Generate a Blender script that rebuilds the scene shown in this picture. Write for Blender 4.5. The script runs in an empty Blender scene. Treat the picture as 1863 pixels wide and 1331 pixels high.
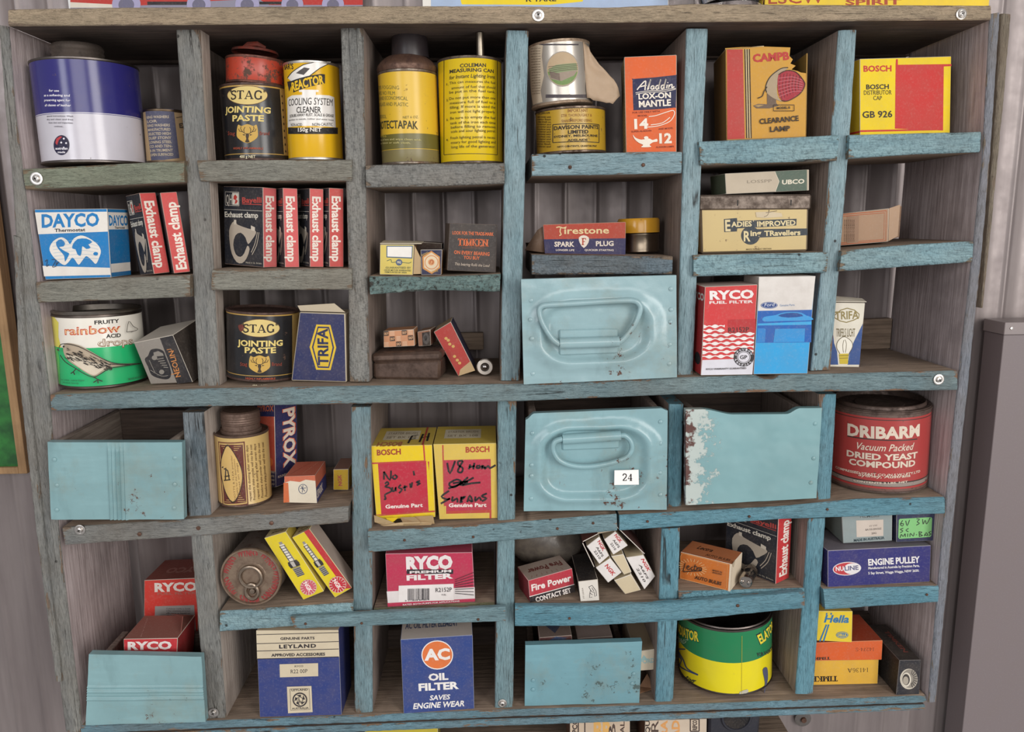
import bpy, bmesh, math, random
from mathutils import Vector, Matrix, noise
from mathutils.geometry import tessellate_polygon
random.seed(7)
S = bpy.context.scene
COL = S.collection
# ---------------------------------------------------------------- camera
FPX, CX, CY = 1400.0, 931.5, 665.5
ex = Vector((53570, -920, FPX)).normalized()
dn = Vector((80, 7585, FPX)); dn = (dn - ex*dn.dot(ex)).normalized()
ez = -dn
ey = ez.cross(ex)
CAM = Vector((0, -0.84, 1.5))
cd = bpy.data.cameras.new('camera'); co = bpy.data.objects.new('camera', cd); COL.objects.link(co)
right = Vector((ex.x, ey.x, ez.x)); down = Vector((ex.y, ey.y, ez.y)); fwd = Vector((ex.z, ey.z, ez.z))
co.matrix_world = Matrix(((right.x, -down.x, -fwd.x, CAM.x), (right.y, -down.y, -fwd.y, CAM.y), (right.z, -down.z, -fwd.z, CAM.z), (0, 0, 0, 1)))
cd.sensor_width = 36; cd.sensor_fit = 'HORIZONTAL'; cd.lens = FPX/1863*36; cd.clip_start = 0.02
S.camera = co
# ---------------------------------------------------------------- light and exposure
S.view_settings.view_transform = 'Standard'; S.view_settings.look = 'None'
S.view_settings.gamma = 1; S.view_settings.exposure = 0.0; S.view_settings.use_curve_mapping = False
W = bpy.data.worlds.new('daylight'); S.world = W; W.use_nodes = True
W.node_tree.nodes['Background'].inputs[0].default_value = (0.98, 0.95, 0.95, 1)
W.node_tree.nodes['Background'].inputs[1].default_value = 0.40
def area(name, loc, target, sx, sy, power, col=(1, 1, 1)):
    l = bpy.data.lights.new(name, 'AREA'); l.shape = 'RECTANGLE'; l.size = sx; l.size_y = sy; l.energy = power; l.color = col
    o = bpy.data.objects.new(name, l); COL.objects.link(o); o.location = loc
    o.rotation_euler = (Vector(target)-Vector(loc)).to_track_quat('-Z', 'Y').to_euler()
area('doorway_daylight', (2.0, -2.7, 1.95), (0, 0, 1.35), 1.1, 2.2, 62, (1, 0.97, 0.93))
area('roller_door_daylight', (.35, -4.2, 2.3), (0, 0, 1.35), 2.2, 1.6, 46, (1, 0.98, 0.96))
area('side_window_daylight', (-1.35, -2.3, 1.9), (-0.2, 0, 1.35), .55, 1.3, 15, (0.95, 0.97, 1))
# ---------------------------------------------------------------- rays through the photograph's frame
CROPS = {'A': (0, 0, 2.82273), 'B': (630, 0, 2.91094), 'C': (1230, 0, 2.94313), 'D': (0, 320, 2.82273), 'E': (630, 320, 2.91094), 'F': (1230, 290, 2.94313),
         'G': (0, 700, 2.82273), 'H': (630, 700, 2.91094), 'I': (1230, 680, 2.94313), 'J': (0, 930, 2.82273), 'K': (630, 930, 2.91094), 'L': (1230, 930, 2.94313), '0': (0, 0, 1)}
CR = [0, 0, 1]
def crop(k): CR[:] = CROPS[k] if isinstance(k, str) else k
def ray(p):
    x = CR[0]+p[0]/CR[2]; y = CR[1]+p[1]/CR[2]
    d = Vector(((x-CX)/FPX, (y-CY)/FPX, 1))
    return Vector((d.dot(ex), d.dot(ey), d.dot(ez)))
def PY(p, Y=0.0):
    d = ray(p); return CAM+d*((Y-CAM.y)/d.y)
def PL(p, o, n):
    d = ray(p); return CAM+d*((o-CAM).dot(n)/d.dot(n))
# ---------------------------------------------------------------- materials
def lin(h):
    h = h.lstrip('#'); h = ''.join(c*2 for c in h) if len(h) == 3 else h
    v = [int(h[i:i+2], 16)/255 for i in (0, 2, 4)]
    return tuple((c/12.92 if c <= .04045 else ((c+.055)/1.055)**2.4) for c in v)+(1,)
MC = {}
class NT:
    def __init__(s, name):
        s.m = bpy.data.materials.new(name); s.m.use_nodes = True; s.t = s.m.node_tree; s.b = s.t.nodes['Principled BSDF']
    def n(s, typ, **kw):
        k = s.t.nodes.new(typ)
        for a, v in kw.items():
            if a.startswith('i_'):
                nm = a[2:].replace('_', ' ')
                k.inputs[nm].default_value = v
            else: setattr(k, a, v)
        return k
    def l(s, a, b): s.t.links.new(a, b)
    def coord(s, scale=(1, 1, 1)):
        c = s.n('ShaderNodeTexCoord'); mp = s.n('ShaderNodeMapping'); mp.inputs['Scale'].default_value = scale
        s.l(c.outputs['Object'], mp.inputs['Vector']); return mp.outputs[0]
    def noise(s, vec, scale, detail=4, rough=.6):
        k = s.n('ShaderNodeTexNoise'); k.inputs['Scale'].default_value = scale; k.inputs['Detail'].default_value = detail; k.inputs['Roughness'].default_value = rough
        s.l(vec, k.inputs['Vector']); return k.outputs['Fac']
    def ramp(s, f, a, b, lo=0.0, hi=1.0):
        k = s.n('ShaderNodeMapRange'); k.inputs[1].default_value = a; k.inputs[2].default_value = b; k.inputs[3].default_value = lo; k.inputs[4].default_value = hi
        s.l(f, k.inputs[0]); return k.outputs[0]
    def mix(s, f, a, b):
        k = s.n('ShaderNodeMix', data_type='RGBA')
        if isinstance(f, float): k.inputs[0].default_value = f
        else: s.l(f, k.inputs[0])
        for v, i in ((a, 6), (b, 7)):
            if isinstance(v, tuple): k.inputs[i].default_value = v
            else: s.l(v, k.inputs[i])
        return k.outputs[2]
    def mul(s, a, b):
        k = s.n('ShaderNodeMath', operation='MULTIPLY')
        for v, i in ((a, 0), (b, 1)):
            if isinstance(v, (int, float)): k.inputs[i].default_value = v
            else: s.l(v, k.inputs[i])
        return k.outputs[0]
    def bump(s, h, strength=.3, dist=.001, prev=None):
        k = s.n('ShaderNodeBump'); k.inputs['Strength'].default_value = strength; k.inputs['Distance'].default_value = dist
        s.l(h, k.inputs['Height'])
        if prev is not None: s.l(prev, k.inputs['Normal'])
        return k.outputs[0]
def dk(c, f): return (c[0]*f, c[1]*f, c[2]*f, 1)
def card(h, rough=.6, wear=.16):
    """printed cardboard or paper, a little soiled"""
    k = ('card', h, rough, wear)
    if k in MC: return MC[k]
    t = NT('printed_card_'+h.strip('#')); c = lin(h); v = t.coord()
    f = t.ramp(t.noise(v, 45, 5), .40, .75); g = t.ramp(t.noise(v, 420, 3), .52, .85)
    a = t.mix(t.mul(f, wear), c, (.20, .15, .11, 1))
    b = t.mix(t.mul(g, wear*.8), a, (.55, .5, .44, 1))
    t.l(b, t.b.inputs['Base Color']); t.b.inputs['Roughness'].default_value = rough; t.b.inputs['Specular IOR Level'].default_value = .35
    t.l(t.bump(t.noise(v, 160, 3), .12, .0006), t.b.inputs['Normal'])
    MC[k] = t.m; return t.m
def tinp(h, rust=.12, rough=.28, metal=0.0):
    """lithographed tin plate: glossy ink with rust specks"""
    k = ('tin', h, rust, rough, metal)
    if k in MC: return MC[k]
    t = NT('litho_tin_'+h.strip('#')); c = lin(h); v = t.coord()
    a = t.mix(t.mul(t.ramp(t.noise(v, 30, 5), .45, .8), .12), c, (.16, .12, .09, 1))
    n1 = t.noise(v, 110, 6, .72); r = t.ramp(n1, .70-rust*.55, .76-rust*.5)
    a = t.mix(r, a, (.09, .045, .03, 1))
    t.l(a, t.b.inputs['Base Color'])
    t.l(t.ramp(r, 0, 1, rough, .75), t.b.inputs['Roughness']); t.b.inputs['Metallic'].default_value = metal
    t.l(t.bump(t.noise(v, 60, 2), .08, .0008), t.b.inputs['Normal'])
    MC[k] = t.m; return t.m
def rusty(h='#5a4a44', h2='#3a2a26', metal=.35, rough=.5):
    k = ('rusty', h, h2, metal)
    if k in MC: return MC[k]
    t = NT('rusty_steel_'+h.strip('#')); v = t.coord()
    f = t.ramp(t.noise(v, 90, 6, .7), .38, .65)
    t.l(t.mix(f, lin(h), lin(h2)), t.b.inputs['Base Color']); t.b.inputs['Metallic'].default_value = metal
    t.l(t.ramp(f, 0, 1, rough*.7, rough*1.5), t.b.inputs['Roughness'])
    t.l(t.bump(t.noise(v, 200, 5), .25, .0007), t.b.inputs['Normal'])
    MC[k] = t.m; return t.m
def metal(h='#b8b4b0', rough=.3, mt=1.0):
    k = ('metal', h, rough, mt)
    if k in MC: return MC[k]
    t = NT('bare_metal_'+h.strip('#')); v = t.coord(); f = t.ramp(t.noise(v, 120, 4), .4, .7)
    t.l(t.mix(t.mul(f, .35), lin(h), dk(lin(h), .45)), t.b.inputs['Base Color'])
    t.b.inputs['Metallic'].default_value = mt; t.b.inputs['Roughness'].default_value = rough
    MC[k] = t.m; return t.m
def wood(name, h1, h2, axis='x', chip=.2, chipcol='#8a6a4e', kind='grain', dirt=.35):
    """weathered paint over timber; axis = grain direction"""
    k = ('wood', name, axis)
    if k in MC: return MC[k]
    t = NT('painted_timber_'+name+'_'+axis)
    def sc(a, b): return {'x': (a, b, b), 'z': (b, b, a), 'y': (b, a, b)}[axis]
    vi = t.coord(); v1 = t.coord(sc(9, 60)); v2 = t.coord(sc(26, 330)); v3 = t.coord(sc(1.6, 75))
    fine = t.noise(v2, 3.0, 6, .62); mid = t.noise(v1, 3.2, 8, .68); big = t.noise(vi, 11, 5)
    base = t.mix(t.ramp(t.noise(v1, 1.1, 6), .32, .68), lin(h1), lin(h2))
    base = t.mix(t.mul(t.ramp(mid, .52, .70), .5), base, dk(lin(h2), .5))
    base = t.mix(t.mul(t.ramp(fine, .52, .66), .65), base, dk(lin(h2), .38))
    base = t.mix(t.mul(t.ramp(fine, .46, .30), .4), base, tuple(min(1, c*1.35+.04) for c in lin(h1)[:3])+(1,))
    base = t.mix(t.mul(t.ramp(big, .42, .72), dirt), base, lin('#75634f'))
    # paint worn through, most of all along the arrises
    ge = t.n('ShaderNodeNewGeometry'); pt = t.ramp(ge.outputs['Pointiness'], .505, .56, 0, .16)
    chipn = t.n('ShaderNodeMath', operation='ADD'); t.l(t.noise(v1, 1.6, 8, .75), chipn.inputs[0]); t.l(pt, chipn.inputs[1])
    cf = t.ramp(chipn.outputs[0], .74-chip*.3, .765-chip*.3)
    bare = t.mix(t.ramp(fine, .35, .65), lin(chipcol), dk(lin(chipcol), .62))
    base = t.mix(cf, base, bare)
    # drying cracks along the grain
    ck = t.n('ShaderNodeMath', operation='SUBTRACT'); t.l(t.noise(v3, .8, 1, .4), ck.inputs[0]); ck.inputs[1].default_value = .5
    ab = t.n('ShaderNodeMath', operation='ABSOLUTE'); t.l(ck.outputs[0], ab.inputs[0])
    crack = t.mul(t.ramp(ab.outputs[0], .002, .0065, 1, 0), t.ramp(t.noise(vi, 17, 3), .54, .62))
    base = t.mix(t.mul(crack, .85), base, (.025, .02, .016, 1))
    spots = t.n('ShaderNodeTexVoronoi'); spots.inputs['Scale'].default_value = 48; t.l(vi, spots.inputs['Vector'])
    sp = t.mul(t.ramp(spots.outputs['Distance'], .06, .10, 1, 0), t.ramp(t.noise(vi, 24, 2), .52, .58))
    base = t.mix(t.mul(sp, .9), base, (.025, .02, .016, 1))
    t.b.inputs['Roughness'].default_value = .5; t.b.inputs['Specular IOR Level'].default_value = .4
    if kind == 'rough':
        vo = t.n('ShaderNodeTexVoronoi'); vo.inputs['Scale'].default_value = 380; t.l(vi, vo.inputs['Vector'])
        n3 = t.noise(vi, 230, 6, .7)
        base = t.mix(t.mul(t.ramp(n3, .50, .68), .6), base, dk(lin(h2), .35))
        b = t.bump(n3, 1.0, .0028); b = t.bump(vo.outputs['Distance'], .6, .0016, b)
    elif kind == 'mossy':
        n3 = t.noise(vi, 260, 7, .75); n4 = t.noise(t.coord((1, 1, 2.5)), 120, 6, .7)
        base = t.mix(t.mul(t.ramp(n3, .50, .60), .85), base, lin('#38322c')); base = t.mix(t.mul(t.ramp(n4, .52, .62), .7), base, lin('#9db4ae'))
        b = t.bump(n3, 1.0, .005); b = t.bump(n4, .8, .004, b)
    else:
        b = t.bump(mid, .9, .003); b = t.bump(fine, 1.0, .0018, b)
    b = t.bump(cf, .8, -.0007, b); b = t.bump(crack, .9, -.002, b)
    t.l(base, t.b.inputs['Base Color']); t.l(b, t.b.inputs['Normal']); MC[k] = t.m; return t.m
def raw(name, h1, h2, axis='y'):
    k = ('raw', name, axis)
    if k in MC: return MC[k]
    t = NT('bare_timber_'+name+'_'+axis)
    s = {'x': (8, 160, 160), 'z': (160, 160, 8), 'y': (160, 8, 160)}[axis]
    v = t.coord(s); vi = t.coord(); g = t.noise(v, 1.6, 8, .66)
    base = t.mix(t.ramp(g, .36, .66), lin(h1), lin(h2))
    base = t.mix(t.mul(t.ramp(t.noise(vi, 14, 4), .48, .7), .45), base, dk(lin(h2), .5))
    t.l(base, t.b.inputs['Base Color']); t.b.inputs['Roughness'].default_value = .8
    t.l(t.bump(g, .8, .0016), t.b.inputs['Normal']); MC[k] = t.m; return t.m
def paint(h, rust=.1, rough=.35, chipcol='#5a3a2c'):
    """glossy brushed enamel on sheet metal with chips"""
    k = ('paint', h, rust, rough)
    if k in MC: return MC[k]
    t = NT('enamel_'+h.strip('#')); v = t.coord(); vs = t.coord((8, 60, 60))
    a = t.mix(t.ramp(t.noise(v, 10, 5), .3, .7), lin(h), dk(lin(h), .78))
    a = t.mix(t.mul(t.ramp(t.noise(vs, 1.4, 5), .5, .8), .35), a, dk(lin(h), 1.25))
    a = t.mix(t.mul(t.ramp(t.noise(v, 16, 7, .68), .50, .74), .42), a, lin('#86826c'))
    a = t.mix(t.mul(t.ramp(t.noise(t.coord((1, 1, .35)), 46, 5), .56, .74), .3), a, dk(lin(h), .5))
    n1 = t.mul(t.noise(v, 75, 8, .75), t.ramp(t.noise(v, 8, 3), .25, .75, .75, 1.25))
    r = t.ramp(n1, .76-rust*.6, .80-rust*.6)
    a = t.mix(r, a, lin(chipcol))
    t.l(a, t.b.inputs['Base Color']); t.l(t.ramp(r, 0, 1, rough, .8), t.b.inputs['Roughness'])
    b = t.bump(t.noise(v, 130, 3), .22, .0008); b = t.bump(t.noise(v, 24, 2), .12, .003, b); b = t.bump(r, .4, -.0005, b)
    t.l(b, t.b.inputs['Normal']); MC[k] = t.m; return t.m
def glass(h='#ffffff', rough=.02):
    k = ('glass', h)
    if k in MC: return MC[k]
    t = NT('clear_glass'); t.b.inputs['Base Color'].default_value = lin(h); t.b.inputs['Transmission Weight'].default_value = 1; t.b.inputs['Roughness'].default_value = rough
    MC[k] = t.m; return t.m
def mat(m): return card(m) if isinstance(m, str) else m
# ---------------------------------------------------------------- mesh builder
class MB:
    def __init__(s): s.bm = bmesh.new(); s.mats = []
    def mi(s, m):
        m = mat(m)
        if m not in s.mats: s.mats.append(m)
        return s.mats.index(m)
    def face(s, pts, m):
        f = s.bm.faces.new([s.bm.verts.new(p) for p in pts]); f.material_index = s.mi(m); return f
    def hexa(s, fr, dv, mats, bevel=.0005, edge=None, side='frltbk'):
        """fr: TL,TR,BR,BL of the front; dv: depth vector; mats: dict f,r,l,t,b,k"""
        b = bmesh.new()
        V = [b.verts.new(p) for p in fr]+[b.verts.new(p+dv) for p in fr]
        F = {'f': (0, 3, 2, 1), 'k': (4, 5, 6, 7), 't': (0, 1, 5, 4), 'b': (3, 7, 6, 2), 'l': (0, 4, 7, 3), 'r': (1, 2, 6, 5)}
        d = mats.get('f')
        for k, ix in F.items():
            f = b.faces.new([V[i] for i in ix]); f.material_index = s.mi(mats.get(k, d))
        b.normal_update()
        if bevel:
            bmesh.ops.bevel(b, geom=list(b.edges), offset=bevel, offset_type='OFFSET', segments=1, profile=.5, affect='EDGES', material=s.mi(edge or mats.get('t', d)))
        s.join(b)
    def join(s, b, keep=True):
        me = bpy.data.meshes.new('tmp'); b.to_mesh(me); b.free(); s.bm.from_mesh(me); bpy.data.meshes.remove(me)
    def lathe(s, B, A, prof, seg=56, front=None):
        A = A.normalized(); fx = Vector((1, 0, 0)); fx = (fx-A*fx.dot(A)).normalized(); fy = A.cross(fx)
        rings = []
        for h, r, m in prof:
            c = B+A*h
            if r <= 1e-6: rings.append([s.bm.verts.new(c)])
            else: rings.append([s.bm.verts.new(c+(fx*math.cos(a)+fy*math.sin(a))*r) for a in [2*math.pi*i/seg for i in range(seg)]])
        for i in range(len(prof)-1):
            a, b = rings[i], rings[i+1]; k = s.mi(prof[i][2])
            for j in range(seg):
                j2 = (j+1) % seg
                if len(a) == 1 and len(b) == 1: break
                if len(a) == 1: vs = (a[0], b[j2], b[j])
                elif len(b) == 1: vs = (a[j], a[j2], b[0])
                else: vs = (a[j], a[j2], b[j2], b[j])
                f = s.bm.faces.new(vs); f.material_index = k
    def tube(s, pts, r, m, seg=10, closed=False):
        n = len(pts); k = s.mi(m); rings = []
        up = None
        for i, p in enumerate(pts):
            a = pts[(i-1) % n] if closed or i else pts[0]; b = pts[(i+1) % n] if closed or i < n-1 else pts[-1]
            t = (b-a).normalized()
            if up is None: up = t.orthogonal().normalized()
            up = (up-t*up.dot(t)).normalized(); w = t.cross(up)
            rr = r[i] if isinstance(r, (list, tuple)) else r
            rings.append([s.bm.verts.new(p+(up*math.cos(q)+w*math.sin(q))*rr) for q in [2*math.pi*j/seg for j in range(seg)]])
        for i in range(n if closed else n-1):
            a, b = rings[i], rings[(i+1) % n]
            for j in range(seg):
                f = s.bm.faces.new((a[j], a[(j+1) % seg], b[(j+1) % seg], b[j])); f.material_index = k
        if not closed:
            for rg in (rings[0][::-1], rings[-1]):
                f = s.bm.faces.new(rg); f.material_index = k
    def obj(s, name, parent=None, base=None, smooth=35, recalc=False):
        if recalc: bmesh.ops.recalc_face_normals(s.bm, faces=s.bm.faces)
        me = bpy.data.meshes.new(name); s.bm.to_mesh(me); s.bm.free()
        for m in s.mats: me.materials.append(m)
        off = Vector(parent['_b']) if parent is not None and '_b' in parent else (base or Vector((0, 0, 0)))
        me.transform(Matrix.Translation(-off)); 
        if smooth:
            me.shade_smooth(); me.set_sharp_from_angle(angle=math.radians(smooth))
        o = bpy.data.objects.new(name, me); COL.objects.link(o)
        if parent is not None: o.parent = parent; o['_b'] = list(off)
        else: o.location = off; o['_b'] = list(off)
        if parent is not None and parent.type == 'MESH': o.parent = parent
        return o
def tag(o, label, cat=None, group=None, kind=None):
    if label: o['label'] = label
    if cat: o['category'] = cat
    if group: o['group'] = group
    if kind: o['kind'] = kind
    return o
def thing(name, label, cat, base, group=None):
    o = bpy.data.objects.new(name, None); COL.objects.link(o); o.location = base; o['_b'] = list(base); o.empty_display_size = .02
    return tag(o, label, cat, group)
# ---------------------------------------------------------------- printed art on surfaces
class Flat:
    def __init__(s, q, sh=Vector((0, 0, 0))):      # TL,TR,BR,BL in 3D; sh = how far the face was moved after it was measured
        s.q = q; s.o = q[3]; s.sh = sh; s.U = (q[2]-q[3]).normalized(); n = s.U.cross(q[0]-q[3]).normalized(); s.N = n; s.V = n.cross(s.U); s.cyl = False
    def uv(s, p): return ((p-s.o).dot(s.U), (p-s.o).dot(s.V))
    def inv(s, p): return s.uv(PL(p, s.o-s.sh, s.N)+s.sh)
    def move(s, w): s.o = s.o+w; s.q = [p+w for p in s.q]; s.sh = s.sh+w
    def frac(s, p):
        u, v = p; a = s.q[0].lerp(s.q[1], u); b = s.q[3].lerp(s.q[2], u); return s.uv(a.lerp(b, v))
    def pt(s, u, v, off): return s.o+s.U*u+s.V*v+s.N*off
class Cyl:
    def __init__(s, B, T, r):
        s.B = B; s.T = T; s.A = (T-B).normalized(); s.r = r; s.h = (T-B).length; s.cyl = True
        f = CAM-B; f = Vector((0, -1, 0)); s.f = (f-s.A*f.dot(s.A)).normalized(); s.x = s.f.cross(s.A)*-1
        if s.x.x < 0: s.x = -s.x
    def inv(s, p):
        d = ray(p); o = CAM-s.B; dd = d-s.A*d.dot(s.A); oo = o-s.A*o.dot(s.A)
        a = dd.dot(dd); b = 2*dd.dot(oo); c = oo.dot(oo)-s.r**2; D = max(b*b-4*a*c, 0)
        t = (-b-math.sqrt(D))/(2*a); q = o+d*t; return (math.atan2(q.dot(s.x), q.dot(s.f))*s.r, q.dot(s.A))
    def frac(s, p):      # u in degrees, v from the top
        return (math.radians(p[0])*s.r, s.h*(1-p[1]))
    def pt(s, u, v, off):
        a = u/s.r; return s.B+s.A*v+(s.x*math.sin(a)+s.f*math.cos(a))*(s.r+off)
TXT = {}
def textmesh(s, bold, sp):
    bold = bold if bold < .025 else .025+(bold-.025)*.33
    k = (s, bold, sp)
    if k not in TXT:
        c = bpy.data.curves.new('t', 'FONT'); c.body = s; c.size = 1; c.offset = bold; c.space_character = sp; c.resolution_u = 2; c.fill_mode = 'BOTH'; c.dimensions = '2D'
        o = bpy.data.objects.new('t', c); me = bpy.data.meshes.new_from_object(o)
        V = [(v.co.x, v.co.y) for v in me.vertices]; Fc = [tuple(p.vertices) for p in me.polygons]
        bpy.data.objects.remove(o); bpy.data.curves.remove(c); bpy.data.meshes.remove(me)
        x0 = min(v[0] for v in V); x1 = max(v[0] for v in V)
        V = [((x-x0)/max(x1-x0, 1e-6), y/.73) for x, y in V]
        TXT[k] = (V, Fc)
    return TXT[k]
def smooth(pts, n=6, closed=False):
    out = []; m = len(pts)
    for i in range(m if closed else m-1):
        g = lambda j: pts[j % m] if closed else pts[min(max(j, 0), m-1)]
        a, b, c, d = g(i-1), g(i), g(i+1), g(i+2)
        for k in range(n):
            t = k/n
            out.append(tuple(.5*(2*b[q]+(c[q]-a[q])*t+(2*a[q]-5*b[q]+4*c[q]-d[q])*t*t+(3*b[q]-a[q]-3*c[q]+d[q])*t**3) for q in (0, 1)))
    if not closed: out.append(tuple(pts[-1]))
    return out
def ell(cx, cy, rx, ry, n=32, rot=0, a0=0, a1=360):
    c, s_ = math.cos(math.radians(rot)), math.sin(math.radians(rot)); o = []
    for i in range(n if a1-a0 >= 360 else n+1):
        a = math.radians(a0+(a1-a0)*i/n); x, y = rx*math.cos(a), ry*math.sin(a); o.append((cx+x*c-y*s_, cy+x*s_+y*c))
    return o
# slab-serif capitals: v = thick stem, h = thin bar, d = diagonal, c = curve
SER = {
 'T': (.8, [('v', .4, 0, 1), ('h', .96, .02, .78), ('k', .05, .96, .78), ('k', .75, .96, .78)]),
 'I': (.42, [('v', .21, 0, 1)]),
 'M': (1.0, [('v', .15, 0, 1), ('v', .85, 0, 1), ('d', .15, .98, .5, .1, .17), ('d', .85, .98, .5, .1, .12)]),
 'K': (.88, [('v', .18, 0, 1), ('d', .25, .42, .72, .97, .1), ('d', .38, .55, .78, .03, .18), ('h', .04, .58, .9), ('h', .96, .56, .86)]),
 'E': (.75, [('v', .2, 0, 1), ('h', .96, .1, .68), ('h', .04, .1, .7), ('h', .5, .2, .55), ('k', .66, .96, .76), ('k', .68, .04, .26)]),
 'N': (.95, [('v', .14, 0, 1), ('v', .8, 0, 1), ('d', .14, .98, .8, .02, .18)]),
 'S': (.68, [('c', [(.6, .78), (.56, .93), (.34, .97), (.12, .88), (.12, .66), (.34, .53), (.56, .4), (.58, .16), (.36, .03), (.12, .06), (.06, .24)], .14)]),
 'A': (.95, [('d', .12, .03, .46, .98, .09), ('d', .46, .98, .8, .03, .19), ('h', .3, .2, .72), ('h', .03, 0, .28), ('h', .03, .62, .96)]),
 'G': (.9, [('c', [(.74, .76), (.64, .93), (.42, .98), (.18, .86), (.09, .5), (.18, .14), (.42, .02), (.68, .1)], .15), ('v', .72, .04, .42)]),
 'F': (.7, [('v', .2, 0, 1), ('h', .96, .1, .66), ('h', .5, .2, .52), ('k', .64, .96, .74)]),
 'R': (.86, [('v', .18, 0, 1), ('c', [(.2, .96), (.56, .94), (.66, .74), (.54, .54), (.2, .5)], .12), ('d', .45, .52, .74, .03, .18), ('h', .03, .62, .88)]),
 'U': (.9, [('v', .18, .3, 1), ('c', [(.18, .32), (.24, .08), (.46, .02), (.68, .1), (.72, .34), (.72, .96)], .12), ('h', .97, .58, .86)]),
 'Y': (.86, [('v', .43, 0, .5), ('d', .1, .97, .43, .45, .18), ('d', .76, .97, .43, .45, .1), ('h', .97, 0, .28), ('h', .97, .62, .88)]),
 'C': (.8, [('c', [(.7, .74), (.62, .93), (.42, .98), (.18, .86), (.09, .5), (.18, .14), (.42, .02), (.66, .12), (.72, .26)], .14)]),
 'D': (.9, [('v', .18, 0, 1), ('c', [(.2, .96), (.55, .94), (.78, .7), (.78, .3), (.55, .06), (.2, .04)], .14)]),
 'L': (.7, [('v', .2, 0, 1), ('h', .04, .1, .66), ('k', .64, .04, .28)]),
 '2': (.66, [('c', [(.1, .72), (.14, .92), (.34, .98), (.54, .86), (.52, .6), (.3, .32), (.08, .06)], .13), ('h', .06, .06, .58), ('k', .57, .04, .22)]),
 '4': (.7, [('d', .45, .95, .07, .3, .08), ('h', .3, .05, .66), ('v', .47, 0, .98)]),
 '1': (.5, [('v', .25, 0, 1)]), '3': (.62, [('c', [(.08, .8), (.3, .98), (.52, .84), (.48, .6), (.28, .52), (.52, .42), (.54, .14), (.3, .02), (.06, .16)], .13)]),
 '6': (.64, [('c', [(.5, .9), (.3, .94), (.12, .66), (.1, .3), (.3, .03), (.52, .14), (.54, .42), (.34, .54), (.13, .4)], .13)]),
 '7': (.6, [('h', .94, .04, .56), ('d', .52, .94, .2, 0, .15)]), '-': (.4, [('h', .42, .04, .36)]), ' ': (.4, [])}
class Art:
    def __init__(s, mb, surf, mode='p'): s.mb = mb; s.s = surf; s.k = 1; s.mode = mode; s.step = .00004
    def to(s, p): return s.s.inv(p) if s.mode == 'p' else s.s.frac(p)
    def put(s, V, Fc, m):
        """V: 2D points on the surface (metres), Fc: faces"""
        off = s.k*s.step+.00006; s.k += 1; ix = s.mb.mi(m); bm = s.mb.bm
        if s.s.cyl:
            b = bmesh.new(); vv = [b.verts.new((u, w, 0)) for u, w in V]
            for f in Fc:
                if len(set(f)) > 2:
                    try: b.faces.new([vv[i] for i in f])
                    except ValueError: pass
            us = [u for u, w in V]; st = s.s.r*.07; k0 = math.ceil(min(us)/st); k1 = math.floor(max(us)/st)
            for k in range(k0, k1+1):
                bmesh.ops.bisect_plane(b, geom=list(b.verts)+list(b.edges)+list(b.faces), plane_co=(k*st, 0, 0), plane_no=(1, 0, 0))
            b.verts.index_update(); V = [(v.co.x, v.co.y) for v in b.verts]; Fc = [tuple(v.index for v in f.verts) for f in b.faces]; b.free()
        vs = [bm.verts.new(s.s.pt(u, w, off)) for u, w in V]
        for f in Fc:
            ar = sum(V[f[i]][0]*V[f[(i+1) % len(f)]][1]-V[f[(i+1) % len(f)]][0]*V[f[i]][1] for i in range(len(f)))
            ff = f if ar > 0 else f[::-1]
            try: q = bm.faces.new([vs[i] for i in ff]); q.material_index = ix
            except ValueError: pass
    def uvpoly(s, P, m, holes=()):
        L = [[Vector((u, w, 0)) for u, w in P]]+[[Vector((u, w, 0)) for u, w in h] for h in holes]
        tr = tessellate_polygon(L); fl = [(v.x, v.y) for l in L for v in l]
        s.put(fl, [tuple(t) for t in tr], m)
    def poly(s, pts, m, holes=()): s.uvpoly([s.to(p) for p in pts], m, [[s.to(p) for p in h] for h in holes])
    def rect(s, x0, y0, x1, y1, m, n=1):
        if s.s.cyl:
            n = 8
            top = [(x0+(x1-x0)*i/n, y0) for i in range(n+1)]; bot = [(x0+(x1-x0)*i/n, y1) for i in range(n, -1, -1)]
            return s.poly(top+bot, m)
        s.poly([(x0, y0), (x1, y0), (x1, y1), (x0, y1)], m)
    def ring(s, pts, w, m): s.stroke(list(pts)+[pts[0]], w, m)
    def frame(s, x0, y0, x1, y1, w, m): s.strokes([[(x0, y0), (x1, y0)], [(x1, y0), (x1, y1)], [(x1, y1), (x0, y1)], [(x0, y1), (x0, y0)]], w, m)
    def ribbon(s, pts, w):
        V = []; n = len(pts)
        for i, p in enumerate(pts):
            a = pts[max(i-1, 0)]; b = pts[min(i+1, n-1)]; dx, dy = b[0]-a[0], b[1]-a[1]; L = math.hypot(dx, dy) or 1
            ww = (w[i] if isinstance(w, (list, tuple)) else w)/2
            V += [(p[0]-dy/L*ww, p[1]+dx/L*ww), (p[0]+dy/L*ww, p[1]-dx/L*ww)]
        return V, [(2*i, 2*i+1, 2*i+3, 2*i+2) for i in range(n-1)]
    def strokes(s, lists, w, m, sm=0):
        V, Fc = [], []
        for l in lists:
            if sm: l = smooth(l, sm)
            if s.mode == 'f' and not s.s.cyl:      # keep the pen width even on a face that is not square
                P = [s.to(p) for p in l]; o = s.to((0, 0)); e = s.to((0, 1)); sc = math.dist(o, e)
                a, f = s.ribbon(P, w*sc)
            else:
                a, f = s.ribbon(l, w); a = [s.to(p) for p in a]
            k = len(V); V += a; Fc += [tuple(i+k for i in q) for q in f]
        s.put(V, Fc, m)
    def stroke(s, pts, w, m, sm=0): s.strokes([pts], w, m, sm)
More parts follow.
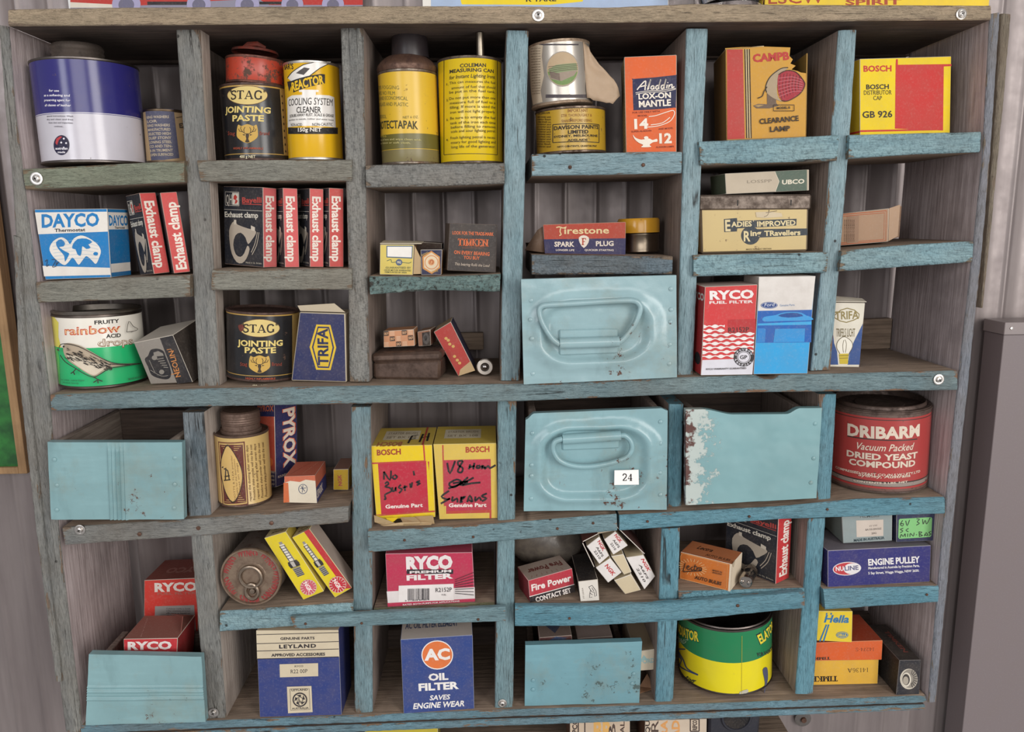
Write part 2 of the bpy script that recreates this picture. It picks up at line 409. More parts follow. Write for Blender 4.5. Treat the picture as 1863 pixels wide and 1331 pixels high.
    def axes(s, bl, br, h, up):
        p0 = s.to(bl); p1 = s.to(br)
        if up is None:
            if s.mode == 'p':
                dx, dy = br[0]-bl[0], br[1]-bl[1]; L = math.hypot(dx, dy); up = (dy/L, -dx/L)
            else: up = (0, -1)
        p2 = s.to((bl[0]+up[0]*h, bl[1]+up[1]*h))
        return p0, (p1[0]-p0[0], p1[1]-p0[1]), (p2[0]-p0[0], p2[1]-p0[1])
    def text(s, t, bl, br, h, m, bold=0.0, shear=0.0, sp=1.0, up=None, flip=False):
        V, Fc = textmesh(t, bold, sp); p0, U, Vv = s.axes(bl, br, h, up)
        ul = math.hypot(*U); vl = math.hypot(*Vv)
        out = []
        for x, y in V:
            if flip: x = 1-x
            x += shear*y*vl/ul
            out.append((p0[0]+U[0]*x+Vv[0]*y, p0[1]+U[1]*x+Vv[1]*y))
        s.put(out, Fc, m)
    def lines(s, rows, x0, x1, h, m, bold=.0):
        for t, y in rows: s.text(t, (x0, y), (x1, y), h, m, bold)
    def serif(s, t, bl, br, h, m, wt=.2, thin=.09, up=None):
        V, Fc = [], []
        def q(pts):
            k = len(V); V.extend(pts); Fc.append(tuple(range(k, k+len(pts))))
        x = 0
        for ch in t:
            wd, st = SER.get(ch, SER['I'])
            for e in st:
                if e[0] == 'v':
                    X = x+e[1]; q([(X-wt/2, e[2]), (X+wt/2, e[2]), (X+wt/2, e[3]), (X-wt/2, e[3])])
                    for yy in (e[2], e[3]):
                        if yy in (0, 1): d = thin if yy == 0 else -thin; q([(X-wt*.95, yy), (X+wt*.95, yy), (X+wt*.95, yy+d), (X-wt*.95, yy+d)])
                elif e[0] == 'h': q([(x+e[2], e[1]-thin/2), (x+e[3], e[1]-thin/2), (x+e[3], e[1]+thin/2), (x+e[2], e[1]+thin/2)])
                elif e[0] == 'k': q([(x+e[1]-thin/2, e[2]), (x+e[1]+thin/2, e[2]), (x+e[1]+thin/2, e[3]), (x+e[1]-thin/2, e[3])])
                elif e[0] == 'd': q([(x+e[1]-e[5]/2, e[2]), (x+e[1]+e[5]/2, e[2]), (x+e[3]+e[5]/2, e[4]), (x+e[3]-e[5]/2, e[4])])
                else:
                    a, f = s.ribbon(smooth(e[1], 4), e[2]*wt/.17)
                    k = len(V); V.extend([(x+u, w) for u, w in a]); Fc.extend([tuple(i+k for i in g) for g in f])
            x += wd+.06
        p0, U, Vv = s.axes(bl, br, h, up); x = max(x-.06, .1)
        s.put([(p0[0]+U[0]*u/x+Vv[0]*w, p0[1]+U[1]*u/x+Vv[1]*w) for u, w in V], Fc, m)
# ---------------------------------------------------------------- shelves' top planes, boxes, tins
SH = {}
SHP = {}
def ztop(on, x):
    P = SHP[on]
    for a, b in zip(P, P[1:]):
        if x <= b.x or b is P[-1]: return a.z+(b.z-a.z)*(x-a.x)/(b.x-a.x)
def zshelf(on, x, w=0.0):
    """height of the shelf at x, or its highest point within w of x"""
    return max(ztop(on, x+w*k/6) for k in range(-6, 7)) if w else ztop(on, x)
def hit(p, on):
    a, b = SH[on]; n = (b-a).cross(Vector((0, 1, 0))).normalized(); q = PL(p, a, n)
    for _ in range(4): q = PL(p, Vector((0, 0, ztop(on, q.x))), Vector((0, 0, 1)))
    return q
class Box:
    def __init__(s, name, label, cat, q, dep, y=None, on=None, f='#888', r=None, l=None, t=None, k=None, edge='#c9c0b2', lean=0.0, group=None, q3=None, dv=None, bevel=.0005, ymin=None):
        sh = Vector((0, 0, 0))
        if ymin is None: ymin = -.011 if on == 'c' else -.003
        if q3 is None:
            yl, yr = (y if isinstance(y, tuple) else (y, y))
            if yl is None:
                BL = hit(q[3], on); BR = hit(q[2], on)
                if BL.y < ymin or BR.y < ymin or BL.y > .15 or BR.y > .15: print('Y?', name, round(BL.y, 4), round(BR.y, 4))
                yl = min(max(BL.y, ymin), .12); yr = min(max(BR.y, ymin), .12)
            BL = PY(q[3], yl); BR = PY(q[2], yr); a = (BR-BL).normalized()
            up = Vector((0, 0, 1)); up = (up-a*up.dot(a)).normalized()
            if lean: up = Matrix.Rotation(-lean, 3, a) @ up
            N = a.cross(up).normalized()
            q3 = [PL(q[0], BL, N), PL(q[1], BL, N), BR, BL]; dv = -N*dep
            if not lean: dv = Vector((-N.x, -N.y, 0)).normalized()*dep
            if on:
                mid = (BL+BR)/2; low = BL if BL.z < BR.z-.002 else (BR if BR.z < BL.z-.002 else None)
                ends = [q3[2], q3[3], q3[2]+dv, q3[3]+dv]; xa, xb = min(p.x for p in ends), max(p.x for p in ends); d = -1
                for kk in range(13):      # rests on the highest point under its bottom edge
                    for e0, e1 in ((BL, BR), (BL+dv, BR+dv)):
                        p = e0.lerp(e1, kk/12); d = max(d, ztop(on, p.x)-p.z)
                sh = Vector((0, 0, d+.0004)); q3 = [p+sh for p in q3]
        s.q = q3; s.dv = dv; s.mb = MB(); s.label = label; s.cat = cat; s.name = name; s.group = group
        M = {'f': f, 'r': r or f, 'l': l or r or f, 't': t or f, 'b': t or f, 'k': k or r or f}
        s.mb.hexa(q3, dv, M, bevel, edge)
        TL, TR, BR, BL = q3
        s.front = Art(s.mb, Flat([TL, TR, BR, BL], sh), 'p'); s.right = Art(s.mb, Flat([TR, TR+dv, BR+dv, BR]), 'f'); s.left = Art(s.mb, Flat([TL+dv, TL, BL, BL+dv]), 'f')
        s.top = Art(s.mb, Flat([TL+dv, TR+dv, TR, TL]), 'f'); s.base = (BL+BR)/2+dv/2
    def lift(s, d, o=Vector((0, 0, 0))):
        w = Vector((0, 0, d))+o
        for v_ in s.mb.bm.verts: v_.co += w
        s.q = [p+w for p in s.q]; s.base = s.base+w
        for a in (s.front, s.right, s.left, s.top): a.s.move(w)
    def F(s): return Art(s.mb, s.front.s, 'f')
    def done(s, parts=None):
        if parts is None: s.o = tag(s.mb.obj(s.name, base=s.base), s.label, s.cat, s.group)
        else:
            s.o = thing(s.name, s.label, s.cat, s.base, s.group); s.body = s.mb.obj(parts, s.o)
        return s.o
def corner_box(name, label, cat, et, eb, y, yaw, w, dep, on=None, **kw):
    """box known by its near vertical edge: et, eb = that edge's top and bottom; the front runs left and back from it"""
    yt, yb = y if isinstance(y, tuple) else (y, y)
    T = PY(et, yt); B = PY(eb, yb)
    up = (T-B).normalized(); a = math.radians(yaw); wd = Vector((-math.cos(a), math.sin(a), 0)); wd = (wd-up*wd.dot(up)).normalized(); td = -up.cross(wd).normalized()
    if td.y < 0: td = -td
    if on:
        d = max(zshelf(on, p.x)-p.z for p in (B, B+wd*w, B+td*dep, B+wd*w+td*dep))+.0005; d = Vector((0, 0, d)); T = T+d; B = B+d
    return Box(name, label, cat, None, dep, q3=[T+wd*w, T, B, B+wd*w], dv=td*dep, **kw)
class Tin:
    def __init__(s, name, label, cat, bot, top, on=None, yf=None, group=None, z0=None):
        """bot, top = (xl, xr, y at the near rim)"""
        bc = ((bot[0]+bot[1])/2, bot[2]); tc = ((top[0]+top[1])/2, top[2])
        if yf is None:
            yf = hit(bc, on).y
            if not .001 < yf < .12: print('Y?', name, round(yf, 4))
            yf = min(max(yf, .002), .1)
        yc = yf+.04
        for _ in range(4):
            r = (PY((bot[1], bot[2]), yc).x-PY((bot[0], bot[2]), yc).x)/2; r2 = (PY((top[1], top[2]), yc).x-PY((top[0], top[2]), yc).x)/2; r = (r+r2)/2; yc = yf+r
        B = PY(bc, yc); B.z = PY(bc, yf).z; T = PY(tc, yc); T.z = PY(tc, yf).z
        if on: d = zshelf(on, B.x, r)+.0006-B.z; B.z += d
        if z0 is not None: B.z = z0
        s.B, s.T, s.r = B, T, r; A0 = (T-B).normalized(); up = math.hypot(A0.x, A0.y)*r; B = B+Vector((0, 0, up)); s.B = B; s.cyl = Cyl(B, T, r); s.h = s.cyl.h; s.A = s.cyl.A; s.mb = MB(); s.a = Art(s.mb, s.cyl, 'p'); s.name = name
        s.o = thing(name, label, cat, B, group)
    def fa(s): return Art(s.mb, s.cyl, 'f')
    def v(s, y, x=None):      # height on the axis of a picture row at the tin's middle
        m = x if x is not None else 0
        return s.cyl.inv((m, y))[1]
    def body(s, bands, rim='#6b6460', top=True, rimm=None, lid=True, inner=None, name='body'):
        """bands: list of (height fraction from the base, material) from the base up"""
        r, h = s.r, s.h; R = rimm or metal(rim, .4); pf = [(0, 0, R), (0, r*.97, R), (.0008, r*1.015, R), (.0022, r*1.015, R), (.003, r, None)]
        for i, (fz, m) in enumerate(bands):
            pf[-1] = (pf[-1][0], pf[-1][1], mat(m)); zz = h*fz if i < len(bands)-1 else h-.003
            pf.append((zz, r, None))
        pf[-1] = (h-.003, r, R); pf += [(h-.0022, r*1.015, R), (h-.0006, r*1.015, R), (h, r*.985, R)]
        if top: pf += [(h-.0025, r*.95, inner or R), (h-.0028, 0, R)]
        s.mb.lathe(s.B, s.A, pf); return s
    def done(s, name='body'):
        return s.mb.obj(name, s.o)
    def part(s, name, prof, at=None, label=None, A=None):
        m = MB(); m.lathe(at or s.B, A or s.A, prof, 48); o = m.obj(name, s.o)
        if label: o['label'] = label
        return o
# ================================================================ setting
YW = .172
t = NT('galvanised_corrugated_steel'); v = t.coord((1, 1, .08)); v2 = t.coord()
t.l(t.mix(t.ramp(t.noise(v, 40, 4), .35, .7), lin('#8d8381'), lin('#776d6c')), t.b.inputs['Base Color'])
t.b.inputs['Metallic'].default_value = .3; t.l(t.ramp(t.noise(v2, 50, 3), .3, .7, .34, .46), t.b.inputs['Roughness']); M_WALL = t.m
mb = MB(); n = 1800; x0, x1 = -1.7, 1.8; k = mb.mi(M_WALL); per = .0392
def prof(x):
    u = (x/per) % 1.0
    d = abs(u-.5)*per; return YW+.0008*math.cos(2*math.pi*u)-.0016*max(0, 1-(d/.004)**2)**1.5
rows = [[mb.bm.verts.new((x0+(x1-x0)*i/n, prof(x0+(x1-x0)*i/n), z)) for i in range(n+1)] for z in (-.1, 2.6)]
for i in range(n):
    f = mb.bm.faces.new((rows[0][i], rows[0][i+1], rows[1][i+1], rows[1][i])); f.material_index = k
tag(mb.obj('wall_back'), 'corrugated galvanised steel shed wall behind the shelving', kind='structure')
# ================================================================ cabinet
crop('0')
cab = thing('pigeonhole_shelf', 'old wooden pigeonhole shelving unit in worn grey and turquoise paint, fixed to the shed wall', 'shelving unit', (0, .07, PY((900, 1290)).z-.02))
DEP = .155
GREY_H = lambda ax: wood('grey', '#9d9b8f', '#858379', ax, .32, '#8d7a66')
GREYB = lambda ax: wood('bluegrey', '#96958f', '#7c7d7b', ax, .25, '#8a7461')
BEIGE = lambda ax: wood('beigegrey', '#c0aa8e', '#a3927a', ax, .3, '#9a8672')
TEAL = lambda ax: wood('teal', '#9fb9c0', '#809ea7', ax, .16, '#8f745c', dirt=.22)
TEALL = lambda ax: wood('teal_low', '#88a6ad', '#6c8b93', ax, .2, '#8f745c', dirt=.24)  # teal darkened for the lower rows; downward light falloff put into the colour
TEALR = lambda ax: wood('teal_rough', '#9ab9be', '#799ca7', ax, .2, '#8f7d68', 'rough', .25)
TEALB = lambda ax: wood('blueteal', '#73a3b2', '#5b8e9f', ax, .12, '#8a7260', dirt=.18)
TEALBR = lambda ax: wood('blueteal_rough', '#72a0ae', '#5a8b9a', ax, .14, '#8a7260', 'rough', .2)
GREYR = lambda ax: wood('greyrough', '#979690', '#7a7a77', ax, .25, '#8a7866', 'rough')
GREEN = lambda ax: wood('greengrey', '#949a86', '#7c8372', ax, .3, '#8d7a62')
RAWV = raw('wall', '#bdafae', '#948684', 'z'); RAWZ = raw('divider', '#94847a', '#6c5e55', 'z'); RAWX = raw('shelf', '#94806e', '#6c5c4e', 'x')
RAWD = raw('dark', '#5b4c43', '#3d322c', 'x')
def poly_at(P, t):
    if len(P) == 1: return P[0]
    L = [0]
    for a, b in zip(P, P[1:]): L.append(L[-1]+math.dist(a, b))
    d = t*L[-1]
    for i in range(len(P)-1):
        if d <= L[i+1] or i == len(P)-2:
            u = (d-L[i])/((L[i+1]-L[i]) or 1); return (P[i][0]+(P[i+1][0]-P[i][0])*u, P[i][1]+(P[i+1][1]-P[i][1])*u)
def board(name, Aq, Bq, y0, dep, mf, mside=None, n=None, wob=.0007, rad=.0022, parent=None, shelf=None, label=None, backlift=0.0):
    """a plank whose front runs between the edges Aq and Bq (top/bottom or left/right), going back from y0 by dep"""
    a0, a1 = PY(Aq[0], y0), PY(Aq[-1], y0); L = (a1-a0).length; n = n or max(8, int(L/.006))
    mb = MB(); kf = mb.mi(mf); ks = mb.mi(mside or mf); rings = []
    for i in range(n+1):
        t = i/n; a = PY(poly_at(Aq, t), y0); b = PY(poly_at(Bq, t), y0); d = (b-a); H = d.length; d.normalize(); Y = Vector((0, 1, 0)); r = min(rad, H*.3)
        sec = [(r*.3, r*.3), (0, r), (0, dep*.5), (0, dep), (H, dep), (H, dep*.5), (H, r), (H-r*.3, r*.3), (H-r, 0), (H*.75, 0), (H*.5, 0), (H*.25, 0), (r, 0)]
        rg = []
        for j, (u, w) in enumerate(sec):
            p = a+d*u+Y*w
            if w < dep*.4:
                q = p*70; e = noise.noise(q)*wob+noise.noise(p*220)*wob*.5
                if w < r*.9 and (u < r*1.1 or u > H-r*1.1): e *= 1.6
                p = p+Y*(abs(e) if w < .001 else 0)+d*((abs(e) if u < H/2 else -abs(e))*.6 if (u < r*1.2 or u > H-r*1.2) else 0)
            rg.append(mb.bm.verts.new(p))
        rings.append(rg)
    m = len(rings[0])
    for i in range(n):
        for j in range(m):
            j2 = (j+1) % m; f = mb.bm.faces.new((rings[i][j], rings[i][j2], rings[i+1][j2], rings[i+1][j])); f.material_index = ks if j in (1, 2, 3, 4, 5) else kf
    for rg in (rings[0], rings[-1][::-1]):
        f = mb.bm.faces.new(rg); f.material_index = kf
    if shelf: SH[shelf] = (a0, a1); SHP[shelf] = [PY(p, y0) for p in Aq]
    o = mb.obj(name, parent or cab, smooth=50, recalc=True)
    if label: o['label'] = label
    return o
Z = 'z'
# top
board('top_board', [(15, 16), (200, 13), (640, 10), (930, 10), (1100, 13), (1260, 6), (1500, 8), (1803, 9)], [(15, 47), (320, 45), (640, 42), (930, 42), (1200, 40), (1803, 36)], -.016, .17, BEIGE('x'), RAWD)
# sides
board('side_board', [(-4, 45), (8, 200), (20, 320), (30, 480), (52, 720), (72, 960), (96, 1150), (118, 1330)], [(15, 48), (27, 200), (42, 320), (62, 480), (90, 720), (106, 960), (128, 1150), (151, 1335)], 0, DEP, GREYB(Z), RAWV)
board('side_board', [(1802, 25), (1788, 290), (1768, 480), (1743, 700), (1716, 960), (1689, 1278)], [(1821, 22), (1803, 290), (1786, 480), (1763, 700), (1735, 960), (1704, 1276)], -.003, DEP+.003, wood('rightside', '#8d8f98', '#7b8088', 'z', .3, '#8f8070'), RAWV)
board('side_batten', [(1823, 24), (1812, 200), (1798, 400), (1785, 560)], [(1841, 26), (1826, 200), (1806, 400), (1789, 560)], .012, .02, wood('batten', '#8f8574', '#776c5c', 'z', .3, '#8a7866'), None)
board('side_batten', [(22, 428), (34, 700), (68, 1000), (100, 1240)], [(34, 432), (50, 700), (83, 1000), (112, 1240)], -.004, .02, GREYB(Z), None)
# upper dividers
board('divider', [(319, 53), (338, 320), (349, 480), (360, 706)], [(364, 53), (371, 200), (381, 340), (388, 480), (399, 706)], .004, .026, GREYB(Z), raw('pale', '#b5a99e', '#8a7c72', 'z'))
board('divider_panel', [(330, 56), (349, 320), (360, 480), (370, 700)], [(341, 56), (360, 320), (371, 480), (381, 700)], .031, .12, RAWZ, RAWZ)
board('divider', [(619, 51), (628, 300), (633, 480), (635, 694)], [(661, 51), (665, 300), (668, 480), (672, 694)], .004, .15, GREYR(Z), RAWZ)
board('divider', [(921, 55), (917, 300), (914, 480), (910, 692)], [(962, 56), (956, 300), (951, 480), (946, 692)], .004, .15, TEAL(Z), RAWZ)
board('divider', [(1249, 52), (1242, 300), (1237, 480), (1232, 684)], [(1289, 52), (1277, 300), (1270, 480), (1261, 684)], .004, .15, TEAL(Z), RAWZ)
board('divider', [(1526, 55), (1513, 240), (1500, 440), (1475, 674)], [(1560, 54), (1548, 240), (1532, 440), (1512, 672)], .004, .15, TEAL(Z), RAWZ)
# shelves of the two upper rows
board('shelf', [(41, 307), (190, 299), (335, 292)], [(46, 345), (190, 338), (335, 331)], -.004, .156, GREEN('x'), RAWX, shelf='a1')
board('shelf', [(358, 291), (640, 290)], [(365, 330), (640, 329)], 0, .15, GREY_H('x'), RAWX, shelf='a2')
board('shelf', [(665, 300), (790, 297), (918, 296)], [(666, 341), (790, 339), (918, 334)], -.003, .15, GREYR('x'), RAWX, shelf='a3')
board('shelf', [(968, 280), (1241, 275)], [(968, 320), (1100, 318), (1240, 315)], -.003, .15, TEAL('x'), RAWX, shelf='a4')
board('shelf', [(1272, 257), (1400, 252), (1527, 245)], [(1275, 300), (1400, 296), (1523, 292)], -.003, .15, TEALR('x'), RAWX, shelf='a5')
board('shelf', [(1546, 245), (1660, 242), (1785, 239)], [(1544, 289), (1660, 281), (1783, 277)], -.004, .15, TEALR('x'), RAWX, shelf='a6')
board('shelf', [(65, 513), (200, 506), (345, 500)], [(69, 551), (200, 546), (346, 540)], -.004, .156, GREY_H('x'), RAWX, shelf='b1')
board('shelf', [(386, 490), (640, 488)], [(384, 528), (640, 527)], -.001, .15, GREY_H('x'), RAWX, shelf='b2')
board('shelf', [(672, 502), (790, 503), (911, 498)], [(673, 536), (790, 528), (909, 531)], -.003, .15, wood('mossy', '#8aa9a6', '#74928f', 'x', .2, '#55504a', 'mossy', .3), RAWX, shelf='b3', wob=.0016)
board('shelf', [(968, 463), (1224, 466)], [(968, 500), (1223, 499)], .004, .15, wood('endgrain', '#74858f', '#5f6d75', 'x', .3, '#8a7866', 'rough', .4), RAWX, shelf='b4')
board('shelf', [(1262, 464), (1507, 458)], [(1262, 503), (1504, 496)], -.003, .15, TEALR('x'), RAWX, shelf='b5')
board('shelf', [(1532, 456), (1650, 445), (1771, 438)], [(1527, 494), (1650, 485), (1769, 477)], -.004, .15, TEALR('x'), RAWX, shelf='b6')
# the long middle beam
board('middle_beam', [(91, 718), (360, 707), (640, 702), (950, 698), (1230, 687), (1375, 682), (1390, 690), (1408, 690), (1420, 682), (1742, 674)],
      [(94, 748), (300, 741), (640, 735), (950, 730), (1230, 718), (1380, 714), (1742, 710)], -.012, .167, wood('beam', '#869c9f', '#6e858b', 'x', .3, '#97755c'), RAWX, n=230)
SH['c'] = (PY((91, 718), -.012), PY((1742, 674), -.012)); SHP['c'] = [PY(p, -.012) for p in [(91, 718), (360, 707), (640, 702), (950, 698), (1230, 687), (1375, 682), (1420, 682), (1742, 674)]]
# fourth row
board('divider', [(331, 750), (342, 940)], [(370, 750), (384, 940)], .004, .15, wood('striped', '#8f9aa0', '#5a6870', 'z', .2, '#8a7866'), raw('pale', '#a89a8e', '#7d6f65', 'z'))
board('divider', [(638, 740), (641, 1000), (645, 1306)], [(674, 740), (677, 1000), (678, 1306)], .004, .15, wood('tealgrey', '#88a4ac', '#6d8a92', 'z', .26, '#8f745c'), RAWZ)
board('divider', [(905, 729), (905, 960), (900, 1292)], [(940, 729), (937, 960), (934, 1290)], .004, .15, TEALL(Z), RAWZ)
board('divider', [(1217, 735), (1214, 922)], [(1244, 735), (1240, 922)], .012, .142, TEALB(Z), RAWZ)
board('divider', [(1490, 717), (1485, 910)], [(1523, 717), (1512, 910)], .004, .15, TEALB(Z), RAWZ)
board('shelf', [(113, 959), (380, 942), (634, 921)], [(119, 992), (380, 974), (633, 951)], -.006, .158, GREYB('x'), RAWX, shelf='d1')
board('shelf', [(669, 967), (900, 953), (1122, 935)], [(671, 1006), (900, 986), (1123, 966)], -.006, .158, TEALL('x'), RAWX, shelf='d2')
board('shelf', [(1127, 937), (1420, 921), (1560, 908), (1719, 904)], [(1127, 966), (1420, 945), (1719, 935)], -.006, .158, TEALB('x'), RAWX, shelf='d3')
# fifth and sixth rows
board('divider', [(346, 975), (360, 1140), (375, 1313)], [(385, 972), (399, 1140), (412, 1312)], .004, .15, GREYB(Z), raw('pale', '#a89a8e', '#7d6f65', 'z'))
board('divider', [(1204, 962), (1198, 1110), (1192, 1277)], [(1238, 960), (1234, 1110), (1225, 1276)], .006, .148, TEALB(Z), RAWZ)
board('divider', [(1471, 943), (1460, 1100), (1447, 1262)], [(1503, 942), (1492, 1100), (1481, 1262)], .004, .15, TEALB(Z), RAWZ)
board('shelf', [(400, 1112), (527, 1104), (642, 1096)], [(400, 1150), (530, 1140), (642, 1130)], -.003, .15, TEALR('x'), RAWX, shelf='e2')
board('shelf', [(680, 1106), (900, 1096)], [(680, 1128), (900, 1122)], .006, .145, wood('mustard', '#94936a', '#7d7c62', 'x', .4, '#8a7866'), RAWX, shelf='e3')
board('shelf_lath', [(528, 1123), (700, 1114), (920, 1105)], [(538, 1145), (700, 1138), (920, 1131)], -.011, .008, TEALL('x'), None)
board('shelf', [(937, 1098), (1200, 1092)], [(937, 1125), (1200, 1115)], .004, .146, RAWX, RAWX, shelf='e4')
board('shelf_lath', [(937, 1103), (1080, 1103), (1235, 1096), (1464, 1077)], [(937, 1140), (1080, 1139), (1235, 1130), (1464, 1107)], -.009, .009, TEALB('x'), None)
board('shelf', [(1235, 1076), (1464, 1070)], [(1235, 1095), (1464, 1085)], .003, .147, TEALBR('x'), RAWX, shelf='e5')
board('shelf', [(1498, 1072), (1600, 1069), (1708, 1066)], [(1502, 1110), (1600, 1103), (1707, 1096)], -.004, .15, TEALB('x'), RAWX, shelf='e6')
board('bottom_board', [(147, 1321), (640, 1302), (950, 1291), (1270, 1281), (1685, 1266)], [(147, 1336), (640, 1316), (950, 1304), (1270, 1294), (1685, 1279)], -.002, .157, wood('bottom', '#789dac', '#658692', 'x', .3, '#9a8068'), RAWX, shelf='f')
board('bottom_rail', [(150, 1339), (640, 1319), (950, 1307), (1270, 1297), (1683, 1282)], [(150, 1356), (640, 1333), (950, 1320), (1270, 1309), (1683, 1292)], .001, .1, wood('bottom', '#789dac', '#658692', 'x', .3, '#9a8068'), RAWD)
# rear rails across the back
def rail(p, q, y, h, m=RAWD, name='back_rail'):
    a = PY(p, y); b = PY(q, y); mb = MB(); mb.hexa([a+Vector((0, 0, h)), b+Vector((0, 0, h)), b, a], Vector((0, .012, 0)), {'f': m}, .001); mb.obj(name, cab)
rail((150, 116), (1655, 102), .148, .012); rail((640, 640), (880, 636), .143, .022, RAWX); rail((1490, 640), (1620, 634), .143, .04, RAWX); rail((240, 1196), (1600, 1150), .148, .028)
# screws, nails
def screw(x, y, r, y0, washer=True, m=None):
    c = PY((x, y), y0); m = m or metal('#c9c4bf', .35); mb = MB(); A = Vector((0, -1, 0)); px = .0006
    if washer: mb.lathe(c, A, [(0, 0, m), (0, r*px, m), (.0012, r*px, m), (.0016, r*px*.75, m), (.0012, r*px*.55, m), (.0030, r*px*.5, m), (.0036, r*px*.3, m), (.0036, 0, m)], 28)
    else: mb.lathe(c, A, [(0, 0, m), (0, r*px, m), (.0008, r*px, m), (.0016, r*px*.5, m), (.0016, 0, m)], 18)
    if washer:
        d = card('#2a2622')
        for an in (.4, .4+math.pi/2):
            u = Vector((math.cos(an), 0, math.sin(an)))*r*px*.3; w = Vector((-math.sin(an), 0, math.cos(an)))*r*px*.08; q = c+A*.0037
            f = mb.face([q-u-w, q+u-w, q+u+w, q-u+w], d)
    return mb.obj('screw' if washer else 'nail', cab)
for x, y, r, y0 in ((67, 325, 11, -.004), (979, 28, 10, -.016), (1748, 26, 9, -.016), (1707, 690, 10, -.012), (146, 963, 10, -.006), (389, 1295, 10, .004), (914, 1278, 9, .004)): screw(x, y, r, y0)
RN = rusty('#6a4a3a', '#4a3226', .3)
for x, y, r, y0 in ((254, 971, 6, -.006), (361, 960, 6, -.006), (494, 951, 6, -.006), (1037, 304, 5, -.003), (1170, 300, 5, -.003), (1036, 1124, 4, -.009), (1342, 1101, 5, -.009), (1686, 1081, 4, -.004),
                   (556, 1134, 4, -.011), (658, 1133, 4, -.011), (870, 1126, 4, -.011), (736, 982, 4, -.006), (861, 976, 4, -.006), (1014, 961, 4, -.006), (1079, 951, 4, -.006), (1178, 948, 4, -.006), (1363, 939, 4, -.006), (1505, 926, 4, -.006)): screw(x, y, r*.65, y0, False, RN)
# ================================================================ beside and around the cabinet
crop('0')
# framed green picture at the left
a = PY((-60, 95), .15); b = PY((52, 860), .15); X1 = b.x; z1 = b.z; Z0 = PY((0, -70), .15).z; Xl = X1-.25
gp = thing('framed_picture', 'green picture in a plain pine frame on the wall left of the shelving', 'picture', ((Xl+X1)/2, .15, z1))
pine = raw('pine', '#b8936a', '#a07c56', 'z')
def slab(mbq, xa, xb, za, zb, y, d, m): mbq.hexa([Vector((xa, y, zb)), Vector((xb, y, zb)), Vector((xb, y, za)), Vector((xa, y, za))], Vector((0, d, 0)), {'f': mat(m)}, .0006)
t = NT('green_print'); v = t.coord(); t.l(t.mix(t.ramp(t.noise(v, 30, 5), .4, .62), lin('#2f7a34'), lin('#1d5226')), t.b.inputs['Base Color']); t.b.inputs['Roughness'].default_value = .35; M_GREEN = t.m
m_ = MB(); slab(m_, Xl, X1-.009, z1+.008, Z0, .152, .006, M_GREEN); m_.obj('print', gp)
m_ = MB(); slab(m_, X1-.011, X1, z1, Z0, .147, .018, pine); slab(m_, Xl, X1-.011, z1, z1+.009, .147, .018, pine); m_.obj('frame', gp)
# grey metal cabinet at the right
cy = .125; a = PY((1823, 586), cy); b = PY((1752, 1331), cy); xa = b.x-.001; zt = a.z
gc = thing('metal_cabinet', 'pale grey steel cabinet standing against the wall at the right of the shelving', 'cabinet', (xa+.3, cy, zt-.9))
gm = card('#7a7071', .45, .08)
m_ = MB(); slab(m_, xa, xa+.6, zt-1.2, zt-.0165, cy, .04, gm); m_.obj('body', gc)
m_ = MB(); slab(m_, xa-.002, xa+.6, zt-.016, zt, cy-.003, .043, card('#8b8180', .45, .08)); m_.obj('lid', gc)
c = PY((1840, 597), cy-.003); m_ = MB(); m_.lathe(c, Vector((0, -1, 0)), [(0, .0022, metal()), (.001, .0018, metal()), (.0012, 0, metal())], 16); m_.obj('screw', gc)
# panel (lower left), a pale wall sheet
# pictures above
def poster(name, label, x0, x1, yb, paintfn, base='#ddd', y=.158, ytop=-70):
    TL, TR, BR, BL = PY((x0, ytop), y), PY((x1, ytop), y), PY((x1, yb), y), PY((x0, yb), y)
    TL.x = BL.x; TR.x = BR.x; TR.z = TL.z; BR.z = BL.z
    mb = MB(); mb.hexa([TL, TR, BR, BL], Vector((0, .003, 0)), {'f': mat(base)}, 0); paintfn(Art(mb, Flat([TL, TR, BR, BL])))
    return tag(mb.obj(name, base=(BL+BR)/2), label, 'picture', None)
def car(a):
    a.rect(128, -70, 660, 40, '#8d8a9c')
    a.poly([(128, -40), (290, -30), (660, -40), (660, 9), (490, 9), (470, -2), (380, 2), (365, 8), (300, 8), (205, 12), (128, 12)], '#b8352f')
    a.poly([(128, 4), (205, 8), (205, 14), (128, 14)], '#d8cfc0'); a.rect(268, 3, 345, 9, '#2a2428'); a.rect(470, 3, 515, 8, '#201c1c')
    for cx, r in ((230, 26), (362, 22), (450, 22), (532, 20), (606, 20)):
        a.poly(ell(cx, 8, r, r*.9), '#a49fc0'); a.poly(ell(cx, 9, r*.55, r*.5), '#6d6a80')
poster('car_poster', 'red vintage car picture on the wall above the left of the shelving', 128, 660, 40, car)
def sign1(a):
    a.rect(784, -70, 1215, 30, '#a9bcd8')
    a.poly([(820, -70), (1080, -70), (1060, 3), (1000, 9), (840, 8)], '#f0d322'); a.text('R TAKE', (957, 3), (1012, 2), 9, '#26221c', .03)
poster('paint_sign', 'blue and yellow sign on the wall above the middle of the shelving', 770, 1215, 40, sign1, '#e8e4dc')
def sign2(a):
    a.text('ESCW', (1398, 7), (1500, 5), 22, '#a8452a', .01); a.text('SPIRIT', (1538, 9), (1640, 8), 10, '#a8452a', .04)
poster('spirit_sign', 'yellow sign with red lettering on the wall above the right of the shelving', 1390, 1796, 40, sign2, '#e8c632')
mb = MB(); c = PY((1330, 16), .12); mb.lathe(c, Vector((0, 0, 1)), [(0, 0, glass()), (0, .035, glass()), (.03, .042, glass()), (.06, .038, glass()), (.06, .035, glass()), (.004, .033, glass()), (.003, 0, glass())], 40)
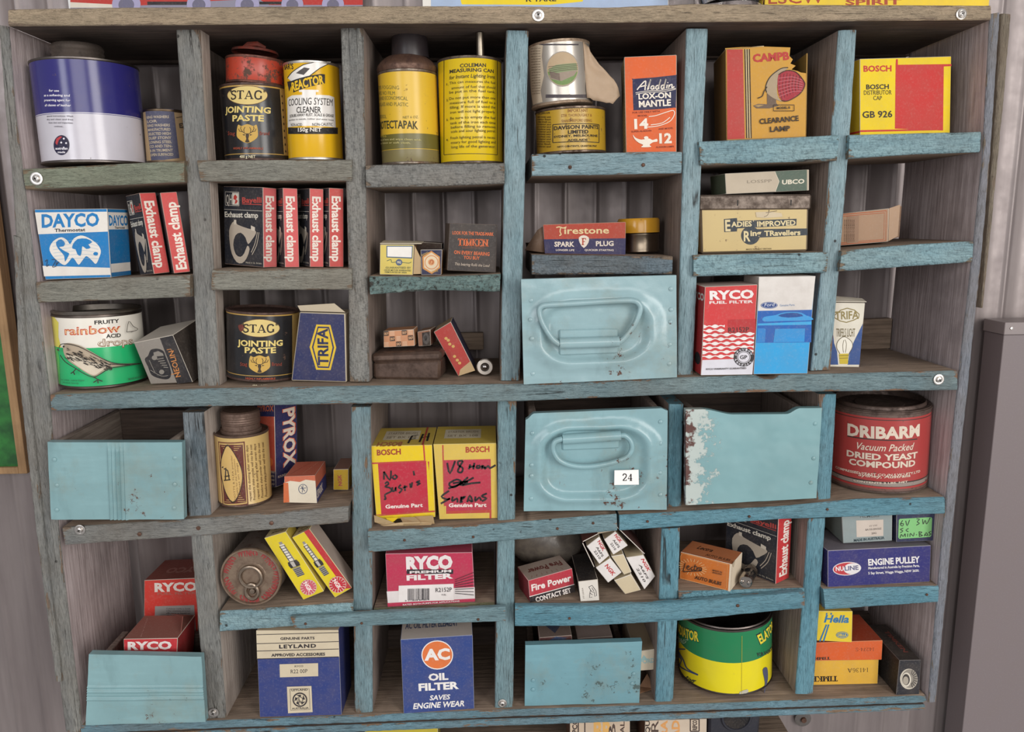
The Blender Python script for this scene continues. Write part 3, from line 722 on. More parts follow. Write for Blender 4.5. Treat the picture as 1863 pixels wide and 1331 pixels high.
tag(mb.obj('glass_jar', base=c), 'clear glass jar standing on top of the shelving under the yellow sign', 'jar')
# ================================================================ drawers
DT = paint('#86aaae', .10, .28)
def drawer(name, label, q, y, depth, hfun=None, ncol=60, nrow=40, m=None, wallh=.92, wallm=None, group='painted drawers', rivets=(), topcurve=None, base_on=None):
    """sheet metal fronted wooden drawer; hfun(u,v) raises the pressed front towards the viewer (metres)"""
    q3 = [PY(p, y) for p in q]; TL, TR, BR, BL = q3; m = m or DT
    root = thing(name, label, 'drawer', (BL+BR)/2+Vector((0, depth/2, 0)), group)
    mb = MB(); k = mb.mi(m); G = []
    for j in range(nrow+1):
        row = []
        for i in range(ncol+1):
            u, v = i/ncol, j/nrow; p = TL.lerp(TR, u).lerp(BL.lerp(BR, u), v)
            if topcurve: p.z -= topcurve(u)*(1-v)**3
            h = (hfun(u, v) if hfun else 0)+noise.noise(p*38)*.0009+noise.noise(p*120)*.00025
            row.append(mb.bm.verts.new(p+Vector((0, -h, 0))))
        G.append(row)
    for j in range(nrow):
        for i in range(ncol):
            f = mb.bm.faces.new((G[j][i], G[j+1][i], G[j+1][i+1], G[j][i+1])); f.material_index = k
    # folded edge of the sheet
    rim = [G[0][i] for i in range(ncol+1)]+[G[j][ncol] for j in range(1, nrow+1)]+[G[nrow][i] for i in range(ncol-1, -1, -1)]+[G[j][0] for j in range(nrow-1, 0, -1)]
    bk = [mb.bm.verts.new(Vector((v.co.x, y+.009, v.co.z))) for v in rim]
    for i in range(len(rim)):
        i2 = (i+1) % len(rim); f = mb.bm.faces.new((rim[i2], rim[i], bk[i], bk[i2])); f.material_index = k
    f = mb.bm.faces.new(bk); f.material_index = mb.mi(RAWX)
    front = mb.obj('front', root, smooth=60, recalc=False)
    W_ = wallm or RAWZ; th = .008; Z1 = Vector((0, 0, 1)); D = Vector((0, depth, 0)); y9 = Vector((0, .0095, 0))
    hl = (TL.z-BL.z)*wallh; hr = (TR.z-BR.z)*wallh
    inx = .008
    for s, P, h in ((1, BL, hl), (-1, BR, hr)):
        a = P+Vector((s*inx, 0, .001))+y9; b = a+Vector((s*th, 0, 0)); L_, R_ = (a, b) if s > 0 else (b, a)
        mb = MB(); mb.hexa([L_+Z1*h, R_+Z1*h, R_, L_], D, {'f': W_}, .0008); mb.obj('side_panel', root)
    a = BL+Vector((inx+th+.0005, 0, .001))+y9; b = BR+Vector((-inx-th-.0005, 0, .001))+y9
    mb = MB(); mb.hexa([a+Z1*.006, b+Z1*.006, b, a], D, {'f': RAWX}, .0005); mb.obj('bottom_panel', root)
    a2 = a+D-Vector((0, .009, 0))+Z1*.0065; b2 = b+D-Vector((0, .009, 0))+Z1*.0065; hb = min(hl, hr)*.95
    mb = MB(); mb.hexa([a2+Z1*hb, b2+Z1*hb, b2, a2], Vector((0, .008, 0)), {'f': RAWD}, .0005); mb.obj('back_panel', root)
    for u, v in rivets:
        p = TL.lerp(TR, u).lerp(BL.lerp(BR, u), v); p.y -= (hfun(u, v) if hfun else 0)
        mb = MB(); mb.lathe(p, Vector((0, -1, 0)), [(-.001, .0026, m), (.0006, .0024, m), (.0012, .0014, m), (.0014, 0, m)], 14); mb.obj('rivet', front)
    return root, q3
def flute(lo, hi, n, amp, ax):
    def f(u, v):
        t = (u if ax == 'u' else v)
        if not lo < t < hi: return 0
        return amp*(.5-.5*math.cos(2*math.pi*n*(t-lo)/(hi-lo)))
    return f
def sst(a, b, x):
    t = min(max((x-a)/(b-a), 0), 1); return t*t*(3-2*t)
def roundbox(u, v, x0, y0, x1, y1, r, w):
    dx = max(x0+r-u, u-(x1-r), 0); dy = max(y0+r-v, v-(y1-r), 0); d = math.hypot(dx, dy)-r
    return 1-sst(-w, w, d)
crop('G')
f1 = flute(.44, .59, 5, .0022, 'u')
dr, _ = drawer('fluted_drawer', 'open turquoise drawer with vertical fluting, fourth row at far left', [(243, 293), (935, 293), (945, 688), (263, 690)], -.014, .145, lambda u, v: f1(u, v)*sst(0, .12, v)+.001*sst(.0, .05, u)*sst(0, .05, 1-u), 110, 24, DT, .97, raw('pale', '#a89a8e', '#7d6f65', 'y'),
    rivets=[(.05, .22), (.06, .55), (.05, .87), (.945, .2), (.94, .54), (.93, .85)])
def handle_set(root, q3, hl, y, loop, plate, barpts, m):
    """wire bail handle: loop = picture polyline, plate = picture quad, bar = the folded sleeve"""
    mb = MB(); Q = [PY(p, y-.0022) for p in plate]; mb.hexa(Q, Vector((0, .0045, 0)), {'f': m}, .0012); pl = mb.obj('handle_plate', root)
    mb = MB(); P = [PY(p, y-.0090) for p in smooth(loop, 5)]; mb.tube(P, .0031, m, 12); mb.obj('wire_handle', pl)
    mb = MB(); P = [PY(p, y-.0075) for p in barpts]; mb.tube([P[0].lerp(P[1], t/6) for t in range(7)], .0058, m, 16); mb.obj('hinge_sleeve', pl)
crop('E')
def tray(u, v):
    return .0055*roundbox(u, v, .08, .17, .88, .86, .25, .07)-.0085*roundbox(u, v, .14, .24, .80, .78, .2, .045)
m3 = paint('#97b5ba', .12, .24)
dr, q3 = drawer('handled_drawer', 'closed turquoise metal drawer with its wire handle standing up, below the spark plug box', [(926, 547), (1748, 525), (1752, 1066), (940, 1103)], -.02, .15, tray, 84, 60, m3, .8,
    rivets=[(.965, .13), (.965, .33), (.96, .45), (.955, .67), (.95, .86), (.06, .2), (.055, .38), (.06, .56), (.06, .9)])
crop('E')
handle_set(dr, q3, None, -.018, [(1130, 890), (1090, 860), (1040, 780), (1022, 720), (1035, 690), (1080, 682), (1180, 676), (1300, 668), (1440, 660), (1520, 660), (1552, 680), (1556, 710), (1530, 780), (1480, 850), (1445, 880)],
           [(1128, 815), (1440, 808), (1440, 938), (1130, 950)], [(1130, 886), (1445, 876)], m3)
crop('H')
def tray2(u, v):
    return .0055*roundbox(u, v, .07, .12, .91, .91, .25, .06)-.0085*roundbox(u, v, .13, .19, .84, .85, .2, .045)
m4 = paint('#8cb0b6', .17, .24)
dr, q3 = drawer('handled_drawer', 'turquoise metal drawer with hanging wire handle and a white number sticker', [(950, 152), (1703, 122), (1697, 660), (940, 668)], -.004, .145, tray2, 84, 60, m4, .97, None,
    topcurve=lambda u: .007*(1-sst(0, .06, u))+.003*sst(.95, 1, u), rivets=[(.05, .2), (.05, .52), (.05, .63), (.05, .87), (.95, .13), (.95, .34), (.95, .63), (.955, .85)])
crop('H')
handle_set(dr, q3, None, -.002, [(1145, 285), (1105, 300), (1095, 340), (1125, 395), (1190, 425), (1280, 432), (1390, 415), (1480, 385), (1512, 340), (1505, 295), (1475, 268), (1452, 268)],
           [(1143, 222), (1443, 206), (1446, 335), (1145, 347)], [(1145, 288), (1452, 268)], m4)
Q = [PY(p, -.0076) for p in ((1420, 452), (1548, 449), (1550, 528), (1419, 530))]
mb = MB(); mb.hexa(Q, Vector((0, .0006, 0)), {'f': card('#f4f2ee', .5, .02)}, .0002)
a = Art(mb, Flat(Q)); a.serif('24', (1462, 508), (1516, 508), 38, '#221f20', .19, .1)
o = mb.obj('number_sticker', [c for c in dr.children if c.name.startswith('front')][0]); o['label'] = 'white sticker printed 24'
crop('I')
m5 = paint('#80a8ac', .13, .34)
def dipc(u):
    return .0065*(sst(.12, .36, u)-sst(.74, .84, u))
dr, _ = drawer('plain_drawer', 'open plain turquoise wooden drawer with chipped white left edge, beside the red yeast tin', [(52, 190), (782, 182), (752, 665), (52, 702)], -.007, .146, None, 60, 40, m5, .93, RAWZ, topcurve=dipc, rivets=[(.955, .17), (.96, .55), (.95, .82)])
# worn white primer along the drawer's left edge
fr = [c for c in dr.children if c.name.startswith('front')][0]
t = NT('enamel_chipped_edge'); v = t.coord(); c1 = lin('#80a8ac')
sx = t.n('ShaderNodeSeparateXYZ'); t.l(v, sx.inputs[0])
xl = min(p.co.x for p in fr.data.vertices); xr = max(p.co.x for p in fr.data.vertices)
gx = t.ramp(sx.outputs[0], xl, xl+(xr-xl)*.3, 1, 0); nn = t.noise(v, 75, 8, .75)
ad = t.n('ShaderNodeMath', operation='ADD'); t.l(t.mul(gx, .42), ad.inputs[0]); t.l(nn, ad.inputs[1])
w1 = t.ramp(ad.outputs[0], .68, .72); w2 = t.ramp(t.mul(t.noise(v, 40, 6, .7), gx), .44, .48)
base = t.mix(w1, t.mix(t.ramp(t.noise(v, 10, 5), .3, .7), c1, dk(c1, .8)), lin('#b3bdb8')); base = t.mix(w2, base, lin('#5a3a34'))
t.l(base, t.b.inputs['Base Color']); t.b.inputs['Roughness'].default_value = .42; t.l(t.bump(w1, .5, -.0006), t.b.inputs['Normal']); fr.data.materials[0] = t.m
crop('J')
f2 = flute(.44, .66, 6, .0016, 'v')
m6 = paint('#86aaae', .13, .36)
dr, _ = drawer('fluted_drawer', 'turquoise drawer with horizontal fluting, bottom row at far left', [(456, 733), (1034, 745), (1056, 1080), (440, 1097)], -.016, .08, f2, 30, 100, m6, .75, RAWZ)
crop('K')
m7 = paint('#74a0aa', .2, .42, '#4a5a58')
dr, _ = drawer('plain_drawer', 'flat blue turquoise drawer in the bottom row holding three small cartons', [(949, 708), (1567, 688), (1551, 1013), (945, 1029)], .004, .125, None, 40, 24, m7, .47, RAWZ, rivets=[(.07, .58), (.07, .73), (.94, .52), (.93, .68)])
# ================================================================ first row
RIM = metal('#8c857d', .38)
crop('A')
T = Tin('solvent_tin', 'large navy and white tin with a grey screw cap, top shelf at far left', 'tin', (232, 735, 832), (172, 668, 285), 'a1', -.009)
B_, Wh = tinp('#2d2a6e', .06, .2), tinp('#c6c2ca', .06, .2)
T.body([(.465, Wh), (.47, B_), (.478, Wh), (1, B_)]); a = T.a
for s, x0, x1, y in (('for use', 240, 292, 470), ('as a softening and', 215, 347, 495), ('preserving agent for', 217, 349, 520), ('all classes of leather', 220, 353, 546)): a.text(s, (x0, y), (x1, y+1), 12, '#e6e2ea', .02)
for s, x0, x1, y in (('special instructions: Wash', 230, 365, 600), ('dry and clean and free', 230, 365, 617), ('from dust and impurities.', 240, 365, 634), ('continues...', 268, 318, 652)): a.text(s, (x0, y), (x1, y+1), 8, '#5a5660', .01)
a.poly(ell(306, 745, 40, 51), '#1c1a3a'); a.poly([(275, 735), (280, 712), (298, 700), (310, 702), (292, 720), (284, 745)], '#b3363e')
for x, y, r in ((318, 712, 5), (305, 732, 5), (330, 735, 5), (318, 757, 4)): a.poly(ell(x, y, r, r, 8), '#e6e2ea')
a.text('australian', (276, 768), (338, 768), 13, '#e6e2ea', .03); a.text('made', (288, 786), (326, 786), 11, '#e6e2ea', .03)
T.done(); cm = rusty('#6b6058', '#4d443e', .5)
r = T.r*.5; c = T.T+T.A*-.002
T.part('screw_cap', [(0, r*1.02, cm), (.004, r*1.02, cm), (.0045, r*.93, cm)]+[(.006+.0025*i, r*(.99 if i % 2 else .95), cm) for i in range(6)]+[(.021, r*.96, cm), (.0225, r*.9, cm), (.0225, 0, cm)], c+Vector((-.006, 0, 0)), 'ridged grey screw cap')
T = Tin('washer_tin', 'small brown and navy cardboard washer tin beside the large navy and white tin', 'tin', (722, 940, 823), (698, 925, 553), 'a1', .026)
T.body([(1, card('#a58a66'))], rim='#6a5a4a', inner=card('#7a6450')); a = T.a
a.poly([(703, 560), (780, 556), (850, 558), (880, 810), (800, 820), (735, 822)], '#4b4c62')
for i, s in enumerate(('RING WASHERS', 'LOR', 'RING WASHERS', 'MANUFACTURED', 'SELECTED HIGH', 'DLIEF STONY', 'LONING STEEL', 'CO AND TEN-', 'R IN TRUMENT', 'OPEN SURFACED')):
    y = 608+i*21.5; a.text(s, (712+i*2.5, y), (764+i*2 if i == 1 else 826+i*2.5, y-4), 14, '#b9aa94', .02)
a.text('EXC', (880, 655), (926, 648), 24, '#3a322c', .04); a.stroke([(862, 602), (922, 590)], 3, '#4a3c30')
T.done()
# ------------------------------------------------ STAG tins
STK, STG, STC = tinp('#1f1f22', .10, .25), '#c9a24c', '#d8c07a'
def stag(T, X, Y, sx, sy, dx):
    """printing of the black jointing paste tin; X,Y place the middle of the word at the top"""
    a = T.a; P = lambda x, y: (X+x*sx, Y+y*sy)
    def E(x, y, rx, ry): return ell(*P(x, y), rx*sx, ry*sy, 36)
    a.poly(E(0, 0, 105, 50), '#5a3a24'); a.poly(E(0, 0, 102, 47), STC)
    a.serif('STAG', P(-84, 22), P(78, 22), 44*sy, '#241c16', .2, .1); a.text('"', P(-90, 4), P(-80, 4), 30*sy, '#241c16', .03); a.text('"', P(82, 4), P(92, 4), 30*sy, '#241c16', .03)
    a.text('JOINTING', P(-112, 93), P(118, 94), 32*sy, '#e0c878', .05); a.text('PASTE', P(-76, 134), P(84, 134), 32*sy, '#e0c878', .05)
    sh = [(-47, 152), (-30, 158), (0, 148), (30, 158), (47, 152), (54, 190), (48, 220), (0, 246), (-48, 220), (-54, 190)]
    a.poly([P(*p) for p in smooth(sh, 3, True)], STG)
    d = '#3a2c1c'; H = lambda pts: a.poly([P(*p) for p in pts], d)
    H([(-7, 196), (7, 196), (9, 208), (5, 224), (12, 240), (0, 244), (-12, 240), (-5, 224), (-9, 208)])
    for sgn in (-1, 1):
        a.strokes([[P(sgn*x, y) for x, y in l] for l in ([(8, 198), (24, 188), (34, 172), (32, 160)], [(24, 188), (40, 184), (44, 172)], [(16, 193), (18, 176), (12, 164)])], 3.2*sx, d)
        H([(sgn*12, 200), (sgn*26, 202), (sgn*14, 208)])
    a.text('Stag', P(-98, 205), P(-62, 205), 20*sy, '#8a3a2a', .01); a.text('Brand', P(62, 205), P(112, 205), 20*sy, '#8a3a2a', .01)
    a.text('HIGHLY INFLAMMABLE', P(-70, 278), P(80, 279), 11*sy, '#a84a30', .02)
    a.text('400 g NET', P(-38, 322), P(42, 322), 15*sy, '#d8cfae', .03)
def stag_tin(label, bot, top, on, X, Y, sx, sy, group, yf=None):
    T = Tin('jointing_paste_tin', label, 'tin', bot, top, on, yf, group)
    g = tinp('#b8934a', .12, .3)
    T.body([(.085, STK), (.095, g), (.945, STK), (.965, g), (1, tinp('#4a3428', .3, .5))], rim='#5a4038', rimm=rusty('#5f4a42', '#3d2b26', .4), inner=rusty('#5f4a44', '#43302a', .4))
    crop_y = T
    stag(T, X, Y, sx, sy, 0); return T
T = stag_tin('black jointing paste tin on the top shelf carrying a small red tin', (1152, 1487, 812), (1122, 1462, 420), 'a2', 1260, 489, 1, 1, 'black jointing paste tins', .02)
fa = T.fa(); fa.rect(63, .05, 100, .91, card('#b99a5c'))
for i in range(9): fa.poly(ell(67.5, .14+i*.09, 1.6, .018, 8), '#2a241e')
T.done(); stag1 = T
T = Tin('red_tin', 'small rusty red tin standing on the jointing paste tin, top shelf', 'tin', (1150, 1450, 400), (1155, 1440, 245), None, .025)
T.B.z = stag1.T.z+.0005; T.cyl.B = T.B
T.body([(1, tinp('#b3402c', .34, .35))], rimm=rusty('#7a4a3c', '#4a302a', .4), inner=rusty('#6a4438', '#4a302a', .4)); T.done()
m = MB(); lidm = rusty('#8a3e30', '#4a302a', .3); m.lathe(T.T, T.A, [(.0004, T.r*.8, lidm), (.003, T.r*.78, lidm), (.0035, T.r*.7, lidm), (.0030, T.r*.4, lidm), (.0042, 0, lidm)], 40)
o = m.obj('lid', T.o)
m = MB(); c = T.T+Vector((.004, -T.r*.55, .0045)); m.tube([c+Vector((-.012, 0, -.001)), c+Vector((-.006, .001, .002)), c+Vector((.004, 0, .0022)), c+Vector((.012, .002, -.001))], [.0012, .003, .003, .0012], lidm, 8); m.obj('lid_tab', T.o)
T = Tin('coolant_cleaner_can', 'yellow and white cooling system cleaner can beside the black jointing paste tin', 'can', (1490, 1755, 806), (1452, 1742, 306), 'a2', .014)
yl = tinp('#ddac12', .04, .22); T.body([(1, yl)], rim='#c9c4bd'); a = T.a; K = '#1f1d1e'; Wt = tinp('#e4dfd8', .03, .24)
a.rect(1480, 655, 1735, 688, K); a.poly([(1478, 655), (1476, 505), (1500, 490), (1552, 487), (1552, 472), (1536, 472), (1536, 462), (1636, 462), (1636, 472), (1622, 472), (1622, 487), (1690, 490), (1716, 500), (1724, 655)], Wt)
a.text("BAR'S", (1462, 358), (1508, 355), 30, K, .02)
a.poly([(1478, 400), (1500, 370), (1560, 330), (1610, 318), (1700, 318), (1640, 350), (1590, 390), (1500, 420)], Wt); a.poly([(1520, 376), (1562, 346), (1592, 352), (1560, 385)], '#4a4648')
a.strokes([[(1478, 400), (1500, 372), (1560, 332), (1612, 320)], [(1500, 420), (1590, 390), (1642, 350), (1700, 320)]], 4, K)
a.poly([(1476, 420), (1500, 415), (1650, 380), (1668, 382), (1668, 428), (1508, 475), (1496, 440), (1486, 470)], K)
a.text('REACTOR', (1502, 470), (1664, 430), 44, '#e8bc1c', .06, .2)
a.text('COOLING SYSTEM', (1484, 546), (1706, 544), 38, K, 0.0); a.text('CLEANER', (1524, 580), (1648, 579), 32, K, .01)
a.text('SCRUBS AWAY RUST, SCALE & GREASE', (1490, 604), (1712, 602), 15, K, 0.01); a.text('harmless to metals, rubber and water hoses', (1486, 622), (1712, 621), 9, K, .0)
a.text('NON-ACID', (1496, 648), (1552, 648), 16, K, .0); a.text('NON-CAUSTIC', (1604, 647), (1706, 646), 16, K, .0); a.text('150g NET', (1532, 676), (1650, 676), 20, '#e8e2d8', .03)
T.done()
# ------------------------------------------------ column 3
crop('B')
T = Tin('aerosol_can', 'yellow and olive aerosol can with a black cap and rusty shoulder, top shelf', 'aerosol can', (190, 497, 864), (168, 476, 360), 'a3', .014)
ye, ol = tinp('#d8b02e', .13, .32), tinp('#67602a', .12, .35); bare = rusty('#8d8478', '#5f4a3c', .7, .35)
T.body([(.16, tinp('#7a7046', .2, .35)), (.165, ye), (.325, ol), (.975, ye), (1, bare)], rimm=bare); a = T.a
for s, x0, x1, y in (('STOPS FOGGING', 160, 280, 476), ('LEAVES NO FILM', 160, 258, 505), ('SAFE AND ECONOMICAL', 160, 326, 534), ('FOR GLASS AND PLASTIC', 160, 328, 566), ('AEROSOL', 160, 214, 628)): a.text(s, (x0, y), (x1, y-2), 20, '#6b6a3a', .0)
a.text('NET 6 OZ.', (300, 628), (382, 626), 14, '#6b6a3a', 0); a.text('PROTECTAPAK', (140, 686), (380, 684), 42, '#3c3a1c', .02); a.text('GLASS', (168, 726), (214, 726), 16, '#b5a23c', .02)
for s, y in (('a little of lens and wipe clean with', 748), ('clean tissue or soft cloth.', 764)): a.text(s, (180, y), (395 if y < 750 else 342, y-2), 10, '#c9bd7a', .01)
T.done(); r = T.r; bl = tinp('#2a2426', .1, .35); rr = rusty('#75594a', '#4a342c', .5)
T.part('shoulder', [(0, r*1.0, rr), (.004, r*1.03, rr), (.007, r*1.0, rr), (.011, r*.9, rr), (.0155, r*.72, rr), (.0165, r*.66, rr), (.0165, 0, rr)], T.T, 'rusty domed shoulder')
T.part('cap', [(0, r*.64, bl), (.021, r*.6, bl), (.0258, r*.57, bl), (.0272, r*.5, bl), (.0272, 0, bl)], T.T+T.A*.0155+Vector((.004, 0, 0)), 'black plastic cap')
T = Tin('measuring_can', 'yellow measuring can covered in instructions with a thin tube rising from its top', 'can', (500, 828, 855), (480, 820, 290), 'a3', .012)
yc_ = tinp('#d9b911', .05, .2); T.body([(1, yc_)], rimm=rusty('#6f6358', '#4a3c30', .6)); a = T.a; K = '#2b2718'
a.frame(516, 316, 798, 820, 3, K); a.frame(516, 316, 798, 820, 3, K)
a.text('COLEMAN', (600, 358), (738, 355), 20, K, .03); a.text('MEASURING CAN', (546, 389), (778, 387), 19, K, .03); a.text('for Instant Lighting Irons.', (544, 422), (786, 418), 20, K, .01, .2)
L_ = [('This can measures the fuel', 448, 545), ('amount of fuel that should', 474, 556), ('be put in the fuel tank.', 497, 545), ('Do not put more than one', 530, 545), ('measure full of fuel to a', 554, 548), ("filling. If more is used the", 578, 548), ('iron will not light properly.', 603, 550), ('Be sure to empty the fuel', 634, 550), ('tank of the iron each time', 660, 550), ('before filling to remove', 682, 554), ('scale and sour lighting petrol.', 704, 554), ('Fresh lighting petrol is neces-', 738, 552), ('essary for good lighting and', 762, 554), ('long life of the generator.', 786, 556)]
for s, y, x in L_: a.text(s, (x, y), (786, y-2), 15, K, .0)
for s, y in (('1', 446), ('2', 530), ('3', 634), ('4', 740)): a.text(s+'.', (531, y+6), (541, y+6), 11, K, .02)
T.done()
m = metal('#9a8f80', .35); c = T.T+Vector((.012, -T.r*.75, -.0026)); T.part('tube', [(0, .0042, m), (.026, .004, m), (.026, .0028, m), (.012, .0026, m)], c)
# ------------------------------------------------ column 4
T = Tin('paint_tin', 'low yellow and black paint tin under the peeling tin, top shelf of the fourth column', 'tin', (1010, 1375, 798), (1003, 1368, 558), 'a4', .014)
yk = tinp('#b8932a', .16, .3); bl = tinp('#211d1a', .15, .3); T.body([(.03, bl), (.97, yk), (1, rusty('#8a7a6a', '#4a382c', .6))], rimm=rusty('#7a6a5c', '#4a382e', .6)); a = T.a; K = '#241d12'
a.frame(1094, 660, 1338, 755, 4, K); a.text('IMPORTANT', (1172, 595), (1280, 592), 18, '#8a5a20', .02); a.text('STIR THOROUGHLY &', (1138, 620), (1300, 617), 15, '#8a5a20', .01); a.text('SHAKE BEFORE USING', (1140, 648), (1300, 645), 15, '#8a5a20', .01)
a.text('DAVISON PAINTS', (1100, 689), (1334, 683), 20, K, .05); a.text('LIMITED', (1174, 708), (1282, 706), 19, K, .06); a.text('SYDNEY, MELBOURNE', (1100, 731), (1330, 725), 12, K, .03); a.text('ADELAIDE', (1172, 748), (1278, 746), 12, K, .03)
a.text('NETT CONTENTS, QUARTER PINT', (1118, 782), (1326, 778), 9, K, .02)
for i in range(13): a.text(random.choice(('for interior and', 'exterior finish', 'apply evenly with', 'a clean brush on', 'dry surfaces only')), (1014, 622+i*13), (1084, 624+i*13), 9, K, .01)
a.text('CB/C20H-1/4', (1016, 606), (1080, 602), 11, K, .02)
T.done(); pt = T
T = Tin('peeling_tin', 'silver tin with a torn peeling label, tilted on top of the low paint tin', 'tin', (978, 1310, 560), (966, 1280, 205), None, .012)
T.B.z = pt.T.z+.0022; T.cyl.B = T.B; T.cyl.A = (T.T-T.B).normalized(); T.A = T.cyl.A
sv = tinp('#b5aea4', .06, .3, .55); bp = card('#c8b8a0'); T.body([(.05, rusty('#8d7864', '#6a5344', .4)), (.95, sv), (1, tinp('#c4aa92', .15, .5))], rimm=rusty('#b09a84', '#7a6450', .4)); a = T.a
a.rect(1056, 500, 1300, 518, '#4a4448'); a.rect(1020, 232, 1230, 240, '#4a4448')
a.poly([(968, 245), (1010, 236), (1042, 240), (1036, 300), (1048, 400), (1030, 480), (1040, 540), (990, 556), (968, 420)], bp)
for i in range(18): a.text(random.choice(('mildew proof one', 'coat flat enamel', 'for all weather', 'use with thinner')), (978+i*.6, 262+i*14), (1030, 258+i*14), 8, '#6a5c50', .0)
a.poly(ell(1145, 365, 84, 93), '#9c948a'); a.poly(ell(1145, 365, 80, 89), '#b8a080'); a.poly(ell(1145, 365, 78, 86, 24, 0, 10, 170), '#6f8a50')
a.poly([(1068, 372), (1110, 345), (1215, 335), (1222, 375), (1130, 400)], '#84926a'); a.poly([(1075, 400), (1130, 385), (1222, 372), (1205, 400), (1140, 430), (1088, 420)], '#988878'); a.poly([(1076, 378), (1130, 390), (1133, 428), (1086, 412)], '#75665a')
for k in range(4): a.strokes([[(1072+k*3, 355+k*10), (1130, 348+k*9), (1222, 340+k*9)]], 2.5, '#5a5040')
T.done()
m = MB(); k = m.mi(card('#b39a80')); G = []; c0 = T.T+Vector((T.r*.72, -T.r*.72, 0)); nz = 14; nx = 8; hh = T.h*.92
for j in range(nz+1):
    row = []; v = j/nz; wd = .016*(.25+.75*sst(0, .75, v))*(1-.35*sst(.86, 1, v))+.006*v
    for i in range(nx+1):
        u = i/nx; p = c0.lerp(T.B+Vector((T.r*.72, -T.r*.72, T.h*.1)), v); row.append(m.bm.verts.new(p+Vector((u*wd*1.75, .004*math.sin(u*2)+.003*noise.noise(Vector((u*3, v*4, 1))), -u*.006+.002*noise.noise(Vector((u*5, v*9, 7)))))))
    G.append(row)
for j in range(nz):
    for i in range(nx): f = m.bm.faces.new((G[j][i], G[j+1][i], G[j+1][i+1], G[j][i+1])); f.material_index = k
o = m.obj('torn_label', T.o); md = o.modifiers.new('thick', 'SOLIDIFY'); md.thickness = .0006; o['label'] = 'stiff torn flap of brown label'
b = Box('mantle_box', 'orange gas mantle box with a navy name panel, top shelf beside the tins', 'box', [(1480, 290), (1758, 278), (1757, 793), (1490, 796)], .06, (.016, .010), 'a4', '#d9622f', card('#c9582c'), '#a8936a', '#d0743c')
a = b.front; n_ = '#26284a'; w = '#ece2d2'
a.poly(smooth([(1530, 406), (1640, 398), (1748, 386), (1757, 392), (1756, 470), (1753, 550), (1745, 558), (1640, 568), (1540, 572), (1529, 564), (1526, 490), (1524, 412)], 2, True), n_)
a.strokes([[(1548, 464), (1562, 446), (1582, 424), (1594, 418), (1592, 440), (1590, 466)], [(1562, 448), (1598, 440)], [(1602, 464), (1610, 440), (1620, 410), (1612, 440), (1608, 462)], [(1636, 442), (1624, 446), (1622, 458), (1632, 460), (1638, 444), (1638, 462)],
           [(1662, 440), (1650, 444), (1648, 457), (1658, 458), (1674, 408), (1664, 444), (1664, 460)], [(1690, 438), (1678, 442), (1676, 455), (1686, 456), (1702, 406), (1692, 442), (1692, 458)], [(1708, 436), (1704, 456)], [(1718, 436), (1714, 456), (1722, 440), (1734, 436), (1732, 452), (1746, 446)]], 6, w, 4)
a.poly(ell(1711, 426, 3, 3, 8), w)
a.strokes([[(1540, 480), (1600, 470), (1680, 466), (1744, 456), (1746, 462), (1680, 474), (1600, 478), (1542, 488)]], 3, w, 3)
a.text('LOX-ON', (1556, 514), (1728, 505), 30, w, .05); a.text('MANTLE', (1558, 556), (1728, 547), 34, w, .05)
a.text('FOR USE ONLY WITH', (1524, 590), (1668, 582), 10, '#7a2c1a', .01); a.text('MODEL', (1552, 606), (1604, 604), 9, '#7a2c1a', .01)
a.text('14', (1534, 670), (1608, 667), 52, w, .07); a.text('12', (1666, 746), (1732, 744), 52, w, .07); a.text('AND MODEL', (1662, 676), (1740, 670), 9, '#7a2c1a', .01); a.text('SUPER-ALADDIN', (1518, 690), (1624, 684), 9, '#7a2c1a', .01); a.text('ALADDIN LAMPS', (1648, 772), (1744, 768), 9, '#7a2c1a', .01)
a.strokes([[(1600, 662), (1660, 655), (1720, 632), (1745, 596), (1740, 574), (1710, 580), (1650, 600), (1610, 606)], [(1620, 650), (1680, 640), (1722, 610)]], 4, w, 4)
a.poly(smooth([(1526, 702), (1540, 718), (1570, 728), (1610, 722), (1630, 730), (1652, 724), (1655, 738), (1632, 742), (1614, 756), (1622, 766), (1570, 768), (1580, 756), (1556, 744), (1534, 724)], 3, True), w); a.poly(ell(1596, 718, 12, 8), w)
L_ = b.left
for i in range(22): L_.text(random.choice(('the mantle must', 'be fixed on the', 'gallery and lit', 'with care before')), (.12, .09+i*.04), (.9, .09+i*.04), .018, '#3a3026', .02)
b.done()
# ------------------------------------------------ columns 5 and 6
crop('C')
b = Box('clearance_lamp_box', 'torn ochre and red clearance lamp box on the top shelf', 'box', [(264, 262), (612, 252), (697, 730), (270, 748)], .075, (.026, .016), 'a5', '#c8953a', '#a8823e', '#8a6c3a', '#b09468')
TL, TR, BR, BL = b.q; fr_, dv = b.front.s, b.dv; R0 = fr_.o
b.mb.bm.free(); b.mb = MB(); W3 = (BR-BL); TRf = BR+(TL-BL)*.945
q = [TL, TRf, BR, BL]; b.q = q; fl = Flat(q)
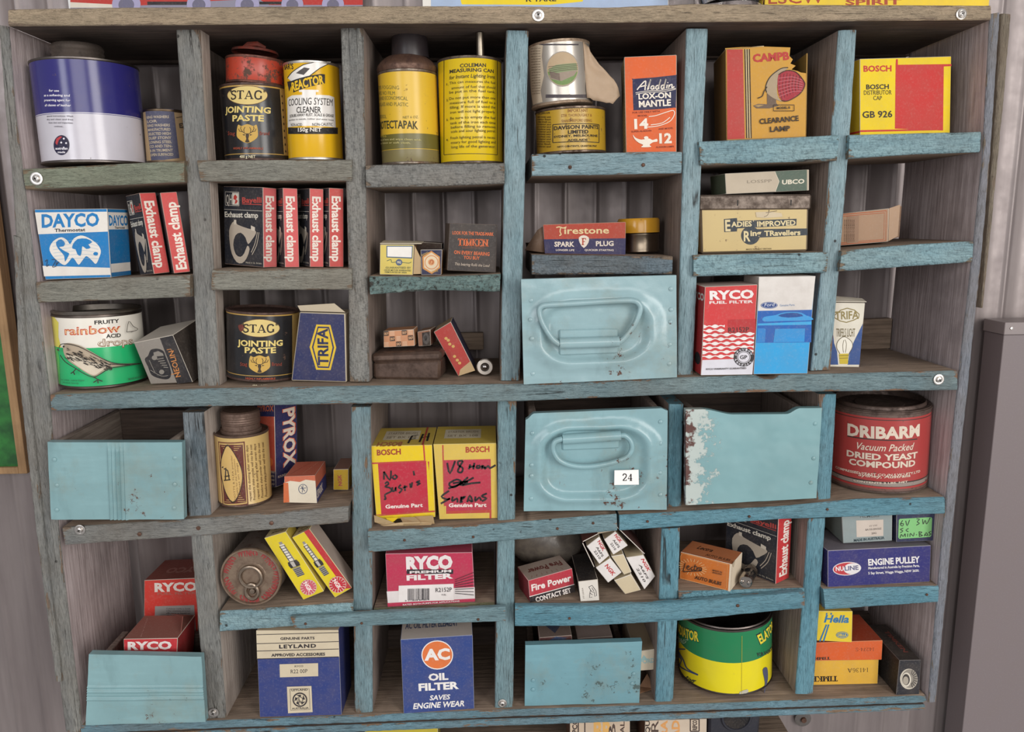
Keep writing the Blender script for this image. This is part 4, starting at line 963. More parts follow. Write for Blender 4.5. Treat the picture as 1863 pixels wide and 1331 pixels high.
# front with the torn corner
b.front = Art(b.mb, fl); crop('C'); th = .0009
edge = [(264, 262), (262, 258), (350, 252), (470, 249), (530, 251), (612, 254), (607, 300), (625, 318), (612, 340), (640, 352), (618, 372), (650, 380), (668, 388), (696, 392), (697, 730), (270, 748)]
pts = [fl.pt(*fl.inv(p), 0) for p in edge]; ix = b.mb.mi('#c8953a'); bkm = b.mb.mi('#a88f66'); n_ = len(pts)
A_ = [b.mb.bm.verts.new(p) for p in pts]; B_ = [b.mb.bm.verts.new(p+fl.N*-th) for p in pts]
tri = tessellate_polygon([[Vector((*fl.inv(p), 0)) for p in edge]])
for t_ in tri:
    P_ = [Vector(fl.inv(edge[i])) for i in t_]; ar = (P_[1]-P_[0]).cross(P_[2]-P_[0]); t_ = t_ if ar > 0 else t_[::-1]
    f = b.mb.bm.faces.new([A_[i] for i in t_]); f.material_index = ix; f = b.mb.bm.faces.new([B_[i] for i in t_[::-1]]); f.material_index = bkm
for i in range(n_): f = b.mb.bm.faces.new((A_[i], B_[i], B_[(i+1) % n_], A_[(i+1) % n_])); f.material_index = b.mb.mi('#d9cdb6')
TRf2 = fl.pt(*fl.inv((704, 285)), 0)
for (P0, P1, P2, P3, mm) in ((TL, BL, BL+dv, TL+dv, '#8a6c3a'), (BR, TRf2, TRf2+dv, BR+dv, '#a8823e'), (TL+dv, BL+dv, BR+dv, TRf2+dv, '#8f7c58'), (BL, BR, BR+dv, BL+dv, '#8f7c58')):
    e1 = (P1-P0); nn = e1.cross(P3-P0).normalized()*th
    b.mb.hexa([P0, P1, P2, P3], nn, {'f': card(mm)}, 0)
e = fl.pt(*fl.inv((470, 249)), 0)
b.mb.hexa([TL+dv, e+dv, e, TL], Vector((0, 0, .0008)), {'f': card('#c4b08a')}, 0)
a = b.front; K = '#33261c'
a.poly([(272, 266), (357, 264), (368, 742), (274, 746)], '#b8413c'); 
for x in (368, 380, 392): a.poly([(x-3, 263), (x+3, 263), (x+13, 740), (x+7, 740)], '#33261c')
a.poly([(384, 263), (388, 263), (398, 740), (394, 740)], '#e0cfa0'); a.poly([(372, 263), (376, 263), (386, 740), (382, 740)], '#e0cfa0')
a.text('CAMPB', (412, 332), (607, 318), 42, '#b83a34', .08)
a.poly([(412, 566), (440, 556), (487, 558), (486, 500), (534, 520), (536, 552), (548, 566), (500, 580), (430, 580)], '#6b5748'); a.poly([(420, 566), (442, 560), (470, 562), (440, 574)], '#a88a58')
a.poly(smooth([(484, 495), (480, 460), (505, 410), (560, 368), (600, 362), (560, 400), (540, 460), (545, 520), (570, 545), (520, 525)], 3, True), '#a89478'); a.stroke([(484, 495), (480, 460), (505, 410), (560, 368), (600, 362)], 5, K, 4)
a.poly(smooth([(548, 400), (590, 378), (640, 386), (680, 430), (688, 460), (660, 505), (600, 540), (565, 538), (544, 480)], 3, True), '#a02e38')
for i in range(7): a.stroke([(560+i*17, 392+abs(i-2)*4), (552+i*17, 460), (566+i*15, 530-i*8)], 2.5, '#5a1a22', 4)
for i in range(6): a.stroke([(546, 420+i*20), (620, 412+i*16), (676, 430+i*12)], 2, '#d8808a', 3)
a.stroke([(548, 400), (590, 378), (640, 386), (680, 430), (688, 460), (660, 505), (600, 540), (565, 538)], 4, K, 3)
a.stroke([(486, 465), (470, 490), (460, 515), (436, 526)], 5, K, 4)
a.frame(521, 562, 631, 594, 3, K); a.text('MODEL B', (538, 585), (610, 582), 13, K, .05); a.text('CLEARANCE', (446, 664), (656, 646), 28, K, .04); a.text('LAMP', (502, 706), (610, 700), 28, K, .04)
b.name = 'clearance_lamp_box'; b.done()
b = Box('distributor_cap_box', 'yellow and red distributor cap box, top shelf at far right', 'box', [(985, 306), (1475, 292), (1468, 704), (985, 720)], .06, (.018, .03), 'a6', '#e3c50f', '#d0b414', '#c7ab1e', '#d9c47a')
a = b.front; R_ = '#bf2f2b'
a.poly([(1178, 308), (1188, 308), (1188, 338), (1475, 334), (1475, 345), (1434, 347), (1430, 690), (1172, 680), (1176, 335)], R_); a.poly([(986, 688), (1422, 680), (1422, 688), (986, 698)], R_)
a.text('BOSCH', (1004, 374), (1154, 372), 32, R_, .05); K = '#26221a'
a.text('BOSCH', (1018, 469), (1140, 467), 26, K, .04); a.text('DISTRIBUTOR', (1006, 499), (1154, 497), 25, K, .0); a.text('CAP', (1056, 527), (1102, 527), 24, K, .0); a.text('GB 926', (998, 622), (1158, 618), 36, K, .02)
b.left.rect(0, .93, 1, .955, R_); b.done()
# ================================================================ second row
crop('D')
b = Box('thermostat_box', 'blue and white thermostat box with two linked globes, second shelf at far left', 'box', [(171, 172), (545, 168), (566, 522), (228, 533)], .042, (.006, .002), 'b1', '#1478b8', '#176fa8', None, '#d9cfc0')
Wt = '#e2dcd4'; bl = '#1478b8'
a = b.front; a.poly([(175, 188), (545, 184), (549, 286), (192, 300)], Wt); a.poly([(214, 462), (560, 472), (564, 508), (222, 516)], Wt)
a.text('DAYCO', (210, 264), (505, 256), 68, bl, .06); a.text('Thermostat', (276, 288), (434, 284), 17, '#22242a', .03)
for cx in (310, 420):
    pass
g = smooth([(250, 372), (270, 335), (310, 315), (340, 330), (356, 350), (375, 322), (410, 306), (450, 318), (495, 350), (514, 385), (505, 420), (488, 452), (466, 432), (440, 412), (422, 430), (400, 456), (380, 430), (366, 420), (350, 440), (326, 458), (290, 435), (262, 405)], 3, True); a.poly(g, Wt)
for k in range(6): a.strokes([[(262+k*3, 345+k*17), (340, 335+k*18), (420, 322+k*20), (500, 345+k*16)]], 1.5, '#8fb4cc', 3)
a.poly(smooth([(285, 340), (310, 325), (330, 345), (322, 362), (300, 365), (318, 380), (340, 392), (352, 400), (340, 425), (330, 440), (326, 410), (305, 385), (290, 365)], 2, True), bl)
a.poly(smooth([(372, 350), (395, 325), (440, 322), (470, 340), (450, 352), (462, 368), (440, 375), (420, 360), (416, 385), (410, 410), (394, 402), (385, 378), (368, 372)], 2, True), bl); a.poly(ell(488, 400, 12, 9), bl)
a.strokes([[(228, 440), (240, 430), (236, 465), (248, 455)], [(262, 430), (284, 432), (266, 468), (288, 462)], [(290, 440), (284, 458), (300, 440)]], 3, '#27334a', 3)
r = b.right; r.rect(.02, .05, .98, .30, Wt); r.rect(.02, .80, .98, .93, Wt); r.text('DAYCO', (.05, .24), (.97, .24), .15, bl, .05); r.text('Thermostat', (.3, .29), (.8, .29), .035, '#22242a', .02)
t_ = b.top; t_.rect(.02, .02, .98, .98, '#d9cfc0'); t_.rect(.02, .9, .98, .99, bl); b.done()
BK, SPR = '#262830', '#c94a48'
def clamp_art(a):
    """black face with the pipe clamp drawing"""
    W_ = '#cfc8bc'
    a.frame(.05, .07, .40, .24, .006, W_); a.text('QH', (.07, .225), (.22, .225), .13, W_, .01); a.rect(.23, .08, .39, .23, W_)
    a.poly([(.27, .12), (.31, .10), (.36, .13), (.33, .16), (.37, .18), (.34, .21), (.29, .22), (.31, .17), (.26, .16)], '#b8352f')
    a.text('Bayelli', (.48, .20), (.97, .19), .07, '#b8453f', .04); a.rect(.48, .21, .97, .22, '#b8453f'); a.rect(.02, .29, .98, .295, W_)
    a.text('Exhaust clamp', (.03, .39), (.88, .38), .07, '#ddd6c8', .03)
    a.poly(smooth([(.14, .56), (.22, .46), (.30, .44), (.36, .48), (.62, .52), (.80, .54), (.82, .58), (.72, .66), (.62, .72), (.56, .64), (.44, .58), (.30, .62), (.24, .74), (.30, .86), (.42, .89), (.52, .84), (.60, .74), (.66, .78), (.58, .90), (.46, .97), (.32, .96), (.20, .86), (.15, .72)], 2, True), '#b5a898')
    a.poly([(.27, .42), (.33, .42), (.33, .48), (.27, .48)], '#cfc4b4'); a.poly([(.70, .48), (.80, .50), (.80, .55), (.70, .54)], '#cfc4b4')
    a.strokes([[(.86, .56), (.80, .70), (.70, .82)], [(.90, .56), (.84, .72), (.72, .85)]], .012, '#b5a898', 3)
    a.text('Made in Gt. Britain', (.56, .965), (.96, .96), .022, '#b5ad9e', .01)
def clamp_box(label, et, eb, y, yaw, w, dep, on, up=False, group='exhaust clamp boxes', spine=SPR, front_art=True):
    b = corner_box('exhaust_clamp_box', label, 'box', et, eb, y, yaw, w, dep, on, f=BK, r=spine, l=BK, t='#b9a08c', k=BK, group=group, edge='#b59c90')
    if front_art: clamp_art(b.F())
    r = b.right; wt = '#e8ddd0'
    if up: r.text('Exhaust clamp', (.82, .96), (.82, .12), .66, wt, .045, up=(-1, 0))
    else: r.text('Exhaust clamp', (.2, .10), (.2, .93), .62, wt, .045, up=(1, 0))
    if not up: r.rect(.02, .01, .98, .3, card('#d8938c')) if False else None
    b.done(); return b
clamp_box('exhaust clamp box leaning beside the blue thermostat box', (716, 92), (792, 508), .008, 42, .034, .0175, 'b1')
clamp_box('exhaust clamp box with upward lettering, leaning on the grey divider', (822, 88), (894, 502), .008, 62, .05, .0165, 'b1', True, front_art=False)
crop('D')
clamp_box('front exhaust clamp box with its whole black face showing, second shelf', (1348, 58), (1352, 470), .010, 30, .060, .0195, 'b2', spine='#cf6464')
clamp_box('second exhaust clamp box from the left in the row of four', (1452, 60), (1464, 468), .012, 62, .062, .0155, 'b2', spine='#cf5a5a')
clamp_box('third exhaust clamp box from the left in the row of four', (1590, 64), (1592, 468), .012, 62, .062, .0150, 'b2', spine='#cc5755')
clamp_box('rightmost exhaust clamp box in the row of four against the divider', (1690, 62), (1692, 468), .010, 62, .062, .0158, 'b2', spine='#bf4a46')
crop('E')
b = Box('lamp_bulb_box', 'small yellow open carton with a blank white panel, on the mossy green shelf', 'box', [(178, 345), (358, 346), (352, 508), (176, 505)], .035, .012, 'b3', '#d4bf62', '#8a6a4a', '#c2aa50', '#d9cdb0')
a = b.front; a.poly([(212, 352), (352, 352), (349, 420), (212, 414)], '#47607a'); a.poly([(217, 357), (347, 357), (345, 414), (217, 409)], '#e9e4dc'); 
a.strokes([[(214, 432), (236, 426), (240, 440), (262, 438)], [(296, 440), (330, 444), (344, 438)]], 3, '#3a5a4a', 4); a.poly(ell(279, 440, 17, 17), '#45587a'); a.text('MG', (269, 446), (289, 446), 13, '#e4dcc0', .03)
a.text('GUARANTEED BY', (208, 473), (342, 474), 11, '#57604a', .01); a.text('CROSS MOTOR WARRANTIES', (200, 485), (342, 488), 9, '#57604a', .01); a.text('DEMOUNTED BY AREA', (204, 495), (320, 498), 8, '#57604a', .01)
b.done('body')
m = MB(); TL, TR, BR, BL = b.q; m.hexa([TR+Vector((.0005, .001, -.001)), TR+Vector((.0085, .004, -.019)), BR+Vector((.0088, .004, .001)), BR+Vector((.0005, .001, .001))], Vector((0, .001, 0)), {'f': card('#b59a72')}, 0); m.obj('side_flap', b.o)
m = MB(); m.hexa([TL+Vector((0, .034, .003)), TR+Vector((.008, .033, .002)), TR+Vector((.008, .002, .0006)), TL+Vector((0, .001, .0006))], Vector((0, 0, .0008)), {'f': card('#c9bda6')}, 0); m.obj('top_flap', b.o)
b = Box('emblem_box', 'tiny navy box with an orange hexagon emblem, between two cartons on the mossy shelf', 'box', [(393, 378), (508, 377), (503, 512), (397, 512)], .026, .014, 'b3', '#2b2e4c', '#b0793c', '#7a5a3c', '#3a3a50')
a = b.front; a.poly([(450, 384), (495, 415), (497, 475), (452, 507), (404, 478), (402, 415)], '#c98a4a'); a.poly([(450, 392), (488, 420), (490, 470), (452, 498), (412, 472), (410, 420)], '#d8c3a4'); a.poly(ell(451, 445, 36, 37), '#c9804c'); a.poly(ell(451, 445, 32, 33), '#dcc8a8'); a.poly(ell(450, 444, 17, 17), '#cf9060')
a.strokes([[(442, 452), (446, 436), (456, 434), (460, 446), (452, 454)]], 4, '#a85a34', 3); a.text('KOYO', (402, 412), (436, 396), 9, '#c9a458', .02); a.text('TOOLS', (452, 500), (486, 492), 9, '#c9a458', .02); b.done()
b = Box('bearing_box', 'dark grey bearing box with orange lettering on the mossy shelf', 'box', [(548, 250), (800, 258), (792, 512), (535, 500)], .05, (.008, .016), 'b3', '#3c3634', '#57493f', None, '#2c2828', edge='#6a5f57')
a = b.front; O = '#d0673a'
a.text('LOOK FOR THE TRADE-MARK', (562, 309), (780, 317), 18, O, .03); a.serif('TIMKEN', (590, 370), (750, 374), 38, O, .24, .12); a.rect(612, 379, 730, 382, '#7a4430'); a.text('ON EVERY BEARING', (570, 412), (758, 423), 19, O, .03); a.text('YOU BUY', (620, 439), (706, 444), 18, O, .03)
a.text('This bearing Rolls the Load', (572, 472), (756, 482), 15, '#b8a898', .01, .2); b.done()
b = Box('brown_carton', 'small dark brown open carton behind the yellow carton on the mossy shelf', 'box', [(360, 340), (505, 350), (505, 505), (360, 500)], .04, .058, 'b3', '#4a382c', None, None, '#5c483a'); b.done()
b = Box('spark_plug_box', 'red and navy spark plug box lying above the handled drawer', 'box', [(1042, 254), (1480, 240), (1478, 415), (1052, 408)], .035, (.022, .014), 'b4', '#a8402e', '#b8604c', None, '#a86a5a', edge='#b58a78')
a = b.front; n_ = '#2a2952'; w = '#dccfc0'
a.poly([(1046, 332), (1480, 326), (1478, 413), (1052, 406)], n_)
a.text('irestone', (1154, 303), (1392, 300), 36, '#d8c090', .02)
a.strokes([[(1112, 270), (1128, 266), (1148, 272), (1166, 266)], [(1136, 270), (1132, 290), (1138, 306), (1128, 312)]], 6, '#d8c090', 3)
a.text('SPARK', (1102, 370), (1208, 370), 26, w, .05); a.text('PLUG', (1322, 367), (1416, 366), 26, w, .05); a.text('LONGER LIFE', (1110, 393), (1208, 394), 10, w, .02); a.text('QUICKER STARTING', (1262, 393), (1416, 394), 10, w, .02)
a.poly(smooth([(1232, 322), (1257, 310), (1284, 322), (1282, 350), (1258, 378), (1236, 350)], 2, True), w); a.serif('F', (1246, 362), (1270, 362), 36, '#b0422f', .2, .12)
r = b.right; r.rect(.55, 0.02, .98, .98, '#4a4a80'); r.rect(.2, .3, .78, .85, '#d8c4b4'); b.done('body')
m = MB(); TL, TR, BR, BL = b.q; m.face([BL+Vector((0, .004, .001)), BL+Vector((-.022, .008, .004)), TL+Vector((-.006, .006, -.006)), TL+Vector((0, .004, -.002))], card('#6a5546')); o = m.obj('end_flap', b.o); md = o.modifiers.new('thick', 'SOLIDIFY'); md.thickness = .0007
T = Tin('brass_tin', 'small round tin with a yellow lid behind the red spark plug box', 'tin', (1440, 1655, 412), (1440, 1655, 305), 'b4', .055)
br = metal('#85796a', .3); T.body([(1, br)], rimm=br); T.done(); yl = tinp('#c8922a', .08, .2); r = T.r
T.part('lid', [(0, r*1.02, yl), (.014, r*1.02, yl), (.0165, r*.97, yl), (.0165, 0, yl)], T.T+T.A*.0005, 'yellow lid')
T = Tin('rusty_pot', 'dark rusty domed tin lying behind the left end of the red spark plug box', 'tin', (940, 1170, 405), (960, 1150, 345), 'b4', .06)
rm = rusty('#5a4438', '#3a2a24', .4); r = T.r; T.mb.lathe(T.B, T.A, [(0, 0, rm), (0, r*.95, rm), (.01, r, rm), (T.h*.6, r*.96, rm), (T.h, r*.75, rm), (T.h*1.15, r*.3, rm), (T.h*1.18, 0, rm)]); T.done()
crop('F')
b = Box('travellers_tin', 'cream lidded tin with navy banner lettering beneath a flat green box', 'tin', [(128, 248), (712, 244), (706, 484), (135, 498)], .06, (.016, .010), 'b5', tinp('#c3ab72', .14, .35), tinp('#b09866', .14, .35), None, tinp('#6b6058', .2, .4), edge='#7a6c58', bevel=.0022)
a = b.front; n_ = '#333b42'; cr = '#d8c79a'
a.poly([(256, 312), (326, 306), (328, 322), (646, 310), (644, 346), (328, 362), (326, 378), (258, 382)], n_); a.poly(ell(398, 400, 50, 49), n_); a.poly([(420, 366), (704, 362), (704, 398), (430, 412)], n_)
a.text('E', (264, 376), (292, 375), 62, cr, .03); a.text('ADIES', (296, 354), (406, 350), 28, cr, .05); a.text("'", (412, 340), (416, 340), 24, cr, .05); a.text('IMPROVED', (434, 352), (640, 344), 28, cr, .05)
a.text('R', (362, 430), (398, 430), 56, cr, .03); a.text('ing', (398, 402), (456, 400), 30, cr, .05); a.text('TRavellers', (472, 402), (666, 396), 28, cr, .05)
a.poly([(425, 275), (500, 272), (565, 280), (570, 300), (480, 306), (430, 302)], '#c9b89a'); a.strokes([[(500, 258), (490, 290), (470, 300)], [(540, 268), (480, 278)]], 3, '#7a6a54', 3); a.text('MADE IN GREAT BRITAIN', (376, 478), (510, 474), 8, '#6a5a3c', .01)
b.done('body'); TL, TR, BR, BL = b.q; lm = rusty('#776a60', '#55483f', .5); L0 = TL+Vector((-.0016, -.0016, -.0035)); R0 = TR+Vector((.0016, -.0016, -.0035)); up = Vector((0, 0, .0165))
m = MB(); m.hexa([L0+up, R0+up, R0, L0], b.dv+Vector((0, .0032, 0)), {'f': lm}, .0018)
al = Art(m, Flat([L0+up, R0+up, R0, L0]), 'f')
for x in (.345, .82): al.rect(x-.006, .35, x+.006, .72, '#1c1816')
m.obj('lid', b.o); ltop = (L0+up).z
b2 = Box('bulb_holder_box', 'flat cream and green box with an arrow edge, on top of the cream lidded tin', 'box', [(262, 86), (712, 64), (712, 176), (268, 196)], .05, (.012, .016), None, '#b9ab96', '#a39278', '#54614e', '#8a8470')
b2.lift(ltop+.0005-min(p.z for p in b2.q))
a = b2.front; gr = '#4f6154'; a.poly([(530, 74), (700, 66), (700, 176), (532, 182), (552, 130)], gr); a.stroke([(528, 76), (551, 128), (530, 184)], 3, '#d8cdb8'); a.text('UBCO', (566, 144), (686, 138), 24, '#ddd4c0', .05, .1); a.text('LOSSPP', (380, 138), (512, 133), 17, '#8d8272', .0)
ta = b2.top; ta.rect(0, 0, 1, 1, '#59604e')
b2.done()
b = Box('bordered_carton', 'brown kraft carton with an orange border and an open end, second shelf at far right', 'box', [(880, 290), (1140, 262), (1136, 440), (880, 462)], .05, (.05, .03), 'b6', '#b08f74', '#8f7058', None, '#9c7d63')
a = b.front; O = '#b85a34'; a.stroke([(880, 296), (1126, 275), (1122, 436), (880, 456)], 4, O); a.stroke([(880, 306), (1116, 286), (1112, 428), (880, 448)], 3, O)
a.poly([(915, 305), (980, 298), (976, 445), (915, 450)], '#a08068')
for i in range(6): a.text('SUPPLIERS TO THE MOTOR', (905+i*10, 440), (906+i*10, 322), 6, '#6a5040', .01)
b.done('body'); TL, TR, BR, BL = b.q; m = MB(); m.hexa([TR+Vector((.0003, 0, 0)), TR+Vector((.013, .001, .004)), BR+Vector((.011, .001, .006)), BR+Vector((.0003, 0, .0005))], Vector((0, .0008, 0)), {'f': card('#a88a70')}, 0); m.obj('end_flap', b.o)
m = MB(); m.hexa([TR+b.dv*.9+Vector((.001, 0, 0)), TR+b.dv*.9+Vector((.018, .0, .003)), BR+b.dv*.9+Vector((.016, 0, .004)), BR+b.dv*.9+Vector((.001, 0, .001))], Vector((0, .0008, 0)), {'f': card('#8f7058')}, 0); m.obj('end_flap', b.o)
# ================================================================ third row
crop('D')
T = Tin('sweets_tin', 'yellow, white and green sweets tin with a budgerigar picture, third shelf at far left', 'tin', (318, 735, 1100), (282, 692, 715), 'c', None)
gr, wt, yy = tinp('#27b36f', .03, .22), tinp('#e8e2d6', .04, .22), tinp('#e2d96a', .03, .22)
T.body([(.56, gr), (1, wt)], rim='#6f655f', top=False); a = T.a
fa = T.fa(); fa.poly([(-89, .03), (-40, .03), (-30, .1), (-34, .3), (-30, .44), (-89, .44)], tinp('#e3d860', .03, .22)); fa.poly([(-89, .44), (-42, .44), (-38, .6), (-46, .98), (-89, .98)], tinp('#55c65a', .03, .22))
K = '#26221f'; RB = '#c9622c'
a.text('FRUITY', (470, 762), (598, 752), 20, K, .04)
a.text('rainbow', (318, 815), (604, 798), 44, '#c4553a', .03); a.text('rainbow', (322, 812), (602, 796), 36, '#f0d8a0', -.02)
a.text('ACID', (530, 832), (606, 826), 20, K, .04); a.text('drops', (486, 876), (668, 862), 40, '#8a6a4c', .04); a.text('drops', (489, 873), (666, 860), 36, '#ece4d6', -.015)
bird = smooth([(310, 880), (318, 862), (345, 858), (400, 872), (460, 905), (530, 945), (590, 962), (690, 962), (600, 975), (545, 985), (505, 1010), (470, 1028), (430, 1012), (390, 985), (340, 950), (316, 915)], 3, True)
a.poly(bird, '#b5a48e'); a.poly(smooth([(330, 920), (400, 930), (470, 960), (540, 965), (500, 1005), (465, 1022), (420, 1000), (370, 965)], 3, True), '#d9cdb8')
rr = random.Random(3)
for i in range(120):
    u = rr.random(); x = 325+u*225; y = 868+u*95+rr.random()*(66-30*u); a_ = .35; L_ = 8+rr.random()*12
    a.stroke([(x, y), (x+L_, y+L_*.5)], 4 if rr.random() < .5 else 2.5, K) if i % 1 == 0 else None
a.strokes([[(310, 880), (318, 862), (345, 858), (400, 872), (460, 905), (530, 945), (590, 962), (690, 962)], [(316, 915), (340, 950), (390, 985), (430, 1012), (470, 1028), (505, 1010), (545, 985), (600, 975), (690, 962)], [(545, 962), (640, 968)]], 4, K, 3)
a.poly(ell(332, 872, 5, 5, 8), K); a.poly([(308, 880), (300, 890), (314, 898)], '#4a4036')
a.strokes([[(390, 985), (378, 1000), (366, 1010)], [(378, 1000), (384, 1016)], [(470, 1028), (490, 1040), (470, 1055)], [(490, 1040), (492, 1060)], [(490, 1040), (512, 1050)]], 5, K, 2)
a.strokes([[(620, 800), (630, 745), (650, 770), (672, 785), (655, 795), (620, 800)], [(640, 800), (655, 795)]], 3, '#5a5650', 3)
a.text('MADE IN AUSTRALIA', (632, 1045), (712, 1028), 9, '#1d5a3a', .02); a.text('Net Contents - made by Clayton', (322, 1044), (428, 1048), 9, '#1d5a3a', .01); a.text('Wholesale Catering', (330, 1058), (402, 1062), 8, '#1d5a3a', .01)
T.done(); rr_ = metal('#8f8880', .4); r = T.r
T.part('lid', [(-.001, r*.985, rr_), (.0025, r*1.02, rr_), (.004, r*1.0, rr_), (.004, r*.92, rr_), (-.002, r*.9, rr_), (-.002, r*.6, rr_), (-.0012, r*.55, rr_), (-.0018, 0, rr_)], T.T)
b = Box('headlamp_box', 'grey and black headlamp bulb box tilted beside the sweets tin', 'box', [(688, 866), (888, 826), (990, 1068), (775, 1078)], .055, (.02, .012), 'c', '#8f8880', '#3a3430', '#a09a92', '#b3aca2', lean=-.2)
a = b.front; K = '#2b2a2e'; O = '#cf8648'
a.poly([(822, 842), (888, 828), (988, 1066), (912, 1076)], K); a.text('NEOLIN', (930, 1038), (892, 905), 30, O, .01, up=(-.92, .2)); 
a.strokes([[(858, 902), (878, 898), (884, 910)], [(862, 1030), (920, 1022)]], 3, O)
car_ = smooth([(745, 950), (762, 932), (776, 902), (810, 896), (840, 908), (852, 935), (872, 985), (880, 1030), (862, 1052), (820, 1048), (780, 1030), (762, 990)], 3, True); a.poly(car_, K)
a.poly([(790, 915), (815, 908), (838, 920), (842, 932), (792, 936)], '#8a847c'); a.poly(ell(795, 942, 14, 12), '#8a847c'); a.poly(ell(832, 1015, 13, 12), '#8a847c')
for k in range(5): a.stroke([(806+k*9, 950+k*10), (842+k*6, 944+k*12)], 4, '#8a847c')
a.strokes([[(770, 955), (785, 990), (800, 1020)], [(775, 1005), (830, 1035), (866, 1032)]], 3, '#8a847c', 3); b.done()
T = stag_tin('black jointing paste tin on the middle beam beside the navy box, third shelf', (1180, 1512, 1082), (1150, 1532, 700), 'c', 1322, 783, 1.0, .94, 'black jointing paste tins')
a = T.a; a.poly(smooth([(1214, 772), (1226, 764), (1242, 770), (1240, 794), (1224, 798)], 3, True), '#6a2f26'); T.fa().rect(68, .05, 100, .91, card('#b99a5c')); T.done()
b = Box('lamp_box', 'navy box with a yellow hexagon badge and split cream corners, third shelf', 'box', [(1538, 700), (1772, 708), (1780, 1060), (1496, 1052)], .04, (.012, .008), 'c', '#2a2f58', '#b3a58c', '#b8aa90', '#b8aa92', edge='#c9bda6', bevel=.001)
a = b.front; Y_ = '#d8b52e'
a.poly([(1625, 764), (1697, 766), (1727, 882), (1698, 998), (1624, 996), (1590, 880)], Y_); a.poly([(1632, 774), (1690, 776), (1716, 882), (1690, 988), (1632, 986), (1602, 880)], '#2a2f58'); a.poly([(1636, 782), (1686, 784), (1708, 882), (1686, 980), (1636, 978), (1610, 880)], Y_)
a.text('TRIFA', (1686, 974), (1682, 784), 54, '#23284c', .05, up=(-1, -.02)); b.done('body'); TL, TR, BR, BL = b.q
m = MB(); m.hexa([TL+Vector((-.002, .001, .007)), TR+Vector((-.012, .004, .011)), TR+Vector((0, .002, .0012)), TL+Vector((.001, 0, .0012))], Vector((0, .001, 0)), {'f': card('#b8aa92')}, 0); m.obj('torn_flap', b.o)
crop('E')
b = Box('rusty_tin', 'low rectangular rusty tin under the small patterned box, third shelf', 'tin', [(136, 985), (494, 973), (491, 1082), (138, 1078)], .05, None, 'c', rusty('#5d4a40', '#44342c', .35), None, None, rusty('#6b574b', '#4c3a31', .35), bevel=.003, edge=rusty('#6b574b', '#4c3a31', .35))
b.done('body'); TL, TR, BR, BL = b.q; m = MB(); lm = rusty('#634f44', '#483830', .35); o3 = Vector((0, 0, .0105)); L0 = TL+Vector((-.0012, -.0014, -.001)); R0 = TR+Vector((.0012, -.0014, -.001)); m.hexa([L0+o3, R0+o3, R0, L0], b.dv+Vector((0, .0028, 0)), {'f': lm}, .003); m.obj('lid', b.o); lz = max((L0+o3).z, (R0+o3).z)+.0008; ly = L0.y
def on_top(b, z):
    b.lift(z-min(p.z for p in b.q))
b = Box('bearing_carton', 'small orange and cream carton with a lettered chequer pattern on the rusty tin', 'box', [(198, 862), (358, 852), (364, 940), (200, 948)], .03, (ly+.016, ly+.014), None, '#c98e68', '#a5724e', None, '#b98460')
on_top(b, lz+.0006); a = b.F()
for i in range(5):
    for j in range(3):
        k = (i+2*j) % 3
        if k == 0: a.rect(i*.2+.01, j/3+.02, i*.2+.17, j/3+.30, '#3a2c28'); a.text('SKF', (i*.2+.02, j/3+.24), (i*.2+.16, j/3+.24), .16, '#d8a880', .03)
        elif k == 1: a.rect(i*.2+.01, j/3+.02, i*.2+.17, j/3+.30, '#d8b090'); a.strokes([[(i*.2+.03+q*.04, j/3+.05), (i*.2+.03+q*.04, j/3+.27)] for q in range(4)], .02, '#c07850')
b.done()
b = Box('open_carton', 'small open brown carton with a dark round part inside, beside the patterned box', 'box', [(378, 868), (446, 856), (448, 940), (384, 945)], .03, (ly+.02, ly+.018), None, '#8a5f48', '#6a4636', None, '#8f6f58')
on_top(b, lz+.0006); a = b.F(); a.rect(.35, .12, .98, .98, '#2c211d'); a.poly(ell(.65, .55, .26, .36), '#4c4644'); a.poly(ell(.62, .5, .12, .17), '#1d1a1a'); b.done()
b = Box('tilted_carton', 'red fronted navy carton leaning on the end of the rusty tin', 'box', [(445, 836), (535, 782), (664, 1040), (575, 1070)], .05, (.034, .034), 'c', '#a83a34', '#2c2c44', '#9c4038', '#a89274', lean=.0)
a = b.front; a.poly([(585, 1035), (640, 990), (664, 1040), (578, 1068)], '#b59a72')
for p in ((510, 870), (522, 880), (530, 900), (548, 912), (555, 965), (570, 985), (582, 1000)): a.poly(ell(*p, 9, 8, 8), '#c9a05c')
b.done()
T0 = PY((716, 1026), .034); m_ = metal('#b9b0a6', .25); mb = MB(); ax = Vector((.05, -1, .0)); r = .0098
bulb = thing('signal_bulb', 'round silver and white bulb cap lying at the foot of the red leaning carton', 'bulb', T0-ax*.001)
z_ = zshelf('c', T0.x, r)+r+.0008; T0.z = z_; ax.normalize()
mb.lathe(T0+ax*-.028, ax, [(0, 0, m_), (0, r*.45, m_), (.014, r*.5, m_), (.022, r*.92, m_), (.025, r, m_), (.028, r*.98, m_), (.0286, r*.86, m_)], 40); mb.obj('housing', bulb)
mb = MB(); wr = card('#cfc6bc', .5); mb.lathe(T0+ax*.0008, ax, [(0, r*.88, wr), (.0004, r*.55, wr), (-.001, r*.5, wr)], 40); mb.obj('white_ring', bulb)
mb = MB(); gm_ = metal('#8f8a88', .08); mb.lathe(T0+ax*-.002, ax, [(0, r*.5, gm_), (.0025, r*.42, gm_), (.004, r*.25, gm_), (.0045, 0, gm_)], 32); mb.obj('lens', bulb)
crop('F')
b = Box('fuel_filter_box', 'red and white fuel filter box with wavy lines, third shelf', 'box', [(155, 690), (436, 678), (408, 1160), (132, 1164)], .055, None, 'c', '#c8383a', '#a8302f', '#b53034', '#c9b8b0')
